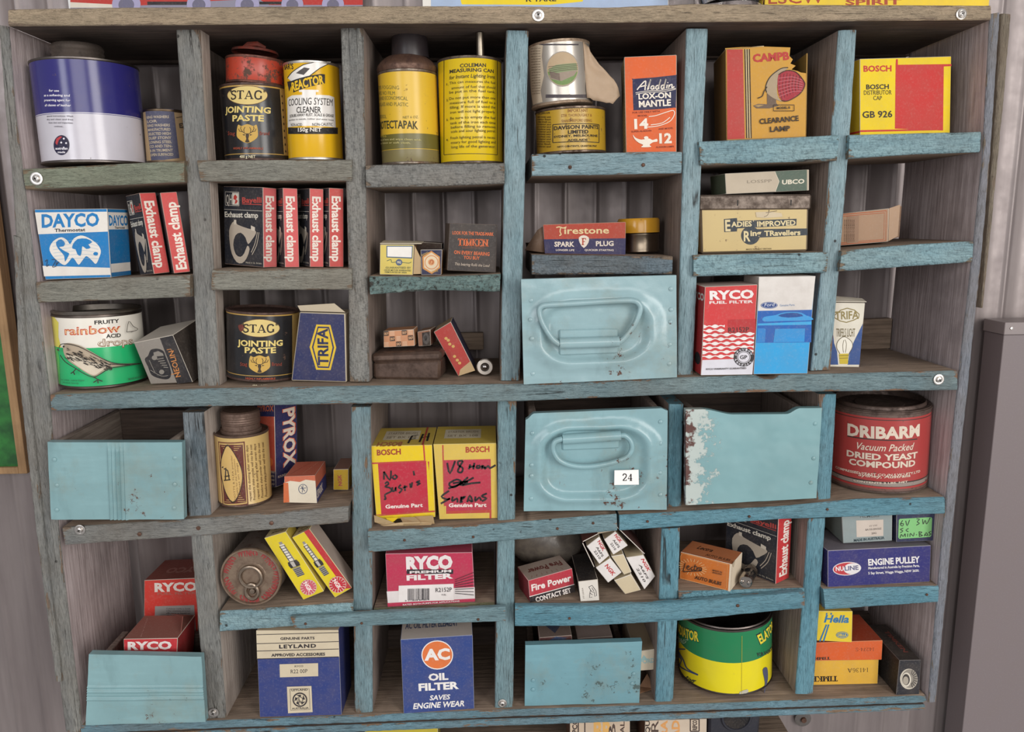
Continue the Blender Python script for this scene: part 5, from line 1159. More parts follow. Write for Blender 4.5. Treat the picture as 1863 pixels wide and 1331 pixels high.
a = b.front; w = '#e6e0dc'; Rr = '#c8383a'
a.poly([(140, 1082), (415, 1072), (408, 1158), (134, 1162)], '#d6d4dc')
a.text('RYCO', (180, 758), (416, 750), 46, w, .09); a.text('FUEL FILTER', (178, 782), (412, 776), 15, w, .03)
a.poly([(278, 866), (426, 862), (424, 945), (276, 948)], '#b02c30')
for j in range(8):
    y0 = 905+j*23; xr = 260 if j < 2 else 420
    if j == 0: y0 += 0
    n_ = 36; top = []; bot = []
    for i in range(n_+1):
        x = 146-j*.9+(xr-146)*i/n_; ph = math.cos((x-146)/62*2*math.pi); yb = y0-4-(x-146)*.03
        top.append((x, yb-7*(1 if j % 2 == 0 else -1)*ph*.8-2)); bot.append((x, yb+7*(1 if j % 2 == 0 else -1)*ph*.8+7))
    tt = [(p[0], min(p[1], q[1]-5)) for p, q in zip(top, bot)]; bb = [(q[0], max(q[1], p[1]+4)) for p, q in zip(tt, bot)]
    a.poly(tt+bb[::-1], w)
a.text('R2152P', (280, 934), (390, 930), 27, '#3c2a2c', .0); a.poly(ell(361, 1066, 54, 50), '#232228'); a.poly(ell(361, 1066, 36, 33), '#d6d4dc'); a.poly(ell(361, 1066, 33, 30), '#232228'); a.poly(ell(361, 1066, 30, 27), '#d6d4dc'); a.text('GP', (340, 1076), (380, 1075), 20, '#232228', .04)
for ang, s in ((-160, 'G'), (-138, 'E'), (-116, 'N'), (-94, 'U'), (-72, 'I'), (-50, 'N'), (-28, 'E'), (160, 'P'), (140, 'E'), (120, 'R'), (100, 'F'), (80, 'O'), (60, 'R'), (40, 'M')):
    q = math.radians(ang); x, y = 361+45*math.cos(q), 1066+42*math.sin(q); a.text(s, (x-5, y+5), (x+5, y+5), 10, '#d6d4dc', .03)
a.text('RYCO WARRANTY GUARANTEED', (160, 1134), (374, 1128), 9, '#3c3436', .03)
l = b.left; l.text('RYCO', (.05, .16), (.96, .16), .08, w, .08); l.poly(ell(.7, .83, .22, .07), '#232228'); b.done()
b = Box('parts_box', 'white and blue car parts box with a small oval badge beside the red filter box', 'box', [(444, 632), (746, 626), (704, 1148), (414, 1152)], .05, None, 'c', '#2f9ad2', '#2b7fb0', '#b5aca4', '#d8d2cc')
a = b.front; a.poly([(444, 630), (746, 626), (727, 806), (438, 812)], card('#d6d0ca', .6, .28)); a.poly([(438, 812), (727, 806), (723, 980), (431, 983)], '#1f5ba8')
a.poly([(437, 880), (725, 868), (724, 886), (436, 890)], '#3a9fd4'); a.poly(smooth([(470, 845), (530, 835), (580, 820), (660, 820), (700, 838), (722, 845), (722, 862), (560, 866), (470, 868)], 3, True), '#3b93cf'); a.poly(smooth([(545, 838), (590, 824), (650, 824), (680, 840), (600, 848)], 2, True), '#16478c')
a.poly([(436, 905), (470, 905), (480, 910), (475, 980), (431, 982)], '#2f7cc0'); a.poly([(530, 908), (690, 906), (686, 978), (520, 980)], '#2b8ccc')
a.poly(ell(498, 782, 45, 18), '#22407c'); a.poly(ell(498, 782, 42, 15.5), '#d0d4dc'); a.poly(ell(498, 782, 40, 14), '#22407c'); a.text('Ford', (472, 789), (524, 786), 19, '#d8dce4', .0, .25); a.text('Genuine Parts', (556, 788), (634, 785), 12, '#7a94b8', .0); b.done()
b = Box('bulb_box', 'small white and blue bulb box with a lamp drawing, third shelf at far right', 'box', [(846, 768), (1012, 770), (980, 1114), (818, 1112)], .045, None, 'c', '#dcd6c6', '#3b4f86', None, '#cfc8b8')
a = b.front; n_ = '#33528c'; K = '#77683c'
a.poly([(838, 905), (846, 985), (862, 1030), (868, 1100), (820, 1100)], n_); a.poly([(1000, 880), (960, 960), (932, 1020), (918, 1100), (982, 1100)], n_)
a.ring([(848, 836), (882, 808), (916, 798), (955, 808), (980, 830), (978, 848), (950, 862), (912, 874), (878, 866), (850, 850)], 5, '#8a7a48'); a.text('TRIFA', (852, 858), (978, 854), 44, '#8f8050', .02)
a.text('TRIFELS LICHT', (858, 950), (958, 950), 46, '#6a5c34', .0)
a.poly(smooth([(860, 1010), (866, 975), (900, 950), (938, 975), (944, 1005), (926, 1040), (918, 1062), (880, 1062), (876, 1040)], 3, True), '#e9e4d6'); a.stroke([(876, 1062), (876, 1040), (860, 1010), (866, 975), (900, 950), (938, 975), (944, 1005), (926, 1040), (920, 1062)], 3, '#5a4f38', 3)
a.poly([(872, 1042), (922, 1040), (920, 1096), (876, 1096)], '#c9b23c'); a.strokes([[(872, 1052), (922, 1050)], [(874, 1066), (922, 1064)]], 3, '#7a6c28'); a.strokes([[(896, 1036), (892, 1000), (898, 968)], [(906, 1036), (912, 990), (904, 966)]], 2.5, '#6a6048', 2); b.done('body')
TL, TR, BR, BL = b.q; m = MB(); m.hexa([TL+Vector((-.002, .02, .006)), TR+Vector((.004, .016, .003)), TR+Vector((.002, .001, .0008)), TL+Vector((0, .001, .0008))], Vector((0, 0, .0007)), {'f': card('#cfc8b8')}, 0); m.obj('top_flap', b.o)
# ================================================================ fourth row
crop('G')
T = Tin('flea_powder_tin', 'tall cream tin with a maroon patterned label and a rusty screw cap, fourth row', 'tin', (1115, 1378, 640), (1088, 1356, 262), 'd1', None)
cr, mr = tinp('#d0b070', .12, .35), '#5f2a24'
T.body([(1, cr)], rimm=rusty('#6a5548', '#4a3830', .4), inner=rusty('#6a5548', '#4a3830', .4)); a = T.a
a.poly([(1100, 290), (1236, 290), (1256, 616), (1124, 622)], mr)
a.poly([(1104, 296), (1230, 297), (1250, 608), (1128, 614)], '#c9a868'); a.poly([(1108, 302), (1226, 303), (1245, 602), (1132, 608)], mr)
a.strokes([[(1108+k*9, 306+k*10), (1150+k*2, 306+k*10)] for k in range(4)]+[[(1226-k*9, 306+k*10), (1180, 306+k*10)] for k in range(4)]+[[(1134+k*9, 600-k*10), (1180, 600-k*10)] for k in range(4)]+[[(1243-k*9, 598-k*10), (1200, 598-k*10)] for k in range(4)], 2.5, '#c9a868')
lens = smooth([(1150, 305), (1196, 370), (1224, 440), (1226, 500), (1206, 570), (1176, 608), (1140, 560), (1118, 480), (1112, 400), (1126, 340)], 3, True); a.poly(lens, '#3a2a20'); a.poly([((x-1168)*.92+1168, (y-456)*.94+456) for x, y in lens], '#d0ac68')
a.strokes([[(1130, 430), (1150, 440), (1158, 490)], [(1134, 470), (1160, 466)], [(1130, 490), (1164, 486)], [(1140, 425), (1138, 490)], [(1120, 425), (1128, 420)]], 6, '#2a221c', 2)
for i, s in enumerate(('NOTTS & FLEA powder', 'suitable for the destruction', 'of fleas on dogs')): a.text(s, (1192+i*14, 590-i*10), (1172+i*14, 360+i*20), 9, '#7a5a34', .0)
for i in range(5): a.text(random.choice(('FLEAL TREATMENT to destroy the lice', 'Procedure: shake powder well into the coat', 'repeat the dusting after seven days')), (1272+i*20, 596-i*6), (1252+i*20, 310-i*4), 12, '#6a5030', .01)
T.done(); cm = rusty('#7a6458', '#5c483e', .45); r = T.r
pf = [(-.002, r*.76, cm), (.002, r*.76, cm), (.0025, r*.70, cm), (.008, r*.70, cm), (.009, r*.73, cm)]+[(.010+.0014*i, r*(.73 if i % 2 else .715), cm) for i in range(8)]+[(.0225, r*.71, cm), (.024, r*.64, cm), (.0235, 0, cm)]
T.part('screw_cap', pf, T.T, 'rusty ribbed screw cap')
b = Box('fire_box', 'tall navy box with orange lettering standing behind the cream flea powder tin', 'box', [(1310, 150), (1412, 152), (1420, 578), (1312, 575)], .034, (.086, .062), None, '#b8503c', '#2a2b58', None, '#3a3a5c')
a = b.front; a.poly([(1310, 150), (1412, 152), (1414, 218), (1310, 214)], '#2a2b58'); a.poly([(1312, 480), (1418, 500), (1420, 576), (1312, 574)], '#2a2b58'); a.text('PYROX', (1326, 190), (1410, 190), 30, '#c96a48', .04); a.poly(ell(1392, 450, 14, 22), '#d8763c'); a.text('WILL NOT', (1362, 380), (1362, 250), 16, '#2a2b58', .03)
for i, s in enumerate(('STARTING', 'POWERFUL', 'BURNING', 'LONG')): a.text(s, (1376, 505+i*20), (1414, 507+i*20), 12, '#d8c8b4', .03)
r = b.right; r.text('PYROX', (.38, .09), (.38, .80), .55, '#d86a44', .11, up=(1, 0)); r.text('PYROX', (.4, .095), (.4, .795), .5, '#e2d2c0', .05, up=(1, 0)); r.text('ROUNDS', (.1, .9), (.5, .9), .03, '#d8c8b4', .03)
d = zshelf('d1', b.q[3].x, .03)+.0006-min(p.z for p in b.q)
def lift(b, d): b.lift(d)
lift(b, d); b.done()
b = Box('plug_carton', 'long orange spark plug carton with a torn cream end and round emblem, fourth row', 'box', [(1460, 468), (1618, 462), (1628, 606), (1456, 602)], .055, (.012, .012), 'd1', '#d8cdb8', '#34366a', '#b0583c', '#b8604a')
a = b.front; a.poly([(1456, 500), (1480, 500), (1486, 600), (1456, 602)], '#c9683c'); a.poly([(1460, 468), (1618, 462), (1620, 490), (1570, 484), (1540, 496), (1490, 490), (1462, 500)], '#c0664a'); a.ring(ell(1556, 532, 22, 24), 3, '#3a4a6a'); a.strokes([[(1556, 512), (1552, 550)], [(1542, 530), (1572, 526)], [(1546, 518), (1566, 544)]], 3, '#3a4a6a')
t_ = b.top; t_.text('EXPORT PLUG', (.15, .85), (.55, .1), .14, '#8a4434', .02, up=(-.1, -.2)); t_.text('LONG LIFE', (.55, .85), (.8, .1), .14, '#d0a890', .02, up=(-.1, -.2))
r = b.right; r.rect(0, 0, 1, .45, '#b8604a'); r.text('SPARK', (.05, .85), (.6, .85), .28, '#d8ccc4', .05); b.done()
b = Box('plug_box', 'yellow spark plug box lying end-on beside the grey-turquoise divider, fourth row', 'box', [(1712, 440), (1790, 438), (1790, 546), (1712, 545)], .045, (.05, .05), 'd1', '#c9a42a', '#b0902a', '#b0902a', '#8f6a5c')
b.front.text('NGK', (1758, 524), (1752, 466), 20, '#b8504a', .04, up=(-1, 0)); b.done()
crop('H')
for nm, lab, q, yy, tc in (('bulb_carton', 'bright yellow and red parts box with torn bottom flaps, fourth row', [(128, 290), (455, 284), (472, 668), (160, 682)], (.010, .010), 0),
                   ('bulb_carton', 'faded yellow and red parts box with heavy black handwriting, fourth row', [(456, 314), (790, 308), (797, 706), (488, 712)], (.010, .010), 1)):
    ye = '#dfc01c' if not tc else '#d2b452'; rd = '#b5283c' if not tc else '#b23548'
    b = Box('starter_part_box', lab, 'box', q, .078, yy, 'd2', ye, '#c7a838', '#c7ab4a', '#cdb24e', edge='#d8c480')
    if not tc: lift(b, .006)
    a = b.front; K = '#1c1a1e'; bl = '#7a5a34'
    if not tc:
        a.poly([(168, 384), (440, 372), (436, 632), (436, 640), (186, 652)], rd); a.poly([(134, 378), (415, 366), (415, 374), (136, 386)], '#b5443a'); a.poly([(406, 284), (414, 284), (440, 630), (434, 632)], '#b5443a'); a.poly([(412, 370), (424, 369), (440, 636), (430, 636)], rd); a.poly([(150, 655), (470, 632), (470, 640), (190, 660)], '#b5443a'); a.poly([(424, 372), (432, 371), (468, 630), (437, 634)], ye)
        a.text('BOSCH', (163, 339), (290, 333), 30, '#9a3a28', .05); a.text('Genuine Part', (208, 621), (406, 612), 20, '#e6d8d0', .06)
        hw = [[(200, 425), (200, 468)], [(200, 425), (232, 470), (238, 420)], [(252, 445), (246, 458), (258, 465), (270, 452), (256, 442)], [(357, 422), (361, 446)], [(205, 490), (218, 480), (224, 492), (206, 505), (232, 512), (238, 530), (206, 548), (210, 570), (200, 572)], [(245, 508), (246, 530), (258, 524), (262, 508), (264, 530)], [(290, 495), (278, 510), (296, 520), (280, 540)], [(310, 498), (312, 528)], [(300, 512), (324, 504)], [(338, 488), (342, 512)], [(350, 482), (346, 510)], [(392, 474), (372, 482), (392, 488), (374, 498)]]
        wd = 9
    else:
        a.poly([(512, 398), (760, 392), (764, 676), (516, 682)], rd); a.poly([(503, 318), (510, 318), (518, 640), (512, 642)], '#b5443a'); a.poly([(516, 668), (764, 660), (764, 706), (754, 706), (754, 676), (516, 682)], '#b5443a'); a.poly([(516, 640), (524, 640), (524, 684), (516, 684)], ye)
        a.text('BOSCH', (628, 357), (754, 353), 30, '#a8402e', .05); a.text('Genuine Part', (538, 646), (738, 644), 20, '#e6d8d0', .06)
        hw = [[(530, 412), (544, 468), (572, 402)], [(612, 400), (588, 405), (590, 425), (612, 440), (606, 462), (586, 458), (596, 432), (614, 402)], [(652, 420), (644, 446)], [(674, 412), (668, 446)], [(646, 436), (676, 428)], [(692, 424), (684, 438), (702, 438), (698, 422)], [(708, 434), (720, 426), (712, 442), (730, 432), (728, 444), (748, 428), (756, 440), (786, 424)], [(540, 520), (580, 500), (604, 514), (570, 540), (545, 535), (540, 520)], [(560, 520), (640, 510), (610, 528)], [(640, 488), (600, 530), (660, 520), (706, 516)], [(536, 548), (620, 516), (670, 490)], [(540, 560), (500, 590), (530, 605), (545, 600), (496, 628)], [(560, 590), (556, 615), (582, 600), (584, 622)], [(606, 590), (598, 625)], [(600, 600), (626, 590), (606, 608), (610, 622)], [(636, 620), (650, 585), (664, 618), (646, 608)], [(680, 590), (678, 615), (700, 595), (710, 612)], [(740, 574), (712, 588), (738, 600), (714, 615)]]
        wd = 10
    a.strokes(hw, wd, K, 3)
    t_ = b.top; t_.rect(.15, .2, .75, .7, '#d6cbb0'); t_.text('BOSCH', (.5, .82), (.1, .82), .22, '#b06a4a', .04, up=(0, 1)) if not tc else None
    t_.lines((('STARTER BRUSH', .40), ('SET BX 108', .62)), .2, .7, .12, '#8a7a60')
    if not tc:
        t_.strokes([[(.62, .5), (.6, .9)], [(.62, .5), (.72, .45)], [(.61, .7), (.7, .65)], [(.8, .4), (.78, .85)], [(.9, .35), (.9, .8)], [(.78, .62), (.92, .55)]], .03, K)
        t_.rect(.83, 0, .86, 1, '#b5443a')
    b.done('body')
    if not tc:
        TL, TR, BR, BL = b.q; fm = card('#a88f68'); z0 = zshelf('d2', BL.x, .07)+.0012
        def flap(name, pts, m=fm):
            mb = MB(); mb.face(pts, m); o = mb.obj(name, b.o, smooth=0); md = o.modifiers.new('thick', 'SOLIDIFY'); md.thickness = .0009; return o
        P = lambda x, y, z: Vector((BL.x+x, BL.y+y, z0+z))
        flap('torn_flap', [P(-.002, -.002, .010), P(.012, -.008, .007), P(.03, -.013, .001), P(.012, -.012, .0005), P(-.001, -.006, .003)])
        flap('torn_flap', [P(.012, -.004, .007), P(.026, -.006, .0075), P(.016, -.011, .001)], card(ye))
        flap('torn_flap', [P(.028, -.004, .007), P(.045, -.006, .008), P(.055, -.012, .001), P(.034, -.014, .0008)], card('#9c8460'))
        flap('torn_flap', [P(.045, -.002, .007), P(.066, -.003, .008), P(.068, -.010, .001), P(.05, -.010, .001)])
        flap('torn_flap', [P(.006, -.0105, .001), P(.03, -.0115, .004), P(.05, -.0105, .0035), P(.066, -.0095, .0025), P(.064, -.013, .0007), P(.01, -.013, .0007)], card('#b39a74'))
crop('I')
T = Tin('yeast_tin', 'large red yeast tin with cream lettering and a rusty lid, fourth row', 'tin', (848, 1330, 655), (866, 1358, 208), 'd3', None)
rd = tinp('#a33a38', .12, .34); cr = tinp('#c9b4a0', .2, .4); kk = tinp('#3a2c28', .1, .4)
T.body([(.06, tinp('#6a4a42', .3, .5)), (.085, rd), (.09, kk), (.135, tinp('#8d8078', .25, .5)), (.15, kk), (.90, rd), (.91, kk), (.935, rd), (1, rusty('#6f5c54', '#4a3a34', .4))], rimm=rusty('#66564e', '#44362f', .4), top=False); a = T.a; w = '#d6c6b4'
a.text('DRIBARM', (948, 324), (1334, 328), 62, w, .07); a.poly([(948, 328), (1080, 346), (1200, 352), (1322, 344), (1322, 350), (1200, 358), (1080, 352), (948, 334)], kk)
a.text('Vacuum Packed', (988, 398), (1296, 404), 38, w, .01, .3); a.text('DRIED YEAST', (944, 436), (1322, 446), 32, w, .06); a.text('COMPOUND', (956, 480), (1310, 489), 32, w, .06)
a.text('COMPRESSED YEAST CO.(N.S.W.) PTY.LTD', (884, 502), (1336, 524), 12, w, .03); a.text('Sydney, Australia', (1006, 543), (1284, 548), 16, w, .02, .2); a.text('CONTENTS 3 LBS. NET', (980, 572), (1270, 578), 9, w, .03)
T.done(); lm = rusty('#5f4f48', '#40332d', .45); r = T.r
T.part('lid', [(-.001, r*.99, lm), (.001, r*.99, lm), (.001, r*.92, lm), (-.001, r*.915, lm), (.004, r*.90, lm), (.005, r*.88, lm), (.003, r*.86, lm), (-.002, r*.85, lm), (-.002, r*.5, lm), (-.0012, r*.48, lm), (-.0012, 0, lm)], T.T)
# ================================================================ fifth row
crop('J')
ax = Vector((-.03, -1, .0)).normalized(); r = PY((1443, 350), .004).x-PY((1283, 350), .004).x; c = PY((1283, 350), .004); r *= .975; c.z = zshelf('e2', c.x, r*.3)+r*1.02+.0006
can = thing('oil_can', 'rusty tinned drink-style oil can lying on its side with the ring pull facing out', 'can', c+ax*-.09)
cm = rusty('#8d7a68', '#6a5648', .45, .45); cl = tinp('#6b5f58', .25, .4); mb = MB()
A_ = ax; L = .105
mb.lathe(c-A_*L, A_, [(0, 0, cm), (0, r*.97, cm), (.002, r*1.02, cl), (.004, r, cl), (L-.004, r, cm), (L-.002, r*1.02, cm), (L, r*1.0, cm), (L, r*.95, cm), (L-.003, r*.93, cm), (L-.003, r*.5, cm), (L-.0025, r*.48, cm), (L-.0025, 0, cm)], 56)
fx = Vector((1, 0, 0)); fx = (fx-A_*fx.dot(A_)).normalized(); fz = fx.cross(A_)*1
if fz.z < 0: fz = -fz
o_ = c-A_*.003; q = [o_-fx*r+fz*r, o_+fx*r+fz*r, o_+fx*r-fz*r, o_-fx*r-fz*r]; a = Art(mb, Flat(q), 'f')
for ang in (-10, 40, 95, 150, 205, 262, 315):
    t_ = math.radians(ang); ux, uy = math.cos(t_), math.sin(t_); mid = (.5+.36*ux, .5-.36*uy); tx, ty = uy, ux; h_ = .17
    a.text("WYNN'S", (mid[0]-tx*h_, mid[1]-ty*h_), (mid[0]+tx*h_, mid[1]+ty*h_), .115, '#8f2f30', .06, up=(ux, -uy))
a.text('PULL TAB TO OPEN', (.36, .29), (.64, .29), .025, '#6a5648', 0); mb.obj('body', can)
mb = MB(); mt = metal('#a09080', .35); P = [o_+A_*.0022+fx*r*.36*math.cos(t)+fz*(r*.36*math.sin(t)-.0*r) for t in [2*math.pi*i/28 for i in range(28)]]; mb.tube(P, .0022, mt, 8, True)
P = [o_+A_*.002+fx*r*.0+fx*r*.21*math.cos(t)+fz*(r*.26*math.sin(t)-r*.52) for t in [2*math.pi*i/22 for i in range(22)]]; mb.tube(P, .0022, mt, 8, True)
mb.lathe(o_+A_*.0004-fz*r*.52, A_, [(0, .004, mt), (.0015, .003, mt), (.002, 0, mt)], 14); mb.obj('ring_pull', can)
def plug_art(a, P):
    """spark plug drawn along the box: P maps (across 0..1, along 0..1)"""
    g, k = '#dcd6cc', '#2b2a2c'
    def Q(l): return [P(*p) for p in l]
    a.poly(Q([(.36, .10), (.64, .10), (.70, .44), (.30, .44)]), g)
    a.poly(Q([(.40, .05), (.60, .05), (.60, .10), (.40, .10)]), '#8f8a84')
    for i in range(6): a.stroke(Q([(.33, .13+i*.05), (.67, .13+i*.05)]), 3, k)
    a.poly(Q([(.22, .44), (.78, .44), (.84, .50), (.80, .56), (.20, .56), (.16, .50)]), k); a.poly(Q([(.34, .45), (.58, .45), (.56, .55), (.36, .55)]), '#b8b2aa')
    a.poly(Q([(.26, .57), (.74, .57), (.72, .74), (.28, .74)]), '#8a8680')
    for i in range(5): a.stroke(Q([(.27, .60+i*.032), (.73, .60+i*.032)]), 3, k)
    a.stroke(Q([(.36, .44), (.34, .12)]), 3, k); a.stroke(Q([(.66, .44), (.63, .12)]), 4, '#6a6660')
def plug_box(label, q, y, dep, first, group='leaning yellow spark plug boxes'):
    crop('J'); b = Box('spark_plug_carton', label, 'box', q, dep, y, 'e2', '#dcc620', '#cbb44a' if first else '#b8a89c', None, '#c9b88c', edge='#ddd0a0', group=group)
    a = b.front; TL, TR, BR, BL = [Vector((*p, 0)) for p in q]
    def P(x, y_): v_ = TL.lerp(TR, x).lerp(BL.lerp(BR, x), y_); return (v_.x, v_.y)
    if not first:
        a.poly([P(.68, 0), P(.98, 0), P(.98, 1), P(.68, .96)], '#b82f34'); PP = lambda x, y_: P(.04+x*.62, .08+y_*.8)
    else: PP = lambda x, y_: P(.16+x*.72, .08+y_*.8)
    plug_art(a, PP)
    c_ = P(.52, .86); col = '#c9586a' if first else '#c02f3c'; R_ = 42 if first else 44
    a.poly(ell(*c_, R_, R_*.95), '#e4d4c4'); 
    for i in range(16): a.poly([c_]+[(c_[0]+R_*.97*math.cos(t), c_[1]+R_*.92*math.sin(t)) for t in (i*math.pi/8, i*math.pi/8+.29)], col)
    d_ = (BR-BL).normalized(); e_ = (BL-TL).normalized(); c2 = Vector((*c_, 0)); u0 = c2-e_*30+d_*-10; u1 = c2+e_*26+d_*-10
    a.poly(ell(*c_, R_*.6, R_*.52), col); a.text('NGK', (u0.x, u0.y), (u1.x, u1.y), 22, '#efe0d8', .07)
    b.top.lines((('4010 S', .45), ('BPR6HS', .75)), .25, .8, .2, '#5a4a2c'); b.done()
    return b
plug_box('left leaning yellow spark plug box beside the rusty can', [(1355, 168), (1466, 134), (1662, 440), (1556, 484)], .012, .03, True)
plug_box('right leaning yellow spark plug box with a red stripe, against the divider', [(1502, 160), (1592, 116), (1810, 418), (1722, 468)], .012, .03, False)
crop('K')
b = Box('filter_box', 'crimson and white premium fuel filter box with barcode label, fifth row', 'box', [(207, 226), (668, 218), (682, 480), (220, 508)], .05, None, 'e3', '#b5304f', '#8f3a4a', '#9a2c44', '#a84058', edge='#cfa0a8')
a = b.front; w = '#e2dad8'; K = '#26222a'
a.poly([(214, 425), (680, 402), (682, 478), (220, 486)], '#dcd4d2'); a.poly([(218, 486), (682, 462), (682, 478), (220, 506)], '#b5304f')
a.text('RYCO', (318, 310), (564, 300), 68, w, .13); a.rect(320, 308, 566, 332, K); a.text('PREMIUM', (336, 330), (556, 322), 13, w, .06); a.text('FILTER', (320, 366), (566, 354), 27, w, .09)
a.poly([(278, 394), (568, 384), (570, 470), (276, 480)], '#e6dfdc')
rr = random.Random(5); x = 326
while x < 440: wd = rr.choice((2, 3, 5)); a.poly([(x, 410-(x-326)*.03), (x+wd, 410-(x-326)*.03), (x+wd, 470-(x-326)*.04), (x, 470-(x-326)*.04)], K); x += wd+rr.choice((2, 3, 4))
a.text('R2152P', (474, 427), (560, 423), 23, K, .0); a.text('FUEL', (506, 445), (530, 444), 9, K, .0); a.text('9 312838 844814', (312, 476), (440, 470), 8, K, .0)
for i in range(8): a.stroke([(576, 390-i*0+i*10-28), (676, 350+i*17-28)], 3, K if i > 1 else '#5a2030')
a.text('RATED BOTH PUMPS FOR APPLICATIONS', (300, 496), (600, 476), 8, w, .02); b.done()
# open fifth row cell: cloth bag, contact set, small carton, spark plug pack
mb = MB(); k = mb.mi(rusty('#6e665c', '#57504a', 0, .3)); c0 = PY((1046, 205), .09); z_ = zshelf('e4', c0.x)+.0012
R_, C_ = 22, 30; G = []
for j in range(R_+1):
    ph = math.pi*j/R_; row = []
    for i in range(C_):
        th = 2*math.pi*i/C_; p = Vector((math.sin(ph)*math.cos(th)*.046, math.sin(ph)*math.sin(th)*.03, math.cos(ph)*.034))
        n1 = noise.noise(p*34+Vector((3, 1, 2)))*.010+abs(noise.noise(p*75))*.006; p = p*(1+n1/.045*.5); row.append(mb.bm.verts.new(Vector((c0.x, .1, z_+.036))+p))
    G.append(row)
for j in range(R_):
    for i in range(C_): f = mb.bm.faces.new((G[j][i], G[j+1][i], G[j+1][(i+1) % C_], G[j][(i+1) % C_])); f.material_index = k
bmesh.ops.remove_doubles(mb.bm, verts=mb.bm.verts, dist=.0003)
tag(mb.obj('crumpled_bag', base=Vector((c0.x, .1, z_)), smooth=80), 'dark crumpled bag behind the contact set box, fifth row', 'bag')
b = Box('contact_set_box', 'red box with white brush lettering and a black base strip, fifth row', 'box', [(964, 383), (1196, 318), (1212, 442), (974, 498)], .04, None, 'e4', '#b02f3e', '#8f2a38', '#7d2a34', '#a39286', edge='#c99a98', ymin=.006)
a = b.front; w = '#e6dcd6'; a.poly([(970, 470), (1208, 402), (1212, 442), (974, 498)], '#221e22'); a.stroke([(970, 468), (1208, 402)], 4, w)
a.text('Fire Power', (982, 438), (1192, 382), 34, w, .05, .15); a.text('CONTACT SET', (1006, 496), (1192, 444), 26, w, .05)
t_ = b.top; t_.text('Fire Power', (.9, .35), (.12, .35), .3, '#6a3430', .05, up=(0, 1)); t_.strokes([[(.1+i*.12, .9), (.14+i*.11, .78)] for i in range(7)], .012, '#8f5a50'); b.done()
b = Box('condenser_carton', 'narrow black carton with a white printed end beside the red contact set box', 'box', [(1228, 392), (1332, 380), (1340, 492), (1240, 498)], .075, None, 'e4', '#d9d2c8', '#2c2826', '#2c2826', '#2a2625', ymin=.005)
a = b.front; K = '#2a2a2e'; a.strokes([[(1284, 420), (1302, 412), (1310, 424), (1322, 440), (1326, 466), (1316, 470), (1314, 450), (1300, 446), (1290, 430), (1284, 420)], [(1290, 452), (1288, 476), (1302, 474)], [(1300, 424), (1312, 444)], [(1294, 436), (1290, 452), (1304, 462)]], 3, K); a.text('FT150/5A', (1262, 480), (1254, 425), 8, '#7a7268', .01, up=(-1, 0)); b.done()
M_ = (930, 960, 6.424); crop(M_)
cl = [('upper left white spark plug box end in the open tilted carton', [(880, 340), (1028, 228), (1143, 450), (1030, 548)], 2), ('topmost white spark plug box end in the open tilted carton', [(1085, 262), (1215, 168), (1362, 332), (1192, 440)], 2),
      ('lower left white spark plug box end printed only with red letters', [(988, 590), (1156, 478), (1290, 645), (1132, 765)], 1), ('plain cream middle spark plug box in the open tilted carton', [(1168, 458), (1312, 432), (1405, 640), (1318, 672)], 0),
      ('rightmost white spark plug box end with its flap bent open', [(1342, 472), (1543, 442), (1680, 690), (1555, 843)], 2), ('lowest plain cream spark plug box standing on the shelf', [(1203, 738), (1400, 665), (1513, 850), (1330, 898)], 0)]
Yp = .02; low = PY((1330, 898), Yp); up_ = max(0, zshelf('e4', low.x, .01)+.0008-low.z)
for lab, q, tx in cl:
    crop(M_); b = Box('spark_plug_box', lab, 'box', q, .052, Yp, None, '#e0dad6' if tx else '#cdbd9e', '#b9a98e', '#c9bda8', '#c4b494', edge='#e6e0d8', group='white spark plug boxes in the open carton')
    b.lift(up_); tl, tr, br, bl = [Vector(p) for p in q]; u = tuple((tr-tl).normalized())
    def P(x, y_): v_ = tl.lerp(tr, x).lerp(bl.lerp(br, x), y_); return (v_.x, v_.y)
    if tx == 2:
        b.front.text('NGK', P(.74, .14), P(.74, .66), 40, '#b8383c', .05, up=u); b.front.text('2210', P(.20, .38), P(.20, .84), 28, '#3a3434', .02, up=u); b.front.text('A6FS', P(.46, .30), P(.46, .84), 28, '#3a3434', .02, up=u)
    elif tx == 1: b.front.text('NGK', P(.46, .18), P(.46, .86), 48, '#b8383c', .05, up=u)
    b.done()
crop(M_); pk = thing('spark_plug_pack', 'open tilted carton holding white-ended spark plug boxes, fifth row', 'carton', low+Vector((0, .03, up_)))
U_ = Vector((0, 0, up_)); D_ = Vector((0, .056, 0))
def wall(p0, p1, out, m):
    a, b_ = PY(p0, Yp-.001)+U_, PY(p1, Yp-.001)+U_; o = Vector(out)*.0009
    mb = MB(); mb.hexa([a+o, b_+o, b_, a], D_, {'f': card('#d8cfc4'), 't': m, 'b': m, 'l': m, 'r': m, 'k': m}, 0); return mb
wall((838, 300), (972, 578), (-.8, 0, -.5), card('#4a2c28')).obj('side_wall', pk)
wall((840, 290), (1205, 100), (-.4, 0, .9), card('#6a4038')).obj('top_wall', pk)
wall((1222, 110), (1552, 430), (.7, 0, .7), card('#4a2a28')).obj('side_wall', pk)
mb = MB(); mb.hexa([PY((1005, 178), .014)+U_, PY((1205, 142), .014)+U_, PY((1212, 160), .014)+U_, PY((1015, 200), .014)+U_], Vector((0, .004, 0)), {'f': card('#b5a58e')}, .0006); mb.obj('flap', pk)
crop('L')
b = Box('auto_bulb_box', 'orange auto bulb box with cream borders and a rayed logo, fifth row', 'box', [(24, 218), (300, 285), (290, 430), (18, 362)], .04, None, 'e5', '#c9702c', '#d8c8b0', '#b8601f', '#b8704c', edge='#ddd0bc')
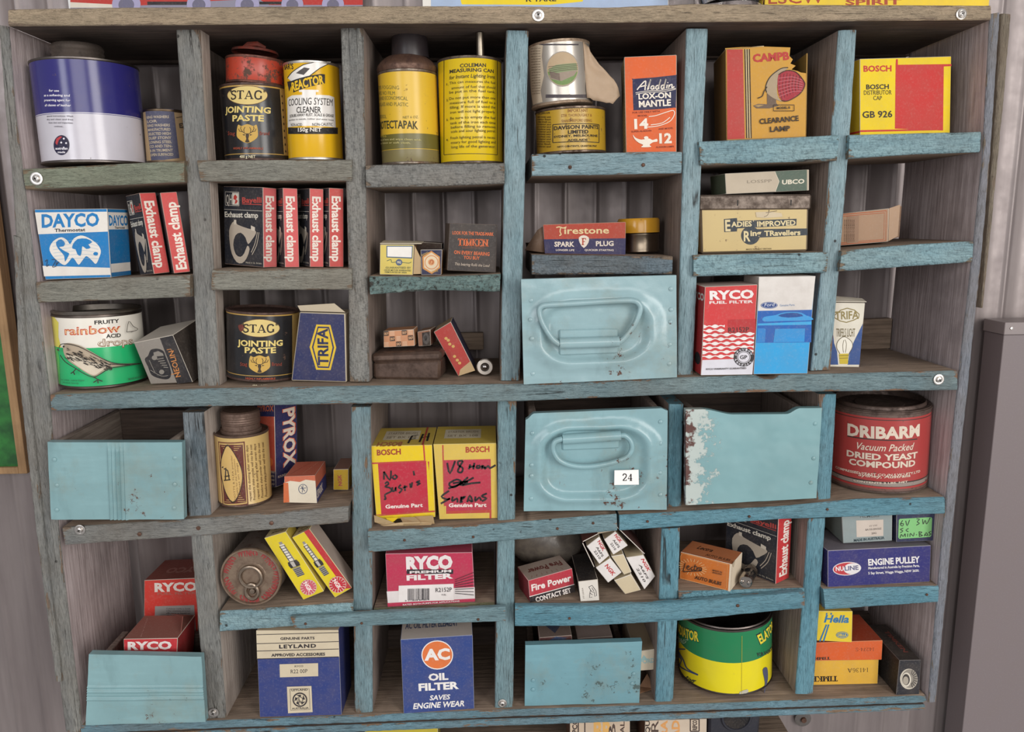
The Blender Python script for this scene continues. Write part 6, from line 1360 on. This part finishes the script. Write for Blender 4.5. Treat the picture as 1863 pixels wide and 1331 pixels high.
a = b.front; K = '#3a2418'; w = '#e0d0b8'
a.poly([(288, 282), (300, 285), (290, 430), (278, 428)], w)
a.ring([(34, 226), (276, 286), (270, 408), (262, 420), (24, 358), (24, 240)], 2.5, '#e0a060')
for i in range(22): t = 2*math.pi*i/22; a.stroke([(90+52*math.cos(t), 300+30*math.sin(t)+8*math.cos(t)), (90+75*math.cos(t), 300+46*math.sin(t)+12*math.cos(t))], 2.5, '#e4c08a')
a.strokes([[(50, 276), (44, 300), (40, 322), (60, 322), (138, 318)], [(62, 300), (72, 296), (66, 290), (58, 302), (68, 312), (78, 306)], [(92, 298), (82, 302), (84, 314), (96, 312)], [(104, 284), (98, 312), (108, 314)], [(96, 294), (114, 296)], [(114, 300), (112, 314), (118, 302), (124, 302)], [(136, 302), (126, 302), (126, 314), (136, 312), (136, 302), (138, 316)]], 5, K, 3)
a.text('AUTO BULBS', (100, 360), (242, 396), 18, K, .04); a.text('MADE IN', (196, 318), (246, 330), 8, K, .02); a.text('ENGLAND', (196, 330), (246, 341), 8, K, .02)
t_ = b.top; t_.rect(.02, .05, .98, .92, '#c0764a'); t_.text('Lectra', (.2, .5), (.5, .5), .25, K, .03, .2); t_.text('AUTO BULBS', (.45, .85), (.92, .85), .16, '#6a4028', .04); b.done('body')
TL, TR, BR, BL = b.q; mb = MB(); mb.hexa([TR+Vector((.0004, 0, 0)), TR+Vector((.005, .004, .004)), BR+Vector((.002, .008, .008)), BR+Vector((.0004, 0, .001))], Vector((0, .0008, 0)), {'f': card('#cdbca0')}, 0); mb.obj('end_flap', b.o)
m_ = metal('#b0a8a0', .2); c = PY((338, 398), .004); r = .0085; c.z = zshelf('e5', c.x, r)+r*1.02+.0008; A_ = Vector((-.5, -.87, 0)).normalized()
blb = thing('auto_bulb', 'small metal based bulb sliding out beside the orange auto bulb box', 'bulb', c-Vector((0, 0, r))); mb = MB()
mb.lathe(c-A_*.026, A_, [(0, 0, m_), (0, r*.8, m_), (.002, r*.95, m_), (.024, r*.95, m_), (.026, r*.8, m_), (.026, 0, m_)], 28); mb.obj('base', blb)
for s in (-1, 1):
    q = c+Vector((A_.y, -A_.x, 0))*(-.0042*s); mb = MB(); mb.lathe(q, A_, [(0, .0026, m_), (.0012, .0022, m_), (.002, 0, m_)], 12); mb.obj('contact', blb)
mb = MB(); mb.lathe(c-A_*.026, -A_, [(0, r*.8, glass()), (.006, r, glass()), (.012, r*.8, glass()), (.0145, 0, glass())], 24); mb.obj('glass_bulb', blb)
crop('L')
b = corner_box('exhaust_clamp_box', 'exhaust clamp box with upward lettering standing alone in the fifth row', 'box', (548, 52), (532, 412), .014, 55, .075, .027, 'e5', f=BK, r='#bd3034', l=BK, t='#9a6058', k=BK, edge='#c9a49c', group='exhaust clamp boxes')
clamp_art(b.F()); b.right.text('Exhaust clamp', (.80, .92), (.80, .10), .58, '#e8ddd4', .05, up=(-1, 0)); b.done()
b = Box('pulley_box', 'long navy box with white lettering and an oval red badge, fifth row at far right', 'box', [(806, 212), (1358, 184), (1352, 378), (806, 408)], .06, None, 'e6', '#2a2a6c', '#24245a', None, '#6f6a72', edge='#a8a2b0')
a = b.front; w = '#e0dcdc'
a.poly(ell(908, 308, 76, 36, 32, -4), w); a.poly(ell(908, 308, 72, 32.5, 32, -4), '#b8333c'); a.poly(ell(935, 308, 45, 29, 32, -4), w); a.text('NU', (848, 320), (890, 318), 24, w, .04); a.text('LINE', (896, 318), (970, 313), 24, '#55557a', .03)
a.text('ENGINE PULLEY', (1022, 290), (1298, 274), 34, w, .06); a.text('Manufactured in Australia by Precision Parts,', (1022, 311), (1296, 297), 13, w, .03); a.text('5 Say Street, Wagga Wagga, NSW 2650.', (1022, 338), (1294, 323), 13, w, .03); b.done(); pul = b
ptop = max(p.z for p in pul.q)
for q, dep, y, args in (([(884, 38), (1156, 30), (1154, 190), (892, 204)], .055, (.016, .016), ('globe_box', 'pale grey-blue box with a cream paper label, on the long navy box', '#8a9696', '#7a8686', '#77807c', '#8d9494')),
                        ([(1188, 36), (1394, 22), (1386, 176), (1186, 184)], .05, (.015, .015), ('globe_box', 'navy box with a handwritten bright green sticker, on the long navy box', '#2f3450', '#2a2e48', None, '#3a3f58'))):
    nm, lab, f, r_, l_, t_ = args
    b = Box(nm, lab, 'box', q, dep, y, None, f, r_, l_, t_, edge='#9a9a98'); mid = (b.q[2]+b.q[3])/2; TL_, TR_ = pul.q[0], pul.q[1]; u = (mid.x-TL_.x)/(TR_.x-TL_.x); zt = TL_.z+(TR_.z-TL_.z)*u
    for p_, v_ in ((b.q[3], 0), (b.q[2], 0)): pass
    lowgap = min((p.z-(TL_.z+(TR_.z-TL_.z)*(p.x-TL_.x)/(TR_.x-TL_.x))) for p in (b.q[2], b.q[3])); lift(b, -lowgap+.0016); a = b.front; dz = -lowgap+.0008; K = '#24302a'
    a.mode = 'f'
    if 'grey' in lab:
        a.rect(.28, .28, .82, .82, '#c9bcb0'); a.text('NEMESIS', (.36, .2), (.74, .19), .13, '#6a7274', .02); a.text('6V 6W', (.54, .5), (.70, .49), .06, '#7a706a', .0); a.text('BA15S-SINGLE', (.46, .62), (.78, .60), .06, '#6a605a', .02); a.text('20G', (.58, .75), (.68, .74), .06, '#6a605a', .02); a.text('MADE IN AUSTRALIA', (.22, .96), (.84, .92), .085, '#33474e', .04)
    else:
        a.poly([(.06, .2), (.09, .16), (.9, .17), (.93, .22), (.93, .8), (.9, .86), (.08, .88), (.05, .82)], card('#7fbd78', .5, .1))
        a.strokes([[(.16, .22), (.10, .36), (.16, .42), (.18, .34), (.11, .34)], [(.24, .24), (.28, .42), (.34, .22)], [(.52, .2), (.6, .22), (.54, .3), (.6, .36), (.52, .42)], [(.68, .22), (.70, .4), (.75, .26), (.79, .4), (.88, .18)], [(.18, .5), (.10, .54), (.17, .6), (.10, .66)], [(.32, .52), (.25, .58), (.32, .64)],
                   [(.10, .84), (.13, .72), (.18, .8), (.23, .7), (.24, .82)], [(.30, .70), (.30, .82)], [(.36, .82), (.37, .70), (.45, .80), (.47, .68)], [(.52, .76), (.55, .76)], [(.60, .66), (.61, .82)], [(.59, .66), (.68, .68), (.62, .74), (.70, .80), (.60, .82)], [(.74, .82), (.79, .70), (.83, .80), (.75, .77)], [(.92, .66), (.86, .70), (.92, .76), (.86, .80)]], .03, K, 3)
    b.done()
# ================================================================ bottom row
crop('J')
b = Box('fuel_filter_box', 'tall dusty red fuel filter box behind the horizontally fluted drawer', 'box', [(732, 274), (1010, 262), (1010, 800), (730, 800)], .06, (.083, .081), 'f', '#c2352c', '#9a2c28', '#a02c28', '#7d4038')
a = b.front; w = '#d8cdc4'; a.text('RYCO', (786, 332), (1005, 326), 44, w, .09); a.text('FUEL FILTER', (800, 350), (1000, 344), 12, '#a85a50', .03); a.poly([(788, 408), (990, 402), (1000, 540), (786, 545)], '#8d8784')
a.lines((('Cellulose media is based', 424), ('to filter contaminants and protect', 435), ('efficiency as based on', 447), ('efficiency. Use and Store', 459)), 846, 970, 8, '#3a3436', .01)
a.lines((('The presence of', 492), ('For a Free Info', 505)), 846, 920, 8, '#3a3436', .01); a.text('Fitment', (798, 500), (838, 498), 9, '#d8cdc4', .01); t_ = b.top; t_.text('RYCO', (.9, .45), (.25, .45), .25, '#97635a', .08, up=(0, 1)); b.done()
b = Box('fuel_filter_box', 'smaller red fuel filter box with an open flap rising out of the fluted drawer', 'box', [(634, 655), (912, 650), (900, 985), (646, 985)], .055, (.004, .004), None, '#bf3038', '#8f2a2c', '#9a2c2c', '#8f5a50')
a = b.front; a.text('RYCO', (656, 709), (882, 705), 40, '#e6dcd8', .1); a.text('FUEL FILTER', (660, 732), (880, 728), 12, '#d89a98', .02); b.top.text('RYCO', (.30, .92), (.12, .12), .16, '#b5857c', .06, up=(-.12, -.02))
b.done('body'); TL, TR, BR, BL = b.q; mb = MB(); bk = TR+b.dv; mb.hexa([bk+Vector((-.024, -.012, .008)), bk+Vector((-.002, -.03, .014)), TR.lerp(bk, .2)+Vector((0, 0, .001)), bk+Vector((0, -.004, .001))], Vector((-.0006, 0, .0006)), {'f': card('#8a5248')}, 0); mb.obj('flap', b.o)
# the open box stands on the drawer's own floor
lo = [c for c in bpy.data.objects if c.name.startswith('fluted_drawer')]
b = Box('accessory_box', 'blue and cream parts box with an emblem label, bottom row second column', 'box', [(1316, 614), (1738, 610), (1755, 1046), (1334, 1058)], .06, None, 'f', '#2f3d78', '#28336a', None, '#c4b49a', edge='#8a8a98')
a = b.front; cr = '#cdbfa4'; K = '#26222a'
a.poly([(1316, 612), (1738, 610), (1743, 748), (1321, 760)], cr)
for y in (634, 680, 718, 758): a.stroke([(1318, y), (1740, y-11)], 3.5, K)
a.text('GENUINE PARTS', (1440, 660), (1616, 657), 13, K, .04); a.text('LEYLAND', (1434, 704), (1624, 699), 19, K, .07, sp=1.2); a.text('APPROVED ACCESSORIES', (1394, 746), (1670, 740), 15, K, .05)
a.poly([(1436, 785), (1634, 779), (1635, 846), (1438, 852)], cr); a.text('RYCO', (1514, 800), (1558, 798), 9, K, .02); a.text('R22 00P', (1494, 832), (1580, 829), 21, K, .0)
a.poly([(1474, 900), (1600, 896), (1606, 1030), (1480, 1036)], cr); a.ring([(1490, 912), (1588, 909), (1593, 1016), (1494, 1021)], 2.5, K); a.text('LEYLAND', (1498, 922), (1582, 919), 10, K, .03); a.text('AUSTRALIA', (1500, 1016), (1586, 1012), 9, K, .03)
a.poly(ell(1541, 966, 38, 37), K); a.poly(ell(1541, 966, 31, 30), cr)
for i in range(5):
    t = i*2*math.pi/5+.3; a.poly([(1541+30*math.cos(t), 966+30*math.sin(t)), (1541+27*math.cos(t+.9), 966+27*math.sin(t+.9)), (1541+16*math.cos(t+.9), 966+16*math.sin(t+.9)), (1541+18*math.cos(t+.35), 966+18*math.sin(t+.35))], K)
a.ring(ell(1541, 966, 15, 14.5), 3, K); a.text('L', (1535, 975), (1548, 974), 18, K, .03); b.done()
crop('K')
b = Box('oil_filter_box', 'royal blue oil filter box with a round orange badge, bottom row third column', 'box', [(287, 680), (669, 655), (678, 1046), (304, 1072)], .06, None, 'f', '#2f437f', '#2a3a70', '#27366a', '#bdb3ab', edge='#8a90a8')
a = b.front; w = '#e8e4e0'; O = '#d8713a'
a.poly(ell(482, 761, 84, 77), w); a.poly(ell(482, 761, 79, 72), O); a.text('AC', (414, 788), (550, 782), 58, w, .09)
a.text('OIL', (436, 896), (541, 890), 36, w, .08); a.text('FILTER', (384, 950), (597, 938), 38, w, .08); a.text('SAVES', (441, 1000), (548, 994), 26, w, .03, .2); a.text('ENGINE WEAR', (354, 1046), (626, 1030), 30, w, .035, .2)
b.top.text('AC OIL FILTER ELEMENT', (.05, .6), (.8, .6), .25, '#4a5470', .04); b.done()
fl = [o for o in bpy.data.objects if o.name == 'plain_drawer.001' and o.parent is None][0]
for q, y, args in (([(1022, 668), (1194, 655), (1198, 720), (1024, 725)], (.022, .022), ('dark patterned carton with a diamond badge, leftmost in the blue drawer', '#5c3a38', '#7a6a62')),
                   ([(1224, 672), (1410, 660), (1412, 720), (1238, 725)], (.03, .03), ('grey brown carton, middle of the three in the blue drawer', '#6a5a56', '#8a7a74')),
                   ):
    crop('K'); lab, f, t_ = args; b = Box('parts_carton', lab, 'box', q, .075, y, None, f, None, None, t_, edge='#a89a90', group='cartons in the blue drawer')
    if 'diamond' in lab: b.front.poly([(1060, 690), (1110, 662), (1170, 668), (1120, 700)], '#3a4a6a'); tq = b.top; tq.poly([(.1, .5), (.5, .1), (.95, .4), (.5, .9)], '#3a4256'); tq.text('LUCAS', (.3, .6), (.8, .5), .2, '#c9bdb4', .04)
    b.done()
b = Box('bearing_carton', 'cream carton overhanging the right side of the blue drawer, bottom row', 'box', [(1534, 742), (1644, 728), (1632, 838), (1524, 846)], .085, (.022, .022), None, '#c4b8a2', '#a89a84', '#b09f86', '#a8957a')
a = b.front; a.text('FORD', (1562, 806), (1638, 798), 24, '#8fb0b0', .04); a.poly([(1562, 790), (1580, 760), (1602, 785)], '#8fb0b0'); b.done()
crop('K'); mb = MB(); q = [PY((1560, 975), .035), PY((1600, 945), .045), PY((1640, 1018), .03), PY((1552, 1010), .02)]; zf = zshelf('f', q[0].x)+.0008
for p in q: p.z = zf+(.012 if p is q[1] else .001)
mb.face(q, card('#9a7458')); o = mb.obj('card_scrap', base=q[3], smooth=0); o.modifiers.new('thick', 'SOLIDIFY').thickness = .0006; tag(o, 'torn scrap of brown card on the bottom board beside the blue drawer', 'card scrap')
crop('L')
T = Tin('repair_tin', 'large open green and yellow tin, bottom row', 'tin', (26, 482, 1008), (6, 500, 640), 'f', None)
gr, ye = tinp('#1f7a4c', .05, .25), tinp('#e0d01c', .05, .25); rm = metal('#6a625e', .4)
T.body([(.50, ye), (.96, gr), (1, rm)], rimm=rm, top=False); a = T.a; K = '#1f2a2a'
tl_ = '#e4d23a'
for s, p0, p1, h in (('RADIATOR', (-170, 640), (124, 702), 56), ('ELATOR', (448, 716), (640, 640), 56)): a.text(s, p0, p1, h, K, .1); a.text(s, (p0[0]+3, p0[1]-2), (p1[0]-2, p1[1]-2), h-6, tl_, .05)
a.text('FOR RADIATORS', (438, 782), (560, 740), 22, K, .04); a.text('KING', (10, 700), (46, 712), 22, '#9ac0a0', .03)
a.strokes([[(8, 745), (40, 800), (60, 845), (118, 878)], [(10, 770), (30, 800), (20, 830), (60, 856), (118, 880)], [(8, 740), (50, 742)]], 6, '#34466a', 3); a.text('Piston Rings', (10, 868), (92, 922), 17, K, .03)
a.poly(smooth([(462, 852), (486, 840), (490, 900), (478, 950), (468, 990), (474, 920)], 3, True), '#4a4f6a'); a.poly(smooth([(340, 970), (380, 956), (384, 972), (345, 984)], 2, True), '#b5b0a0'); a.stroke([(352, 670), (350, 985)], 2, '#b5a82a')
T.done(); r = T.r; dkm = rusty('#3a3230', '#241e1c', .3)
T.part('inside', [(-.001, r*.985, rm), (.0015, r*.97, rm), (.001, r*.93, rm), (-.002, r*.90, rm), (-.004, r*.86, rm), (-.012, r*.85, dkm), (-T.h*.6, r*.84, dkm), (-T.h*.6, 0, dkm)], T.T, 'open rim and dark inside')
b = Box('bearing_box', 'yellow bearing box lying upside down at the base of the stack, bottom row', 'box', [(712, 800), (1082, 792), (1076, 924), (712, 932)], .06, None, 'f', '#d8a83a', '#b8902e', None, '#c08a2e', edge='#d8c088')
a = b.front; K = '#2a2018'; a.serif('TIMKEN', (862, 882), (690, 885), 28, K, .26, .12, up=(0, 1)); a.serif('14136A', (1028, 838), (914, 842), 22, '#5a4420', .12, .07, up=(0, 1)); b.done(); y1 = b
b = Box('bearing_box', 'orange bearing box lying upside down on the yellow one, bottom row', 'box', [(700, 704), (1103, 690), (1098, 794), (700, 800)], .065, (y1.q[3].y-.003, y1.q[2].y-.003), None, '#cf5a26', '#b04c22', None, '#9a3c24', edge='#d88a60')
lift(b, max(y1.q[0].z, y1.q[1].z)+.0008-min(p.z for p in b.q)); a = b.front; a.mode = 'p'; a.serif('14274-S', (1058, 728), (958, 730), 18, '#7a3414', .12, .07, up=(0, 1)); a.serif('TIMKEN', (822, 778), (690, 782), 14, K, .24, .12, up=(0, 1)); b.done(); y2 = b
b = Box('horn_box', 'yellow box with blue lettering and an oval badge, topmost of the bearing box stack', 'box', [(700, 560), (940, 562), (936, 728), (700, 716)], .05, (y2.q[3].y-.004, y2.q[2].y-.004), None, '#dcc02a', '#b89c2a', None, '#c9ab48', edge='#e0d08a')
lift(b, max(y2.q[0].z, y2.q[1].z)+.0008-min(p.z for p in b.q)); a = b.front; bl = '#2f6f9c'
a.text('Hella', (786, 620), (918, 622), 40, bl, .06, .25); a.poly([(798, 570), (806, 570), (804, 580), (796, 580)], bl); a.poly([(822, 570), (830, 570), (828, 580), (820, 580)], bl)
a.strokes([[(800, 632), (764, 722)], [(812, 632), (784, 722)]], 8, bl); a.poly(ell(884, 688, 33, 18), bl); a.poly(ell(884, 688, 30, 15), '#dcc02a'); a.poly(ell(884, 688, 28, 12), bl); a.text('HELLA', (862, 694), (906, 694), 13, '#dcc02a', .06); b.done()
b = Box('bearing_carton', 'black bearing carton with a roller bearing picture on its end, bottom right corner', 'box', [(1196, 798), (1312, 796), (1302, 980), (1178, 984)], .085, None, 'f', '#26262c', '#2a2624', '#2a2624', '#35302e', edge='#6a6462')
a = b.front; a.poly(ell(1246, 898, 47, 55), '#c9c0b0'); a.poly(ell(1250, 896, 42, 50), '#8d867c')
for i in range(9): t = -1.2+i*.3; a.stroke([(1252+18*math.cos(t), 896+24*math.sin(t)), (1250+42*math.cos(t), 896+50*math.sin(t))], 3, '#2a2826')
a.poly(ell(1232, 900, 25, 38), '#d4ccbc'); a.poly(ell(1230, 900, 20, 30), '#3a3634'); a.poly(ell(1228, 905, 15, 22), '#a39a8c'); b.top.text('TIMKEN', (.55, .2), (.55, .8), .22, '#7a4038', .04, up=(1, 0)); b.done()
# ================================================================ under the shelving
crop('0')
zb = min(PY((1040, 1376), .03).z, PY((1290, 1360), .03).z)-.003      # height of the bench top below
def under(name, label, cat, q, y, dep, f, r=None, t=None, group=None):
    b = Box(name, label, cat, q, dep, y, None, f, r or f, None, t or f, group=group)
    b.lift(zb+.0006-min(p.z for p in b.q))
    return b
b = under('brake_part_box', 'cream box with orange lettering under the left of the lower shelf edge', 'box', [(1037, 1312), (1146, 1312), (1146, 1376), (1037, 1378)], .03, .05, '#c4b09a', '#6a4a3a', None, 'cream boxes under the shelving')
a = b.front; O = '#d8a860'; a.text('BR', (1080, 1345), (1115, 1345), 34, O, .06); a.text('BI', (1120, 1352), (1120, 1300), 14, '#4a3a34', .0, up=(-1, 0)); a.text('QUAL', (1136, 1360), (1136, 1312), 8, '#4a3a34', .02, up=(-1, 0)); a.text('REPCO', (1050, 1346), (1050, 1308), 9, '#3a2e2c', .04, up=(-1, 0)); a.frame(1052, 1308, 1064, 1345, 2, '#3a2e2c'); b.done()
b = under('brake_part_box', 'cream box with orange lettering beside the black case under the shelving', 'box', [(1174, 1306), (1286, 1304), (1285, 1372), (1172, 1375)], .026, .05, '#c9b8a4', '#6a4a3a', None, 'cream boxes under the shelving')
a = b.front; a.text('BRA', (1214, 1350), (1214, 1306), 12, '#d89a5a', .06, up=(-1, 0)); a.text('PAD', (1236, 1350), (1236, 1306), 14, '#d89a5a', .06, up=(-1, 0)); a.text('BR', (1198, 1350), (1198, 1306), 14, '#4a3a34', -.0, up=(-1, 0)); a.text('NE QU', (1182, 1356), (1182, 1306), 8, '#3a2e2c', .03, up=(-1, 0)); a.frame(1256, 1304, 1272, 1326, 2, '#3a2e2c'); a.text('REPCO', (1268, 1324), (1268, 1306), 8, '#3a2e2c', .05, up=(-1, 0)); b.done()
b = under('yellow_box', 'yellow box just visible under the middle of the lower shelf edge', 'box', [(664, 1326), (797, 1322), (797, 1385), (664, 1388)], .04, .05, '#bfae3a', '#8d7f2c', '#c9b84a'); b.done()
c = PY((1335, 1318), .03); pm = card('#2f3038', .45, .05); cs = thing('black_case', 'black plastic case with a round recess under the right of the shelving', 'case', c+Vector((0, .03, -.04)))
mb = MB(); mb.hexa([PY((1290, 1300), .03), PY((1384, 1298), .03), PY((1380, 1352), .03), PY((1288, 1360), .03)], Vector((0, .06, 0)), {'f': pm}, .003); mb.obj('body', cs)
mb = MB(); mb.lathe(PY((1340, 1302), .0295), Vector((0, -1, 0)), [(0, .0205, pm), (.002, .019, pm), (.002, .017, pm), (.0004, .0165, card('#16161a')), (.0004, 0, pm)], 36); mb.obj('recess_ring', cs)
# wooden bench top under everything and the bolt on the wall
mb = MB(); xa, xb = PY((0, 1331), .0).x+.22, PY((1440, 1331), .06).x; mb.hexa([Vector((xa, -.01, zb)), Vector((xb, -.01, zb)), Vector((xb, -.01, zb-.03)), Vector((xa, -.01, zb-.03))], Vector((0, .165, 0)), {'f': RAWX, 't': RAWX}, .001)
tag(mb.obj('bench_top', base=Vector(((xa+xb)/2, 0, zb-.03))), 'brown timber bench top beneath the shelving', 'bench')
c = PY((1460, 1306), .1685); mb = MB(); rb = card('#5a5654'); mb.lathe(c, Vector((0, -1, 0)), [(0, .012, rb), (.002, .012, rb), (.003, .009, rb), (.003, .004, RN), (.006, .0038, RN), (.006, 0, RN)], 28)
tag(mb.obj('wall_bolt', base=c), 'wall bolt with a grey rubber washer below the right end of the shelving', 'bolt')
# ================================================================ small clearances between neighbours
for nm, w in {'measuring_can': (.0004, 0, 0), 'exhaust_clamp_box.002': (.0005, 0, 0), 'flea_powder_tin': (.0045, 0, 0), 'globe_box.001': (-.002, 0, 0), 'jointing_paste_tin': (.0022, 0, 0), 'red_tin': (.0022, 0, 0), 'jointing_paste_tin.001': (.0024, 0, .0004),
              'mantle_box': (-.0016, 0, 0), 'oil_can': (.001, 0, 0), 'spark_plug_carton.001': (-.0002, 0, 0), 'spark_plug_carton': (.0008, 0, 0), 'pulley_box': (.0015, 0, 0), 'rusty_tin': (.001, 0, 0), 'tilted_carton': (.004, 0, 0), 'sweets_tin': (.0032, 0, 0),
              'yeast_tin': (-.0068, 0, 0), 'thermostat_box': (.001, 0, 0), 'headlamp_box': (0, 0, .0008), 'card_scrap': (-.002, 0, 0), 'starter_part_box': (-.0004, 0, 0), 'starter_part_box.001': (.001, 0, 0), 'brass_tin': (0, 0, .0004), 'signal_bulb': (.004, 0, 0), 'auto_bulb': (.007, 0, 0), 'bearing_box.001': (.0008, 0, 0), 'bearing_box.002': (.0008, 0, 0), 'horn_box': (.0008, 0, 0), 'bearing_carton.001': (-.001, 0, 0), 'crumpled_bag': (.002, 0, 0), 'repair_tin': (0, 0, .0012), 'solvent_tin': (.0022, 0, 0), 'washer_tin': (.007, .004, 0), 'black_case': (0, 0, -.001)}.items():
    bpy.data.objects[nm].location += Vector(w)
for o in bpy.data.objects:
    if '_b' in o: del o['_b']
